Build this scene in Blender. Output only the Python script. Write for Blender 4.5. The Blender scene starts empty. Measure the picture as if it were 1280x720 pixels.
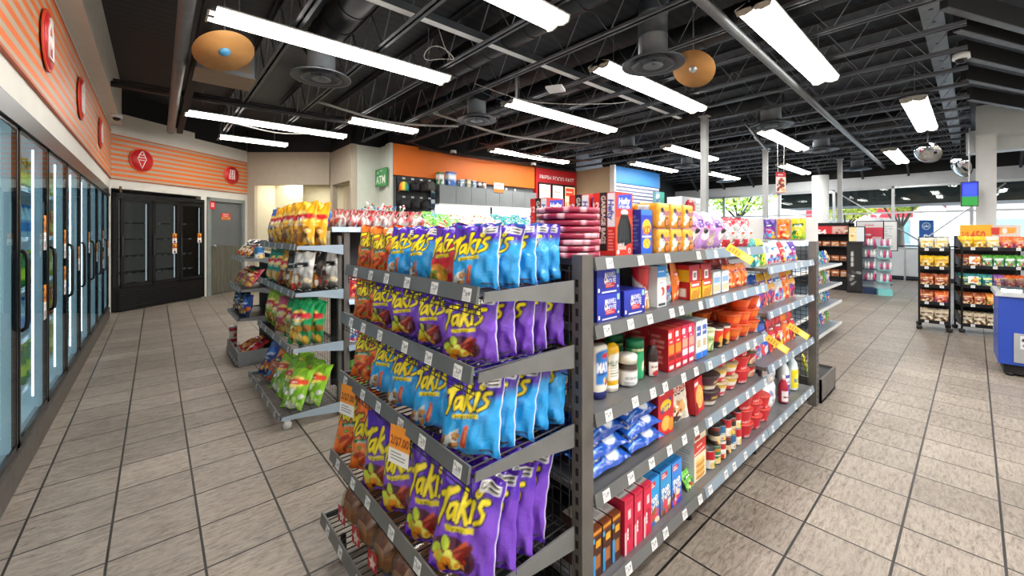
import bpy, bmesh, math, random
import numpy as np
from mathutils import Vector, Matrix

SC = bpy.context.scene
COL = SC.collection
PI = math.pi

# ------------------------------------------------------------------ colours and materials
def lin(c):
    if isinstance(c, str):
        c = c.lstrip('#')
        if len(c) == 3: c = ''.join(x + x for x in c)
        c = tuple(int(c[i:i+2], 16) / 255 for i in (0, 2, 4))
    return tuple((x / 12.92 if x <= .04045 else ((x + .055) / 1.055) ** 2.4) for x in c[:3])

MATS = {}
def pbr(name, col, rough=.5, metal=0.0, var=.08, scale=6.0, bump=0.0, emit=0.0, coat=0.0, stretch=None, ecol=None):
    """principled material whose colour is broken up by a noise texture"""
    if name in MATS: return MATS[name]
    m = bpy.data.materials.new(name); m.use_nodes = True
    nt = m.node_tree; b = nt.nodes['Principled BSDF']; lk = nt.links
    c = lin(col)
    tc = nt.nodes.new('ShaderNodeTexCoord'); nz = nt.nodes.new('ShaderNodeTexNoise')
    nz.inputs['Scale'].default_value = scale; nz.inputs['Detail'].default_value = 5
    if stretch:
        mp = nt.nodes.new('ShaderNodeMapping'); mp.inputs['Scale'].default_value = stretch
        lk.new(tc.outputs['Object'], mp.inputs[0]); lk.new(mp.outputs[0], nz.inputs['Vector'])
    else:
        lk.new(tc.outputs['Object'], nz.inputs['Vector'])
    rp = nt.nodes.new('ShaderNodeValToRGB')
    rp.color_ramp.elements[0].position = .3; rp.color_ramp.elements[1].position = .7
    rp.color_ramp.elements[0].color = (*[x * (1 - var) for x in c], 1)
    rp.color_ramp.elements[1].color = (*[min(1, x * (1 + var)) for x in c], 1)
    lk.new(nz.outputs['Fac'], rp.inputs[0]); lk.new(rp.outputs[0], b.inputs['Base Color'])
    b.inputs['Roughness'].default_value = rough; b.inputs['Metallic'].default_value = metal
    if coat: b.inputs['Coat Weight'].default_value = coat; b.inputs['Coat Roughness'].default_value = .08
    if bump:
        bp = nt.nodes.new('ShaderNodeBump'); bp.inputs['Strength'].default_value = bump; bp.inputs['Distance'].default_value = .01
        lk.new(nz.outputs['Fac'], bp.inputs['Height']); lk.new(bp.outputs[0], b.inputs['Normal'])
    if emit:
        b.inputs['Emission Color'].default_value = (*lin(ecol or col), 1); b.inputs['Emission Strength'].default_value = emit
    MATS[name] = m
    return m

def printed(name, rough=.4, coat=0.0, emit=0.0, crinkle=0.0, metal=0.0):
    """printed packaging: colours live on the mesh, a noise bump crinkles the film"""
    if name in MATS: return MATS[name]
    m = bpy.data.materials.new(name); m.use_nodes = True
    nt = m.node_tree; b = nt.nodes['Principled BSDF']; lk = nt.links
    at = nt.nodes.new('ShaderNodeVertexColor'); at.layer_name = 'Col'
    lk.new(at.outputs['Color'], b.inputs['Base Color'])
    b.inputs['Roughness'].default_value = rough; b.inputs['Metallic'].default_value = metal
    if coat: b.inputs['Coat Weight'].default_value = coat; b.inputs['Coat Roughness'].default_value = .12
    if emit:
        lk.new(at.outputs['Color'], b.inputs['Emission Color']); b.inputs['Emission Strength'].default_value = emit
    if crinkle:
        tc = nt.nodes.new('ShaderNodeTexCoord'); nz = nt.nodes.new('ShaderNodeTexNoise')
        nz.inputs['Scale'].default_value = 22; nz.inputs['Detail'].default_value = 3; nz.inputs['Distortion'].default_value = 1.2
        lk.new(tc.outputs['Object'], nz.inputs['Vector'])
        bp = nt.nodes.new('ShaderNodeBump'); bp.inputs['Strength'].default_value = crinkle; bp.inputs['Distance'].default_value = .012
        lk.new(nz.outputs['Fac'], bp.inputs['Height']); lk.new(bp.outputs[0], b.inputs['Normal'])
    MATS[name] = m
    return m

def glassy(name, tint='#e8f2f4', clear=.85, rough=.02, ior=1.45):
    """thin clear sheet: transparent with a fresnel reflection on top"""
    if name in MATS: return MATS[name]
    m = bpy.data.materials.new(name); m.use_nodes = True
    nt = m.node_tree; lk = nt.links
    for n in list(nt.nodes): nt.nodes.remove(n)
    out = nt.nodes.new('ShaderNodeOutputMaterial'); mx = nt.nodes.new('ShaderNodeMixShader')
    tr = nt.nodes.new('ShaderNodeBsdfTransparent'); gl = nt.nodes.new('ShaderNodeBsdfGlossy')
    fr = nt.nodes.new('ShaderNodeLayerWeight'); fr.inputs['Blend'].default_value = .5; pw = nt.nodes.new('ShaderNodeMath'); pw.operation = 'POWER'; pw.inputs[1].default_value = 5.0; ad = nt.nodes.new('ShaderNodeMath'); ad.operation = 'MULTIPLY_ADD'
    t = lin(tint); tr.inputs[0].default_value = (*[x for x in t], 1)
    gl.inputs['Roughness'].default_value = rough; ad.inputs[1].default_value = ior - 1
    ad.inputs[2].default_value = 1 - clear; ad.use_clamp = True
    lk.new(fr.outputs['Facing'], pw.inputs[0]); lk.new(pw.outputs[0], ad.inputs[0]); lk.new(ad.outputs[0], mx.inputs[0])
    lk.new(tr.outputs[0], mx.inputs[1]); lk.new(gl.outputs[0], mx.inputs[2]); lk.new(mx.outputs[0], out.inputs[0])
    MATS[name] = m
    return m

# ------------------------------------------------------------------ mesh builder
class MB:
    def __init__(s): s.v = []; s.f = []; s.mi = []; s.sm = []; s.c = []
    def add(s, vs, fs, mi=0, smooth=False, col=None):
        b = len(s.v); s.v.extend([tuple(map(float, p)) for p in vs])
        for f in fs: s.f.append(tuple(b + i for i in f)); s.mi.append(mi); s.sm.append(smooth)
        if col is None: s.c.extend([(.8, .8, .8)] * len(vs))
        elif isinstance(col, tuple) and not hasattr(col[0], '__len__'): s.c.extend([col] * len(vs))
        else: s.c.extend([tuple(x) for x in col])
        return s
    def box(s, x0, x1, y0, y1, z0, z1, mi=0, col=None):
        v = [(x, y, z) for z in (z0, z1) for y in (y0, y1) for x in (x0, x1)]
        return s.add(v, [(0, 2, 3, 1), (4, 5, 7, 6), (0, 1, 5, 4), (2, 6, 7, 3), (0, 4, 6, 2), (1, 3, 7, 5)], mi, False, col)
    def obox(s, c, ax, ay, az, mi=0, col=None):
        c = Vector(c); ax = Vector(ax); ay = Vector(ay); az = Vector(az)
        v = [c + ax * i + ay * j + az * k for k in (-1, 1) for j in (-1, 1) for i in (-1, 1)]
        return s.add(v, [(0, 2, 3, 1), (4, 5, 7, 6), (0, 1, 5, 4), (2, 6, 7, 3), (0, 4, 6, 2), (1, 3, 7, 5)], mi, False, col)
    def bar(s, p, q, w, h, mi=0, up=(0, 0, 1)):
        p = Vector(p); q = Vector(q); d = q - p; L = d.length; d.normalize()
        u = Vector(up)
        if abs(d.dot(u)) > .98: u = Vector((1, 0, 0))
        r = d.cross(u).normalized(); u = r.cross(d).normalized()
        return s.obox((p + q) / 2, d * L / 2, r * w / 2, u * h / 2, mi)
    def tube(s, p, q, r, n=8, r2=None, mi=0, caps=True, col=None):
        p = Vector(p); q = Vector(q); d = (q - p).normalized(); r2 = r if r2 is None else r2
        u = Vector((0, 0, 1)) if abs(d.z) < .95 else Vector((1, 0, 0))
        a = d.cross(u).normalized(); b = d.cross(a)
        vs = []
        for (o, rr) in ((p, r), (q, r2)):
            for i in range(n):
                t = 2 * PI * i / n; vs.append(o + a * (rr * math.cos(t)) + b * (rr * math.sin(t)))
        fs = [(i, (i + 1) % n, n + (i + 1) % n, n + i) for i in range(n)]
        s.add(vs, fs, mi, n > 6, col)
        if caps: 
            s.add(vs[:n], [tuple(range(n))[::-1]], mi, False, col); s.add(vs[n:], [tuple(range(n))], mi, False, col)
        return s
    def path(s, pts, r, n=6, mi=0, col=None):
        pts = [Vector(p) for p in pts]; rings = []; a = None
        for i, p in enumerate(pts):
            d = (pts[min(i + 1, len(pts) - 1)] - pts[max(i - 1, 0)]).normalized()
            if a is None:
                u = Vector((0, 0, 1)) if abs(d.z) < .95 else Vector((1, 0, 0)); a = d.cross(u).normalized()
            else: a = (a - d * a.dot(d)).normalized()
            b = d.cross(a); rings.append([p + a * (r * math.cos(2 * PI * k / n)) + b * (r * math.sin(2 * PI * k / n)) for k in range(n)])
        vs = [v for R in rings for v in R]
        fs = [(i * n + k, i * n + (k + 1) % n, (i + 1) * n + (k + 1) % n, (i + 1) * n + k) for i in range(len(pts) - 1) for k in range(n)]
        fs += [tuple(range(n))[::-1], tuple(len(vs) - n + k for k in range(n))]
        return s.add(vs, fs, mi, True, col)
    def lathe(s, prof, n=20, c=(0, 0, 0), mi=0, smooth=True, col=None, sx=1, sy=1, close=True):
        vs = []; 
        for (r, z) in prof:
            for i in range(n):
                t = 2 * PI * i / n; vs.append((c[0] + r * sx * math.cos(t), c[1] + r * sy * math.sin(t), c[2] + z))
        fs = [(j * n + i, j * n + (i + 1) % n, (j + 1) * n + (i + 1) % n, (j + 1) * n + i) for j in range(len(prof) - 1) for i in range(n)]
        if close: fs += [tuple(range(n))[::-1], tuple((len(prof) - 1) * n + i for i in range(n))]
        return s.add(vs, fs, mi, smooth, col)
    def prism(s, poly, axis, a0, a1, mi=0, col=None):
        """poly: 2-D points; axis 'x','y' or 'z' is the extrusion direction"""
        n = len(poly)
        def P(p, a): return {'x': (a, p[0], p[1]), 'y': (p[0], a, p[1]), 'z': (p[0], p[1], a)}[axis]
        vs = [P(p, a0) for p in poly] + [P(p, a1) for p in poly]
        fs = [(i, (i + 1) % n, n + (i + 1) % n, n + i) for i in range(n)] + [tuple(range(n))[::-1], tuple(n + i for i in range(n))]
        return s.add(vs, fs, mi, False, col)
    def grid(s, P, col=None, mi=0, smooth=True, flip=False):
        """P: array (ny, nx, 3)"""
        ny, nx = P.shape[:2]; b = len(s.v)
        fs = [(j * nx + i, j * nx + i + 1, (j + 1) * nx + i + 1, (j + 1) * nx + i) for j in range(ny - 1) for i in range(nx - 1)]
        if flip: fs = [f[::-1] for f in fs]
        c = None if col is None else ([tuple(x) for x in col.reshape(-1, 3)] if hasattr(col, 'reshape') else col)
        return s.add(P.reshape(-1, 3).tolist(), fs, mi, smooth, c)
    def mesh(s, name, fix=True):
        me = bpy.data.meshes.new(name); me.from_pydata(s.v, [], s.f)
        me.polygons.foreach_set('material_index', s.mi); me.polygons.foreach_set('use_smooth', s.sm)
        at = me.color_attributes.new('Col', 'FLOAT_COLOR', 'POINT')
        a = np.ones((len(s.v), 4), np.float32); a[:, :3] = np.array(s.c, np.float32).reshape(-1, 3)
        at.data.foreach_set('color', a.ravel())
        if fix and len(s.f) < 4000:
            bm = bmesh.new(); bm.from_mesh(me); bmesh.ops.recalc_face_normals(bm, faces=bm.faces); bm.to_mesh(me); bm.free()
        me.update()
        return me
    def build(s, name, mats, parent=None, loc=(0, 0, 0), rot=(0, 0, 0)):
        return link(name, s.mesh(name), mats, parent, loc, rot)

def link(name, me, mats, parent=None, loc=(0, 0, 0), rot=(0, 0, 0)):
    if mats is not None and len(me.materials) == 0:
        for m in (mats if isinstance(mats, (list, tuple)) else [mats]): me.materials.append(m)
    o = bpy.data.objects.new(name, me); COL.objects.link(o)
    o.location = loc; o.rotation_euler = rot
    if parent is not None: o.parent = parent
    return o

SEEN_LABELS = {}
def tag(o, label, cat, group=None, kind=None):
    o['label'] = label; o['category'] = cat
    if group: o['group'] = group
    if kind: o['kind'] = kind
    n = len(label.split())
    if n < 4 or n > 16: print('LABEL LENGTH', n, label)
    if label in SEEN_LABELS and not (group and SEEN_LABELS[label] == group): print('SAME LABEL', label)
    SEEN_LABELS[label] = group
    return o
def empty(name, loc=(0, 0, 0), rz=0.0):
    o = bpy.data.objects.new(name, None); COL.objects.link(o)
    o.location = loc; o.rotation_euler = (0, 0, rz); o.empty_display_size = .1
    return o
def struct(o, label=None):
    o['kind'] = 'structure'
    if label: o['label'] = label
    return o

class Kind:
    """one kind of product: a root mesh with optional child parts, copied by placing it again"""
    def __init__(s, name, me, mats, parts=()):
        s.name = name; s.me = me; s.mats = mats; s.parts = parts   # parts: (name, mesh, mats, sub parts)
    def put(s, label, cat, loc, rz=0.0, rx=0.0, ry=0.0, group=None, sc=1.0):
        o = link(s.name, s.me, s.mats, None, loc, (rx, ry, rz))
        if sc != 1.0: o.scale = (sc, sc, sc) if not hasattr(sc, '__len__') else sc
        for p in s.parts:
            c = link(p[0], p[1], p[2], o)
            for q in (p[3] if len(p) > 3 else ()): link(q[0], q[1], q[2], c)
        return tag(o, label, cat, group)

ORD = ['first', 'second', 'third', 'fourth', 'fifth', 'sixth', 'seventh', 'eighth', 'ninth', 'tenth', 'eleventh', 'twelfth',
       'thirteenth', 'fourteenth', 'fifteenth', 'sixteenth', 'seventeenth', 'eighteenth', 'nineteenth', 'twentieth', 'twenty-first', 'twenty-second', 'twenty-third', 'twenty-fourth']

# ------------------------------------------------------------------ print canvas (drawn per product, then sampled onto mesh vertices)
GL = {}
def glyphs(txt, bold=0.0, shear=0.0):
    k = (txt, round(bold, 3), round(shear, 2))
    if k in GL: return GL[k]
    cu = bpy.data.curves.new('t', 'FONT'); cu.body = txt; cu.align_x = 'LEFT'; cu.offset = bold; cu.shear = shear; cu.resolution_u = 3
    ob = bpy.data.objects.new('t', cu); me = ob.to_mesh(); me.calc_loop_triangles()
    v = np.array([p.co[:2] for p in me.vertices], float).reshape(-1, 2)
    t = np.array([q.vertices[:] for q in me.loop_triangles], int).reshape(-1, 3)
    ob.to_mesh_clear(); bpy.data.objects.remove(ob); bpy.data.curves.remove(cu)
    if len(v):
        lo, hi = v.min(0), v.max(0); v = v - [(lo[0] + hi[0]) / 2, 0]; v[:, 1] -= .345      # cap height is about .69
        r = (v / .69, t, (hi[0] - lo[0]) / .69)
    else: r = (v, t, 0)
    GL[k] = r
    return r

UNREAD = set('Please NOTICE SALE promo menu Pizza BLACK BARS HOT MIX mix Soup Beans Chili Tuna Broth CLEAN OXI Kettle Chips Lime soft spread syrup CHEESE NEW Aunt Pancake ONLY Salt fresh Jolly Peach Gummy WORMS mints Apple Cool Cocoa Cherry CORN NUTS CHEE SEA OAT VEG Ramen Sani DORITO BANK Noodle biscuits ketchup'.split())
class Cv:
    def __init__(s, w, h, nx, ny, bg='#ffffff', ss=3):
        s.w, s.h, s.nx, s.ny, s.ss = w, h, nx, ny, ss
        s.W, s.H = nx * ss, ny * ss
        s.a = np.empty((s.H, s.W, 3)); s.a[:] = lin(bg)
        s.x = (np.arange(s.W) + .5) / s.W * w; s.y = (np.arange(s.H) + .5) / s.H * h
        s.X, s.Y = np.meshgrid(s.x, s.y)
    def m(s, mask, col, al=1.0):
        c = np.array(lin(col))
        s.a[mask] = s.a[mask] * (1 - al) + c * al; return s
    def rect(s, x0, y0, x1, y1, col, al=1.0): return s.m((s.X >= x0) & (s.X <= x1) & (s.Y >= y0) & (s.Y <= y1), col, al)
    def ell(s, cx, cy, rx, ry, col, rot=0.0, al=1.0, ring=None):
        c, q = math.cos(rot), math.sin(rot); dx, dy = s.X - cx, s.Y - cy
        u, v = (dx * c + dy * q) / rx, (-dx * q + dy * c) / ry; d = u * u + v * v
        mk = d <= 1
        if ring: mk &= d >= ring * ring
        return s.m(mk, col, al)
    def poly(s, pts, col, al=1.0):
        mk = np.zeros_like(s.X, bool); n = len(pts)
        for i in range(n):
            x0, y0 = pts[i]; x1, y1 = pts[(i + 1) % n]
            if y0 == y1: continue
            mk ^= ((s.Y > min(y0, y1)) & (s.Y <= max(y0, y1)) & (s.X < (s.Y - y0) * (x1 - x0) / (y1 - y0) + x0))
        return s.m(mk, col, al)
    def grad(s, c0, c1, y0=0.0, y1=None, x0=None, x1=None):
        y1 = s.h if y1 is None else y1
        t = np.clip((s.Y - y0) / (y1 - y0), 0, 1)[..., None]
        g = np.array(lin(c0)) * (1 - t) + np.array(lin(c1)) * t
        mk = (s.Y >= y0) & (s.Y <= y1)
        if x0 is not None: mk &= (s.X >= x0) & (s.X <= x1)
        s.a[mk] = g[mk]; return s
    def stroke(s, pts, w0, w1, col, grow=0.0):
        mk = np.zeros_like(s.X, bool); n = len(pts) - 1
        for i in range(n):
            (ax, ay), (bx, by) = pts[i], pts[i + 1]; dx, dy = bx - ax, by - ay; L = dx * dx + dy * dy + 1e-9
            t = np.clip(((s.X - ax) * dx + (s.Y - ay) * dy) / L, 0, 1)
            r = w0 + (w1 - w0) * (i + t) / n + grow
            mk |= (s.X - ax - t * dx) ** 2 + (s.Y - ay - t * dy) ** 2 <= r * r
        return s.m(mk, col)
    def text(s, txt, cx, cy, hgt, col, bold=.015, shear=0.0, rot=0.0, out=None, outc='#000000', maxw=None, sx=1.0):
        if txt in UNREAD:      # small print that cannot be read: a scribbled bar
            W = min(maxw or 9e9, len(txt) * hgt * .6); q = random.Random(len(txt)); x = -W / 2; cr, sr = math.cos(rot), math.sin(rot)
            while x < W / 2 - .1 * hgt:
                e = min(x + hgt * q.uniform(.25, .7), W / 2); s.stroke([(cx + x * cr - hgt * .35 * sr, cy + x * sr + hgt * .35 * cr), (cx + e * cr - hgt * .35 * sr, cy + e * sr + hgt * .35 * cr)], hgt * .2, hgt * .16, col); x = e + hgt * .45
            return s
        w = glyphs(txt, bold, shear)[2] * hgt * sx
        if maxw and w > maxw: sx *= maxw / w
        for (bd, c) in (((bold + out, outc),) if out else ()) + ((bold, col),):
            v, t, _ = glyphs(txt, bd, shear)
            if len(v) == 0: continue
            p = v * [hgt * sx, hgt]; cr, sr = math.cos(rot), math.sin(rot)
            p = np.stack([p[:, 0] * cr - p[:, 1] * sr + cx, p[:, 0] * sr + p[:, 1] * cr + cy], 1) * [s.W / s.w, s.H / s.h] - .5
            cc = np.array(lin(c))
            for a, b, d in p[t]:
                x0 = max(int(math.ceil(min(a[0], b[0], d[0]))), 0); x1 = min(int(max(a[0], b[0], d[0])), s.W - 1)
                y0 = max(int(math.ceil(min(a[1], b[1], d[1]))), 0); y1 = min(int(max(a[1], b[1], d[1])), s.H - 1)
                if x1 < x0 or y1 < y0: continue
                gx, gy = np.meshgrid(np.arange(x0, x1 + 1), np.arange(y0, y1 + 1))
                e = lambda P, Q: (Q[0] - P[0]) * (gy - P[1]) - (Q[1] - P[1]) * (gx - P[0])
                e0, e1, e2 = e(a, b), e(b, d), e(d, a)
                mk = ((e0 >= -1e-6) & (e1 >= -1e-6) & (e2 >= -1e-6)) | ((e0 <= 1e-6) & (e1 <= 1e-6) & (e2 <= 1e-6))
                sub = s.a[y0:y1 + 1, x0:x1 + 1]; sub[mk] = cc
        return s
    def blobs(s, x0, y0, x1, y1, cols, n, r, seed=1, asp=1.6):
        q = random.Random(seed)
        for i in range(n):
            a = r * q.uniform(.5, 1.2)
            s.ell(q.uniform(x0, x1), q.uniform(y0, y1), a * asp, a, q.choice(cols), q.uniform(0, PI))
        return s
    def lines(s, x0, y0, x1, y1, col, n=4, thick=.4, seed=1):
        q = random.Random(seed); st = (y1 - y0) / n
        for i in range(n):
            yy = y1 - (i + .5) * st
            s.rect(x0, yy - st * thick / 2, x0 + (x1 - x0) * q.uniform(.6, 1), yy + st * thick / 2, col)
        return s
    def bars(s, x0, y0, x1, y1, seed=1):
        s.rect(x0, y0, x1, y1, '#ffffff'); q = random.Random(seed); x = x0 + .1
        while x < x1 - .1:
            w = q.uniform(.03, .12) * (x1 - x0) / 2; s.rect(x, y0 + .1, min(x + w, x1), y1 - .1, '#222222'); x += w + q.uniform(.03, .1) * (x1 - x0) / 2
        return s
    def out(s):
        return s.a.reshape(s.ny, s.ss, s.nx, s.ss, 3).mean(axis=(1, 3))
# ================================================================== camera
CT, ST = .65965, .75157            # viewing direction on the floor plan
cam = bpy.data.cameras.new('camera'); cam.sensor_width = 36; cam.lens = 14.265; cam.shift_y = -.0547
cam.clip_start = .02; cam.clip_end = 200
co = bpy.data.objects.new('camera', cam); COL.objects.link(co)
co.location = (0, 0, 1.45); co.rotation_euler = (PI / 2, 0, math.atan2(ST, CT) - PI / 2)
SC.camera = co

# ================================================================== materials of the shell
def floor_material():
    m = bpy.data.materials.new('stone_tile'); m.use_nodes = True
    nt = m.node_tree; b = nt.nodes['Principled BSDF']; lk = nt.links
    tc = nt.nodes.new('ShaderNodeTexCoord')
    mp = nt.nodes.new('ShaderNodeMapping'); mp.inputs['Location'].default_value = (-.162 + .325 * 40, -.235 + .325 * 40, 0)
    lk.new(tc.outputs['Object'], mp.inputs[0])
    br = nt.nodes.new('ShaderNodeTexBrick'); br.offset = 0; br.squash = 1
    br.inputs['Scale'].default_value = 1; br.inputs['Brick Width'].default_value = .325; br.inputs['Row Height'].default_value = .325
    br.inputs['Mortar Size'].default_value = .0058; br.inputs['Mortar Smooth'].default_value = .25
    br.inputs['Color1'].default_value = (.82, .81, .80, 1); br.inputs['Color2'].default_value = (1.14, 1.13, 1.12, 1); br.inputs['Mortar'].default_value = (1, 1, 1, 1)
    lk.new(mp.outputs[0], br.inputs['Vector'])
    # chiselled streaks along one direction, shifted from tile to tile
    sep = nt.nodes.new('ShaderNodeVectorMath'); sep.operation = 'MULTIPLY'; sep.inputs[1].default_value = (1, 1, 0)
    lk.new(tc.outputs['Object'], sep.inputs[0])
    add = nt.nodes.new('ShaderNodeVectorMath'); add.operation = 'ADD'
    sc = nt.nodes.new('ShaderNodeVectorMath'); sc.operation = 'SCALE'; sc.inputs['Scale'].default_value = 3.0
    lk.new(br.outputs['Color'], sc.inputs[0]); lk.new(sep.outputs[0], add.inputs[0]); lk.new(sc.outputs[0], add.inputs[1])
    m2 = nt.nodes.new('ShaderNodeMapping'); m2.inputs['Scale'].default_value = (14, 60, 1); m2.inputs['Rotation'].default_value = (0, 0, .05)
    lk.new(add.outputs[0], m2.inputs[0])
    n1 = nt.nodes.new('ShaderNodeTexNoise'); n1.inputs['Scale'].default_value = 1; n1.inputs['Detail'].default_value = 8; n1.inputs['Roughness'].default_value = .82; n1.inputs['Distortion'].default_value = .6
    lk.new(m2.outputs[0], n1.inputs['Vector'])
    n2 = nt.nodes.new('ShaderNodeTexNoise'); n2.inputs['Scale'].default_value = 1.4; n2.inputs['Detail'].default_value = 4
    lk.new(tc.outputs['Object'], n2.inputs['Vector'])
    rp = nt.nodes.new('ShaderNodeValToRGB'); e = rp.color_ramp.elements
    e[0].position = .3; e[0].color = (*lin('#38332e'), 1); e[1].position = .55; e[1].color = (*lin('#8f867c'), 1)
    q = e.new(.42); q.color = (*lin('#746b62'), 1); q = e.new(.75); q.color = (*lin('#968d83'), 1)
    lk.new(n1.outputs['Fac'], rp.inputs[0])
    mul = nt.nodes.new('ShaderNodeMix'); mul.data_type = 'RGBA'; mul.blend_type = 'MULTIPLY'; mul.inputs['Factor'].default_value = .8
    lk.new(rp.outputs[0], mul.inputs['A']); lk.new(br.outputs['Color'], mul.inputs['B'])
    r2 = nt.nodes.new('ShaderNodeValToRGB'); r2.color_ramp.elements[0].position = .35; r2.color_ramp.elements[0].color = (.72, .70, .68, 1); r2.color_ramp.elements[1].position = .65; r2.color_ramp.elements[1].color = (1.05, 1.04, 1.03, 1)
    lk.new(n2.outputs['Fac'], r2.inputs[0])
    m3 = nt.nodes.new('ShaderNodeMix'); m3.data_type = 'RGBA'; m3.blend_type = 'MULTIPLY'; m3.inputs['Factor'].default_value = .7
    lk.new(mul.outputs['Result'], m3.inputs['A']); lk.new(r2.outputs[0], m3.inputs['B'])
    m4 = nt.nodes.new('ShaderNodeMix'); m4.data_type = 'RGBA'; m4.inputs['B'].default_value = (*lin('#1c1917'), 1)
    lk.new(br.outputs['Fac'], m4.inputs['Factor']); lk.new(m3.outputs['Result'], m4.inputs['A'])
    lk.new(m4.outputs['Result'], b.inputs['Base Color'])
    b.inputs['Roughness'].default_value = .42
    bp = nt.nodes.new('ShaderNodeBump'); bp.inputs['Strength'].default_value = .35; bp.inputs['Distance'].default_value = .004
    lk.new(n1.outputs['Fac'], bp.inputs['Height']); lk.new(bp.outputs[0], b.inputs['Normal'])
    return m

def stripe_material(name, axis, period, c0, c1, duty=.5, off=0.0, rough=.5, emit=0.0):
    m = bpy.data.materials.new(name); m.use_nodes = True
    nt = m.node_tree; b = nt.nodes['Principled BSDF']; lk = nt.links
    tc = nt.nodes.new('ShaderNodeTexCoord'); sp = nt.nodes.new('ShaderNodeSeparateXYZ'); lk.new(tc.outputs['Object'], sp.inputs[0])
    a = nt.nodes.new('ShaderNodeMath'); a.operation = 'MULTIPLY_ADD'; a.inputs[1].default_value = 1 / period; a.inputs[2].default_value = off
    lk.new(sp.outputs[axis], a.inputs[0])
    f = nt.nodes.new('ShaderNodeMath'); f.operation = 'FRACT'; lk.new(a.outputs[0], f.inputs[0])
    g = nt.nodes.new('ShaderNodeMath'); g.operation = 'GREATER_THAN'; g.inputs[1].default_value = duty; lk.new(f.outputs[0], g.inputs[0])
    mx = nt.nodes.new('ShaderNodeMix'); mx.data_type = 'RGBA'; lk.new(g.outputs[0], mx.inputs['Factor'])
    mx.inputs['A'].default_value = (*lin(c0), 1); mx.inputs['B'].default_value = (*lin(c1), 1)
    lk.new(mx.outputs['Result'], b.inputs['Base Color']); b.inputs['Roughness'].default_value = rough
    if emit: lk.new(mx.outputs['Result'], b.inputs['Emission Color']); b.inputs['Emission Strength'].default_value = emit
    return m

M_floor = floor_material()
M_deck = stripe_material('steel_deck', 1, .15, '#202328', '#2a2e34', .5, 0, .6)
M_white = pbr('painted_wall', '#d8d5cc', .7, var=.03)
M_cream = pbr('cream_wall', '#cfc9b4', .7, var=.04)
M_taupe = pbr('taupe_wall', '#b5a996', .7, var=.04)
M_sage = pbr('pale_sage_wall', '#ccd0c4', .7, var=.03)
M_band = stripe_material('striped_band', 2, .0915, '#e26a16', '#b0a088', .52, .1)
M_orange = pbr('orange_panel', '#f07818', .5, var=.04, scale=2)
M_black = pbr('black_metal', '#141416', .42, .3, var=.15)
M_blackmat = pbr('matte_black', '#101012', .7, var=.2)
M_charc = pbr('charcoal_steel', '#3a3a3d', .55, .25, var=.2, scale=9)
M_joist = pbr('grey_painted_steel', '#5e6268', .5, .2, var=.2, scale=8)
M_web = pbr('web_steel', '#8c9198', .5, .2, var=.2)
M_duct = pbr('duct_steel', '#4a5056', .45, .35, var=.2, scale=5)
M_ductlight = pbr('light_duct_steel', '#7c8389', .45, .3, var=.15, scale=5)
M_pipe = pbr('grey_pipe', '#74787b', .4, .4, var=.12, scale=5)
M_alu = pbr('aluminium', '#c2c6c8', .35, .7, var=.06)
M_whitepaint = pbr('white_enamel', '#e9ebea', .4, var=.03)
M_post = pbr('pole_paint', '#a9abab', .45, .2, var=.08)
M_base = pbr('black_base', '#1d1c1c', .5, var=.2)
M_door = pbr('grey_door', '#626668', .5, var=.06, scale=3)
M_kick = pbr('brushed_kick_plate', '#7c7c72', .35, .6, var=.2, scale=20, stretch=(1, 1, .1))
M_lens = pbr('lamp_lens', '#ffffff', .4, var=.0, emit=13.0, ecol='#fffaf2')
M_red = pbr('sign_red', '#d41f26', .45, var=.04)
M_signwhite = pbr('sign_white', '#f6f4ef', .5, var=.02)
M_glass = glassy('window_glass', '#f0f6f6', .97)
M_cooler = glassy('cooler_glass', '#d4e4ea', .97, .02, 1.42)
M_tan = pbr('tan_board', '#c08a4c', .6, var=.08, scale=12)
P_sign = printed('printed_sign', .5)
P_lit = printed('lit_print', .5, emit=.9)

# ================================================================== shell
b = MB(); b.box(-1.6, 17.2, -4.2, 13.5, -.06, 0); struct(b.build('floor', M_floor))
b = MB(); b.box(-1.6, 17.4, -4.2, 13.5, 4.05, 4.12); struct(b.build('ceiling', M_deck))
XL = -.62
b = MB(); b.box(XL - .1, XL, -4.2, 10.15, 2.2, 4.05); b.box(XL - .95, XL - .85, -4.2, 10.15, 0, 2.2); b.box(XL - .85, XL, 1.06, 1.1, 0, 2.2); b.box(XL - .1, XL, -4.2, 1.1, 0, 2.2); b.box(XL - .85, XL - .02, 9.78, 10.15, 0, 2.2)
struct(b.build('wall_left', M_white))
b = MB(); b.box(XL - .02, XL + .16, 2.0, 10.05, 3.36, 4.05); struct(b.build('trim_1', M_white))
b = MB(); b.box(XL, XL + .02, -2, 10.12, 2.42, 3.25); struct(b.build('trim_2', M_band))
b = MB(); b.box(XL, XL + .024, -2, 10.12, 2.405, 2.425); b.box(XL, XL + .024, -2, 10.12, 3.245, 3.26); struct(b.build('trim_3', pbr('band_edge', '#b8521e', .5)))
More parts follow.
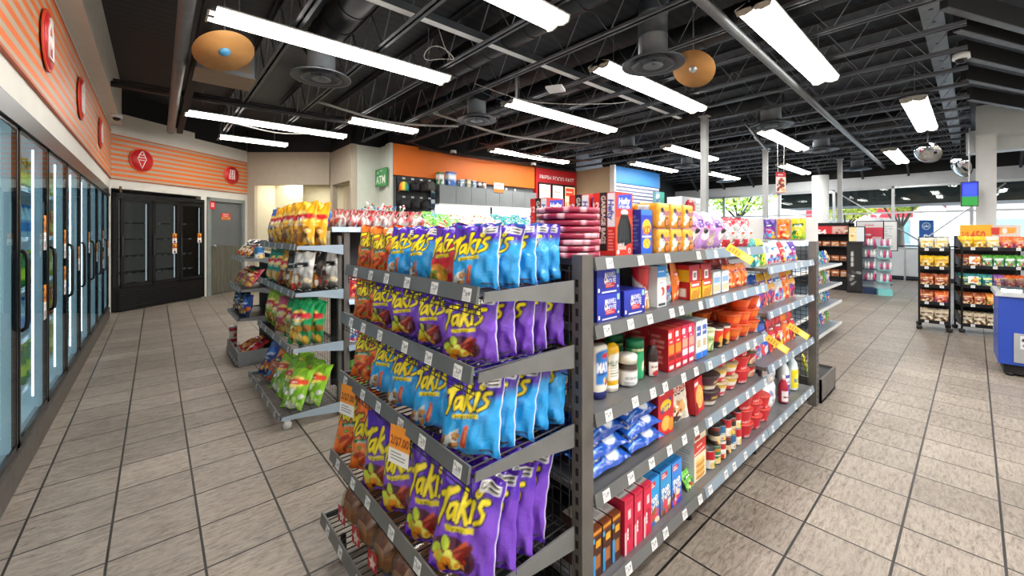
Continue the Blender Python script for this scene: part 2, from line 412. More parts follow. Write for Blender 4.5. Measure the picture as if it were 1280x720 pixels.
# diagonal wall: local u along it, v into it
D0 = Vector((-.62, 10.2, 0)); UA = math.atan2(.645, .764)
def diag(name, mb, mats, kind=True):
    o = mb.build(name, mats, None, D0, (0, 0, UA))
    if kind: struct(o)
    return o
b = MB()
b.box(-.1, .02, 0, .12, 0, 3.5); b.box(.02, 3.1, 0, .12, 2.24, 3.5); b.box(1.8, 1.94, 0, .12, 0, 2.24); b.box(2.99, 3.1, 0, .12, 0, 2.24)
b.box(-.1, 1.65, 0, .12, 3.5, 3.62)
diag('wall_diagonal', b, M_white)
b = MB(); b.box(-.02, 3.08, -.02, 0, 2.42, 3.2); diag('trim_4', b, M_band)
b = MB(); b.box(-.02, 3.08, -.024, 0, 3.2, 3.215); b.box(-.02, 3.08, -.024, 0, 2.405, 2.42); diag('trim_5', b, pbr('band_edge', '#b8521e', .5))
b = MB(); b.box(-.1, 1.66, 0.02, .14, 3.62, 4.05); b.box(1.66, 3.1, .02, .14, 3.5, 4.05); diag('wall_diagonal_top', b, M_blackmat)
# alcove wall with a wide opening into a lit back room
P0 = Vector((1.75, 12.2)); P1 = Vector((3.33, 10.8)); AL = (P1 - P0).length; AA = math.atan2(P1.y - P0.y, P1.x - P0.x)
b = MB(); b.box(0, .18, 0, .12, 0, 3.48); b.box(.18, AL - .02, 0, .12, 2.65, 3.48)
struct(b.build('wall_alcove', M_taupe, None, (P0.x, P0.y, 0), (0, 0, AA)))
b = MB(); b.box(.06, .18, .12, 1.7, 0, 2.9); b.box(0.06, 3.2, 1.7, 1.8, 0, 2.9); b.box(.18, .9, .9, .98, 0, 2.9)
struct(b.build('wall_backroom', M_cream, None, (P0.x, P0.y, 0), (0, 0, AA)))
b = MB(); b.box(.06, 3.2, .12, 1.8, 2.82, 2.88); struct(b.build('ceiling_backroom', pbr('ceiling_panel', '#d9d0b4', .7), None, (P0.x, P0.y, 0), (0, 0, AA)))
b = MB(); b.box(0.0, 2.12, 0.0, .12, 3.48, 4.05); struct(b.build('wall_alcove_top', M_blackmat, None, (P0.x, P0.y, 0), (0, 0, AA)))
b = MB(); b.box(3.33, 3.45, 9.31, 10.8, 2.63, 3.46); b.box(3.33, 3.45, 9.31, 9.42, 0, 2.63); b.box(3.33, 3.45, 10.62, 10.8, 0, 2.63); b.box(3.9, 4.0, 9.43, 11.5, 0, 2.7)
struct(b.build('wall_alcove_side', M_taupe))
b = MB(); b.box(3.455, 4.72, 9.31, 9.43, 0, 3.45); struct(b.build('wall_back_sage', M_sage))
b = MB(); b.box(3.455, 4.72, 9.33, 9.45, 3.45, 4.05); b.box(3.35, 3.47, 9.45, 10.8, 3.46, 4.05); struct(b.build('wall_back_top', M_blackmat))
# counter wall
b = MB(); b.box(3.985, 4.08, 8.845, 9.305, 0, 3.45); b.box(3.93, 3.998, 8.6, 8.845, 0, 3.45); struct(b.build('wall_counter_return', M_sage))
b = MB(); b.box(4.0, 10.5, 8.72, 8.84, 0, 3.45); struct(b.build('wall_counter', pbr('slate_wall', '#6e7377', .6, var=.06)))
b = MB(); b.box(4.0, 10.5, 8.74, 8.86, 3.45, 4.05); struct(b.build('wall_counter_top', M_blackmat))
b = MB(); b.box(4.02, 8.46, 8.62, 8.72, 2.74, 3.45); struct(b.build('trim_6', M_orange))
b = MB(); b.box(10.4, 10.52, 7.3, 8.72, 0, 3.45); struct(b.build('wall_beige', pbr('beige_wall', '#b8a98a', .7, var=.04)))
b = MB(); b.box(10.42, 13.1, 7.2, 7.3, 0, 3.45)
struct(b.build('wall_slat', stripe_material('slat_panel', 2, .115, '#eef1f4', '#5a5f86', .55, 0, .4)))
b = MB(); b.box(10.42, 13.1, 7.17, 7.2, 2.96, 3.46); struct(b.build('trim_7', pbr('blue_header', '#1f86d8', .45, var=.03)))
b = MB(); b.box(10.36, 10.44, 7.14, 7.3, 0, 3.48); struct(b.build('trim_8', M_whitepaint))
b = MB(); b.box(13.1, 17.2, 8.6, 8.7, 0, 4.05); struct(b.build('wall_far', pbr('dark_wall', '#1c1c20', .7)))
b = MB(); b.box(-1.6, 17.4, -4.2, -4.1, 0, 4.1); struct(b.build('wall_rear', M_white))
b = MB(); b.box(-1.6, XL - .95, -4.2, 13.5, 0, 4.05); b.box(-1.6, 17.2, 13.4, 13.5, 0, 4.05); struct(b.build('wall_outer', M_white))
# storefront x = 17
b = MB(); b.box(17, 17.2, -4.2, 8.6, 2.86, 3.2); b.box(17, 17.2, -4.2, 8.6, 0, .03); struct(b.build('wall_front_header', pbr('header_paint', '#c9cdd0', .6, var=.03)))
b = MB(); b.box(17.03, 17.2, -4.2, 8.6, 3.2, 4.05); struct(b.build('wall_front_top', M_blackmat))
b = MB(); b.box(17.02, 17.14, -1.4, 2.3, .1, .92); struct(b.build('wall_front_low', pbr('knee_wall', '#d6dde2', .5, var=.03)))
b = MB(); b.box(17.0, 17.14, -1.4, 2.3, 0, .12); struct(b.build('baseboard_front', pbr('navy_base', '#1c2738', .5)))
wy = [8.6, 6.6, 4.7, 3.1, 1.65, .05, -1.4, -4.2]
for i in range(7):
    a, c = wy[i + 1], wy[i]
    lo = .92 if 1 < (a + c) / 2 < 2.3 or -1.4 < (a + c) / 2 < 1 else .05
    b = MB(); w = .035
    b.box(17.04, 17.12, a, a + w, lo, 2.86); b.box(17.04, 17.12, c - w, c, lo, 2.86); b.box(17.04, 17.12, a, c, 2.79, 2.86); b.box(17.04, 17.12, a, c, lo, lo + .06); b.box(17.05, 17.11, a, c, 2.02, 2.07)
    fr = b.build('window_%d' % (i + 1), M_alu); struct(fr)
    g_ = MB(); g_.box(17.075, 17.085, a + w, c - w, lo + .06, 2.79); g_.build('pane', M_glass, fr)
# stout round column, bulkhead and square column towards the entrance
b = MB(); b.lathe([(.21, 0), (.21, 3.2)], 28, (15.5, 3.15, 0)); struct(b.build('round_column', M_whitepaint), 'thick white round column before the storefront windows'); 
b = MB(); b.box(12.85, 13.15, -.3, -.02, 0, 3.42); struct(b.build('square_column', M_whitepaint), 'square white column at the entrance side')
b = MB(); b.box(12.6, 13.6, -4.1, -.02, 3.42, 4.02); b.box(13.2, 13.6, -4.1, .12, 3.15, 3.62); b.box(8.8, 12.6, -4.1, -1.15, 3.42, 4.02); struct(b.build('wall_bulkhead', pbr('bulkhead_paint', '#dadfe0', .6, var=.02)))

# door in the diagonal wall
door = MB(); door.box(2.03, 2.92, .02, .065, .01, 2.16)
d = diag('door_1', door, M_door)
k = MB(); k.box(2.05, 2.90, .012, .02, .03, 1.12); k.build('kick_plate', M_kick, d)
k = MB(); k.tube((2.1, .02, 1.13), (2.1, -.03, 1.13), .014); k.lathe([(.001, 0), (.03, .01), (.035, .03), (.02, .05), (.001, .055)], 14, (2.1, -.05, 1.105)); k.build('door_knob', M_alu, d)
k = MB(); 
for (x0, x1, z0, z1) in ((1.94, 2.03, 0, 2.24), (2.92, 2.99, 0, 2.24), (1.94, 2.99, 2.16, 2.24)): k.box(x0, x1, -.03, .1, z0, z1)
k.build('door_frame', pbr('door_frame_paint', '#7f8784', .5), d)
c = Cv(10, 8, 40, 32, '#d8402f'); c.rect(.6, .6, 9.4, 3.2, '#e8a04a'); c.text('Please', 5, 5.9, 1.5, '#fff', .02); c.text('NOTICE', 5, 4, 1.4, '#fff', .02); c.lines(1.4, .8, 8.6, 3, '#7a3a20', 3)
xs, zs = np.meshgrid(np.linspace(2.34, 2.6, 40), np.linspace(1.74, 1.9, 32)); g_ = MB(); g_.grid(np.stack([xs, xs * 0 + .012, zs], -1), c.out()); g_.build('door_notice', P_sign, d)
c = Cv(8, 10, 24, 30, '#d31f2a'); c.rect(2, 3, 6, 8, '#f3c9c6'); c.lines(2.4, 3.4, 5.6, 7.6, '#c02030', 4)
xs, zs = np.meshgrid(np.linspace(1.99, 2.13, 24), np.linspace(1.97, 2.15, 30)); g_ = MB(); g_.grid(np.stack([xs, xs * 0 - .033, zs], -1), c.out()); g_.build('red_label', P_sign, d)

# ================================================================== light, sky
w = bpy.data.worlds.new('sky'); SC.world = w; w.use_nodes = True
nt = w.node_tree; bg = nt.nodes['Background']
sky = nt.nodes.new('ShaderNodeTexSky'); sky.sky_type = 'NISHITA'; sky.sun_elevation = math.radians(48); sky.sun_rotation = math.radians(200); sky.sun_disc = False; sky.air_density = 1.0; sky.dust_density = 2.0
nt.links.new(sky.outputs[0], bg.inputs[0]); bg.inputs[1].default_value = 1.5
sun = bpy.data.lights.new('sun', 'SUN'); sun.energy = 5.0; sun.angle = .02; sun.color = (1, .96, .9)
so = bpy.data.objects.new('sun', sun); COL.objects.link(so); so.rotation_euler = (math.radians(42), 0, math.radians(35)); so.location = (25, 0, 20)
SC.view_settings.view_transform = 'Standard'; SC.view_settings.look = 'None'; SC.view_settings.exposure = 0.08; SC.view_settings.gamma = 1.0
SC.cycles.use_denoising = True; SC.cycles.denoiser = 'OPENIMAGEDENOISE'; SC.cycles.denoising_prefilter = 'ACCURATE'
SC.cycles.max_bounces = 7; SC.cycles.transparent_max_bounces = 12; SC.cycles.sample_clamp_indirect = 6.0

# ================================================================== ceiling steel
JX = [1.06 + .825 * k for k in range(20)]
def chords(bm_, x, y0, y1, z): pass
for k, x in enumerate(JX):
    y0, y1 = (.3, 8.6) if x > 3.9 else (-3.9, 9.2) if x > 1.7 else (-3.9, 11.2)
    if x > 3.9: y0 = .05
    if x > 10.2: y1 = 8.55
    r = empty('steel_joist', (x, y0, 3.5))
    L = y1 - y0
    m1 = MB(); m1.box(-.045, -.008, 0, L, 0, .008); m1.box(.008, .045, 0, L, 0, .008); m1.box(-.014, -.008, 0, L, 0, .045); m1.box(.008, .014, 0, L, 0, .045); m1.build('bottom_chord', M_joist, r)
    m1 = MB(); m1.box(-.05, -.008, 0, L, .51, .518); m1.box(.008, .05, 0, L, .51, .518); m1.box(-.014, .014, 0, L, .46, .51); m1.build('top_chord', M_charc, r)
    pts = []; n = int(L / .3)
    for i in range(n + 1): pts.append((0, L * i / n, .012 if i % 2 else .49))
    m1 = MB(); m1.path(pts, .0085, 5); m1.build('web', M_web, r)
    tag(r, 'grey open-web steel ceiling joist, %s from the cooler wall' % ORD[k], 'ceiling joist', 'open-web joists under the black deck')
r = empty('girder', (4, .31, 3.86)); m1 = MB(); m1.box(0, 12.5, -.09, .09, 0, .012); m1.box(0, 12.5, -.01, .01, .012, .16); m1.build('flange', pbr('galvanised', '#8a9094', .4, .5, var=.15), r)
for i in range(30):
    m1 = MB(); m1.lathe([(.0, -.002), (.022, -.002)], 10, (.3 + i * .4, 0, 0), close=False); m1.build('punched_hole', M_blackmat, r)
tag(r, 'galvanised girder with punched holes crossing above the joists', 'girder')
for i, (x, y) in enumerate(((5.58, .19), (6.3, .12), (7.3, .1), (8.4, .1), (9.75, .05))):
    m1 = MB(); q = Vector((x, y, 0)); e_ = q + Vector((3.6, -1.52, 0)) * (1 if i < 3 else .62); m1.bar((q.x, q.y, 3.66), (e_.x, e_.y, 3.66), .06, .2); m1.bar((q.x, q.y, 3.555), (e_.x, e_.y, 3.555), .064, .012, 1)
    tag(m1.build('roof_beam', [M_blackmat, M_joist]), 'black slanting roof beam towards the entrance, %s from the camera' % ORD[i], 'roof beam', 'slanting black beams')
for i in range(9):
    y = 7.6 - i * 1.05
    m1 = MB(); m1.bar((17.0, y, 3.16), (16.3, y, 3.62), .05, .07)
    tag(m1.build('ceiling_brace', M_charc), 'short dark brace above the storefront header, %s from the blue slat wall' % ORD[i], 'brace', 'braces over the storefront')

# ------------------------------------------------------------------ fluorescent fixtures
LIGHTS = [((.34, 4.55), 2.5, 3.378, 'long bright strip light nearest the cooler wall'), ((.35, 8.6), 2.6, 3.378, 'long strip light before the diagonal wall'),
 ((.98, 10.3), 1.26, 3.378, 'short strip light above the grey door'), ((2.54, 7.25), 1.3, 3.378, 'short strip light by the alcove'),
 ((.42, 2.6), 2.45, 3.378, 'strip light at the top edge of the view'), ((4.0, 4.68), 2.7, 3.378, 'strip light above the red waste bag boxes'),
 ((6.05, 7.65), 2.7, 3.378, 'strip light before the orange panel'), ((3.95, 2.95), 2.65, 3.378, 'strip light beside the large round diffuser'),
 ((8.85, 4.7), 2.6, 3.378, 'strip light seen behind the tall pole'), ((10.2, 6.45), 2.5, 3.378, 'strip light before the blue slat wall'),
 ((3.93, 1.28), 2.62, 3.378, 'big twin-lobe strip light over the right aisle'), ((8.8, 2.72), 2.8, 3.378, 'strip light over the dark tilted disc'),
 ((13.8, 3.75), 2.7, 3.378, 'strip light above the hanging red sign'), ((8.45, .6), 2.7, 3.378, 'twin-lobe strip light above the snack racks'),
 ((13.24, 1.35), 2.7, 3.378, 'far twin-lobe strip light near the round mirror'), ((13.75, 5.85), 2.5, 3.378, 'far strip light behind the round diffuser')]
def fixture(L):
    me = {}
    b = MB(); b.prism([(-.15, .075), (-.15, .06), (-.02, .06), (0, .03), (.02, .06), (.15, .06), (.15, .075), (.06, .1), (-.06, .1)], 'x', 0, L); me['housing'] = b.mesh('housing')
    for s in (-1, 1):
        pr = [(s * .074 + .066 * math.cos(t), .062 - .052 * math.sin(t)) for t in np.linspace(0, PI, 9)]
        b = MB(); b.prism(pr, 'x', .02, L - .02); me['lens%d' % s] = b.mesh('lens')
        b = MB(); x0 = 0 if s < 0 else L - .018
        b.prism([(-.15, .062), (-.13, .012), (-.07, .002), (-.012, .02), (0, .03), (.012, .02), (.07, .002), (.13, .012), (.15, .062), (.06, .1), (-.06, .1)], 'x', x0, x0 + .018); me['cap%d' % s] = b.mesh('end_cap')
    return me
FX = {}
M_cap = pbr('fixture_cap', '#b9b4a6', .5)
for i, ((x, y), L, z, lab) in enumerate(LIGHTS):
    L = round(L, 2)
    if L not in FX: FX[L] = fixture(L)
    me = FX[L]; r = empty('strip_light', (x, y, z))
    link('housing', me['housing'], M_whitepaint, r)
    for s in (-1, 1): link('lens', me['lens%d' % s], M_lens, r); link('end_cap', me['cap%d' % s], M_cap, r)
    for hx in (.25, L - .25):
        for _ in range(8):
            if any(abs(x + hx - dx) < .24 for dx in (1.5, 3.11, 4.0, 4.8, 8.06, 11.37, 6.43)) or any(abs(x + hx - jx) < .08 for jx in JX): hx += .06 if hx < L / 2 else -.06
        b = MB(); b.tube((hx, 0, .1), (hx, 0, .65), .006, 5); b.build('hanger', M_web, r)
    tag(r, lab, 'ceiling light', 'fluorescent strip lights')
    a = bpy.data.lights.new('tube_light', 'AREA'); a.shape = 'RECTANGLE'; a.size = L - .1; a.size_y = .22; a.energy = 30 * L / 2.5; a.color = (1, .985, .955)
    o = bpy.data.objects.new('tube_light', a); COL.objects.link(o); o.location = (x + L / 2, y, z - .012)

# ------------------------------------------------------------------ ducts and round diffusers
def diffuser(x, y, z, top, lab, s=1.0):
    r = empty('ceiling_diffuser', (x, y, z))
    b = MB(); b.lathe([(.155 * s, .05), (.155 * s, .3), (.16 * s, .305), (.155 * s, .31), (.155 * s, .55), (.16 * s, .555), (.155 * s, .56), (.155 * s, top)], 24); b.build('duct_drop', M_ductlight if s >= 1 else M_duct, r)
    b = MB(); b.lathe([(.155 * s, .09), (.24 * s, .05), (.33 * s, .015), (.335 * s, 0), (.31 * s, 0), (.23 * s, .03), (.15 * s, .06)], 32, close=False); b.build('outer_ring', M_duct, r)
    b = MB(); b.lathe([(.22 * s, .0), (.225 * s, -.008), (.2 * s, -.005), (.13 * s, .04), (.12 * s, .04)], 28, close=False); b.build('middle_ring', M_duct, r)
    b = MB(); b.lathe([(.11 * s, -.01), (.1 * s, -.018), (.05 * s, .0), (.001, .02)], 24, close=False); b.tube((0, 0, .0), (0, 0, .1), .012); b.build('inner_cone', M_ductlight, r)
    b = MB(); b.lathe([(.001, .085), (.15 * s, .085)], 24, close=False); b.build('damper', M_blackmat, r)
    tag(r, lab, 'ceiling diffuser', 'round duct diffusers')
for a in ((1.5, 5.19, 3.3, .295, 'round duct diffuser beside the long strip light'), (4.0, 5.45, 3.3, .295, 'round duct diffuser hanging before the orange panel'),
          (4.14, 2.35, 3.3, .68, 'largest round duct diffuser, beside the second tan disc'), (8.06, 2.34, 3.3, .295, 'round duct diffuser beside the dark tilted disc'),
          (11.37, 2.3, 3.3, .295, 'round duct diffuser right of the hanging sign'), (15.7, 2.3, 3.3, .7, 'farthest round duct diffuser near the storefront header'),
          (8.06, 5.2, 3.3, .295, 'round duct diffuser above the red menu panel'), (11.37, 5.4, 3.3, .295, 'round duct diffuser before the blue slat header'), (15.7, 6.0, 3.3, .66, 'far round duct diffuser left of the pole top')):
    diffuser(*a)
def duct(name, p, q, r, lab, mat=M_duct):
    b = MB(); p = Vector(p); q = Vector(q); d = (q - p); L = d.length; n = int(L / .35); d.normalize()
    b.tube(p, q, r, 20)
    for i in range(n + 1):
        c0 = p + d * (L * i / max(n, 1)); b.tube(c0 - d * .012, c0 + d * .012, r + .008, 20)
    return tag(b.build(name, mat), lab, 'air duct', 'round air ducts')
M_dk = pbr('dark_duct', '#2c2e31', .4, .4, var=.2)
for (x, y0, y1, lab) in ((1.5, 3.7, 5.4, 'dark round air duct feeding the first diffuser'), (3.11, 1.0, 5.1, 'spiral round air duct between two joists over the shelves'), (4.0, 5.3, 8.4, 'dark air duct above the second diffuser'),
    (4.8, .6, 6.5, 'dark air duct beside the second tan disc'), (8.06, 2.2, 8.3, 'dark air duct over the tilted dark disc'), (11.37, 1.0, 8.2, 'far air duct right of the blue slat wall'), (6.43, 3.5, 8.3, 'air duct over the middle strip light')):
    duct('air_duct', (x, y0, 3.77), (x, y1, 3.77), .17, lab, M_dk)
r = empty('air_handler', (.35, 5.75, 3.3)); b = MB(); b.box(0, .55, 0, .5, 0, .4); b.build('casing', M_ductlight, r); b = MB(); b.box(.03, .52, -.004, .0, .05, .36); b.box(-.02, .57, -.02, .52, -.01, 0); b.build('flange', pbr('tan_flange', '#8b7a66', .5), r)
tag(r, 'dark boxed duct section behind the first tan disc', 'duct box')
# hung discs
def disc(x, y, z, r0, nrm, mat, lab, hub):
    r = empty('hanging_disc', (x, y, z)); M = (-Vector(nrm)).to_track_quat('Z', 'Y').to_matrix()
    b = MB(); b.lathe([(.001, .012), (r0 - .006, .012), (r0, .006), (r0, 0), (.001, 0)], 40); me = b.mesh('disc'); me.transform(M.to_4x4()); link('disc', me, mat, r)
    b = MB(); b.lathe([(.001, -.03), (r0 * .12, -.03), (r0 * .2, -.006), (r0 * .2, -.001)], 20); me = b.mesh('hub'); me.transform(M.to_4x4()); link('hub', me, hub, r)
    b = MB(); b.tube((0, 0, .0), (0, 0, 4.02 - z), .008, 6); b.build('rod', M_alu, r)
    tag(r, lab, 'hanging disc', 'round discs hung from the ceiling')
disc(.53, 5.08, 3.3, .275, (.243, -.43, -.85), M_tan, 'large tan disc with a blue hub hung near the cooler wall', pbr('blue_hub', '#4a8db5', .5))
disc(4.62, 2.12, 3.31, .235, (-.72, .02, -.8), M_tan, 'smaller tan disc hung beside the largest diffuser', M_alu)
disc(8.3, 2.64, 3.18, .34, (-.2, .78, -.53), M_dk, 'dark disc hung steeply tilted by a diffuser', M_alu)
# pipes, conduits, cables
def pipe(name, pts, r, mat, lab, cat='pipe', grp=None, n=10):
    b = MB(); b.path(pts, r, n); p = pts
    return tag(b.build(name, mat), lab, cat, grp)
pipe('pipe', [(.2, 3.0, 3.43), (.22, 10.4, 3.43)], .062, M_pipe, 'thick grey pipe running along the ceiling beside the coolers')
b = MB(); b.box(.31, .4, 3.0, 10.4, 3.4, 3.5); tag(b.build('steel_channel', M_blackmat), 'black steel channel beside the thick grey pipe', 'steel channel')
pipe('pipe', [(-.5, 7.72, 3.46), (4.0, 7.5, 3.46)], .04, M_charc, 'dark pipe crossing from the cooler wall to the alcove')
pipe('pipe', [(-.5, 8.1, 3.62), (4.0, 7.9, 3.62)], .022, M_charc, 'thin dark pipe just behind the dark cross pipe')
pipe('pipe', [(2.2, 1.52, 3.44), (16.9, 1.84, 3.44)], .042, M_pipe, 'long light grey pipe over the right aisle')
pipe('pipe', [(4.6, 8.5, 3.4), (10.2, 8.5, 3.4)], .035, M_charc, 'dark pipe along the top of the orange panel')
pipe('pipe', [(4.62, 9.1, 0), (4.62, 9.1, 4.0)], .05, M_ductlight, 'grey upright pipe in the corner beside the green sign')
b = MB(); b.box(1.4, 7.4, 3.6, 3.68, 3.58, 3.66, 0); b.box(1.4, 7.4, 3.6, 3.68, 3.575, 3.58, 1); tag(b.build('cable_channel', [M_duct, M_whitepaint]), 'straight grey cable channel crossing the joists', 'cable channel')
rr = random.Random(5)
def cable(p, q, sag, mat, lab, r=.008):
    pts = []
    for i in range(13):
        t = i / 12; a = Vector(p).lerp(Vector(q), t); a.z -= sag * 4 * t * (1 - t); a.y += .05 * math.sin(t * 9 + sag * 30); pts.append(a)
    pipe('cable', pts, r, mat, lab, 'cable', 'loose ceiling cables', 5)
M_cw = pbr('white_cable', '#b9b9b4', .5); M_cr = pbr('red_cable', '#6e3a36', .5); M_cb = pbr('blue_cable', '#3b4a66', .5)
cable((1.9, 6.9, 3.52), (4.4, 6.6, 3.5), .12, M_cw, 'bundle of pale cables sagging before the alcove', .022)
cable((3.6, 6.2, 3.5), (7.6, 5.9, 3.52), .14, M_cw, 'pale cable bundle slung behind the second diffuser', .022)
cable((5.6, 7.5, 3.5), (9.4, 7.3, 3.5), .1, M_cr, 'dull red cable slung above the orange panel', .018)
cable((3.3, 4.6, 3.5), (5.6, 3.5, 3.5), .16, M_cw, 'thin white cable looping between joists', .006)
cable((3.4, 4.7, 3.5), (5.5, 3.7, 3.5), .2, M_cb, 'thin blue cable looping between joists', .006)
cable((4.2, 8.45, 3.5), (8.4, 8.4, 3.5), .18, M_cr, 'red cable drooping along the orange panel top', .012)
cable((.9, 8.9, 3.46), (2.6, 8.9, 3.5), .1, M_cw, 'pale cable above the long strip light', .014)
b = MB(); b.path([(2.35 + .16 * math.cos(t), 3.9 + .16 * math.sin(t), 3.4 + .03 * math.sin(2 * t)) for t in np.linspace(0, 2 * PI, 28)] + [(2.45, 3.95, 3.55), (2.3, 3.85, 3.7)], .005, 5); tag(b.build('cable', M_cw), 'coiled loop of white cable under a joist', 'cable', 'loose ceiling cables')
b = MB(); b.box(-.11, .11, -.11, .11, 0, .03); b.box(-.08, .08, -.08, .08, -.012, 0); tag(b.build('wireless_hub', M_whitepaint, None, (3.98, 3.66, 3.33), (0, 0, .5)), 'flat square white wireless unit under the joists', 'wireless unit')
b = MB(); b.tube((3.72, 4.15, 3.3), (3.72, 4.15, 3.6), .018, 8); tag(b.build('conduit_stub', M_alu), 'short bright conduit stub hanging down', 'conduit')
def cam_dome(loc, lab):
    r = empty('security_camera', loc); b = MB(); b.lathe([(.07, .06), (.075, 0), (.06, -.004), (.001, -.004)], 18); b.build('housing', M_whitepaint, r)
    b = MB(); b.lathe([(.05, -.004), (.045, -.03), (.025, -.048), (.001, -.052)], 18, close=False); b.build('dome', pbr('dark_dome', '#15161a', .1), r)
    tag(r, lab, 'security camera', 'ceiling cameras')
cam_dome((XL + .14, 9.2, 3.31), 'dome camera in the corner above the striped band'); cam_dome((5.4, 8.3, 3.36), 'dome camera before the orange panel'); cam_dome((8.1, 8.3, 3.36), 'dome camera beside the red menu panel'); cam_dome((7.0, .1, 3.45), 'dome camera under the girder on the right')
# poles
for (x, y, h, w_, lab) in ((7.3, 3.15, 3.5, .1, 'thickest square grey pole rising behind the shelf goods'), (11.3, 3.4, 3.5, .1, 'square grey pole right of the dark disc'), (14.5, 2.5, 3.5, .1, 'farthest square grey pole by the storefront')):
    b = MB(); b.box(-w_ / 2, w_ / 2, -w_ / 2, w_ / 2, 0, h); b.box(-w_ / 2 - .03, w_ / 2 + .03, -w_ / 2 - .03, w_ / 2 + .03, h - .012, h); b.box(-w_ / 2 - .03, w_ / 2 + .03, -w_ / 2 - .03, w_ / 2 + .03, 0, .012)
    tag(b.build('support_pole', M_post, None, (x, y, 0)), lab, 'pole', 'square support poles')
# convex mirrors
M_mirror = pbr('mirror_dome', '#d0d4d6', .06, 1.0, var=.02)
def mirror(x, y, z, lab, nrm, s=1.0):
    r = empty('convex_mirror', (x, y, z))
    M = Vector(nrm).to_track_quat('Z', 'Y').to_matrix().to_4x4() @ Matrix.Scale(s, 4)
    b = MB(); b.lathe([(.001, .12), (.1, .112), (.2, .08), (.27, .03), (.3, 0)], 32, close=False); me = b.mesh('dome'); me.transform(M); link('dome', me, M_mirror, r)
    b = MB(); b.lathe([(.3, .006), (.315, 0), (.3, -.012), (.001, -.012)], 32, close=False); me = b.mesh('rim'); me.transform(M); link('rim', me, M_base, r)
    b = MB(); b.tube((0, 0, 0), (0, 0, 3.6 - z), .015); b.build('bracket', M_charc, r)
    tag(r, lab, 'convex mirror', 'convex mirrors')
mirror(11.36, .6, 3.0, 'round convex mirror hung below the twin-lobe light', (-.8, .35, -.5), .72); mirror(13.9, .2, 2.98, 'round convex mirror beside the square white column', (-.55, .78, -.3), .9)
# ================================================================== round signs and hanging signs
def canvas_plane(name, c, w, h, mat, parent=None, loc=(0, 0, 0), rot=(0, 0, 0)):
    """flat print facing -Y, centred at its bottom middle"""
    xs, zs = np.meshgrid(np.linspace(-w / 2, w / 2, c.nx), np.linspace(0, h, c.ny))
    g = MB(); g.grid(np.stack([xs, xs * 0, zs], -1), c.out())
    return g.build(name, mat, parent, loc, rot)

def round_sign(loc, rz, lab, lines, r0=.22):
    r = empty('round_sign', loc, rz)
    b = MB(); b.lathe([(.001, 0), (r0 * .9, 0), (r0 * .9, .014), (.001, .014)], 40); me = b.mesh('disc'); me.transform(Matrix.Rotation(PI / 2, 4, 'X')); link('disc', me, M_red, r)
    b = MB(); b.lathe([(r0 * .9, 0), (r0, 0), (r0, .01), (r0 * .9, .01)], 40); me = b.mesh('rim'); me.transform(Matrix.Rotation(PI / 2, 4, 'X')); link('rim', me, pbr('orange_rim', '#e2502a', .5), r)
    b = MB()
    for ln in lines: b.path([(x * r0 * 1.15, -.018, z * r0 * 1.15) for x, z in ln], .0085, 5)
    b.build('icon', M_signwhite, r)
    tag(r, lab, 'sign', 'round red icon signs')
bottle = [[(-.3, -.5), (-.3, .25), (-.12, .45), (-.12, .62), (.12, .62), (.12, .45), (.3, .25), (.3, -.5), (-.3, -.5)], [(0, .15), (-.14, -.05), (0, -.2), (.14, -.05), (0, .15)]]
glass_ = [[(-.28, .5), (-.2, -.55), (.2, -.55), (.28, .5), (-.28, .5)], [(-.24, .2), (.24, .2)], [(.05, .5), (.2, .75)]]
carton = [[(-.25, -.5), (-.25, .3), (0, .6), (.25, .3), (.25, -.5), (-.25, -.5)], [(-.25, .3), (.25, .3)]]
cone = [[(-.26, .0), (0, -.62), (.26, .0), (-.26, 0)], [(-.3, .02), (-.3, .2), (.3, .2), (.3, .02)], [(-.24, .2), (-.2, .4), (.2, .4), (.24, .2)], [(-.16, .4), (-.06, .6), (.05, .66), (.14, .55), (.12, .4)]]
tray = [[(-.3, -.35), (-.3, .1), (0, .1), (0, -.35), (-.3, -.35)], [(0, -.35), (.3, -.35), (.3, .1), (0, .1)], [(-.2, .1), (-.2, .5), (.0, .5), (0, .1)], [(.08, .1), (.08, .5), (.28, .5), (.28, .1)], [(-.15, -.25), (-.15, 0)], [(.15, -.25), (.15, 0)]]
round_sign((XL + .03, 4.42, 2.83), PI / 2, 'big round red sign with a white bottle icon, nearest on the cooler wall', bottle)
round_sign((XL + .03, 6.15, 2.84), PI / 2, 'round red sign with a glass icon, middle of the cooler wall', glass_)
round_sign((XL + .03, 8.15, 2.85), PI / 2, 'round red sign with a carton icon, farthest on the cooler wall', carton)
for u, lab, ic in ((.513, 'round red sign with a white ice cream cone above the black fridge', cone), (2.583, 'round red sign with a white food tray icon above the grey door', tray)):
    p = D0 + Vector((math.cos(UA) * u + math.sin(UA) * .03, math.sin(UA) * u - math.cos(UA) * .03, 2.82)); round_sign(p, UA, lab, ic)

# green sign standing out from the corner
r = empty('hanging_sign', (3.88, 8.95, 2.5))
b = MB(); b.box(-.015, .015, -.3, .3, 0, .4); b.build('panel', pbr('green_sign', '#3f8f4f', .5, var=.04), r)
c = Cv(60, 40, 90, 60, '#3f9450'); c.text('ATM', 28, 15, 17, '#e8f4e4', .02); c.text('BANK', 34, 32, 6, '#d9ecd5', .01); c.poly([(10, 29), (18, 29), (14, 36)], '#d9ecd5')
o = canvas_plane('lettering', c, .6, .4, P_sign, r, (-.017, 0, 0), (0, 0, -PI / 2))
b = MB(); b.bar((0, -.3, .33), (0, .36, .33), .02, .02); b.build('bracket', M_alu, r)
tag(r, 'green ATM sign standing out from the sage wall', 'sign')

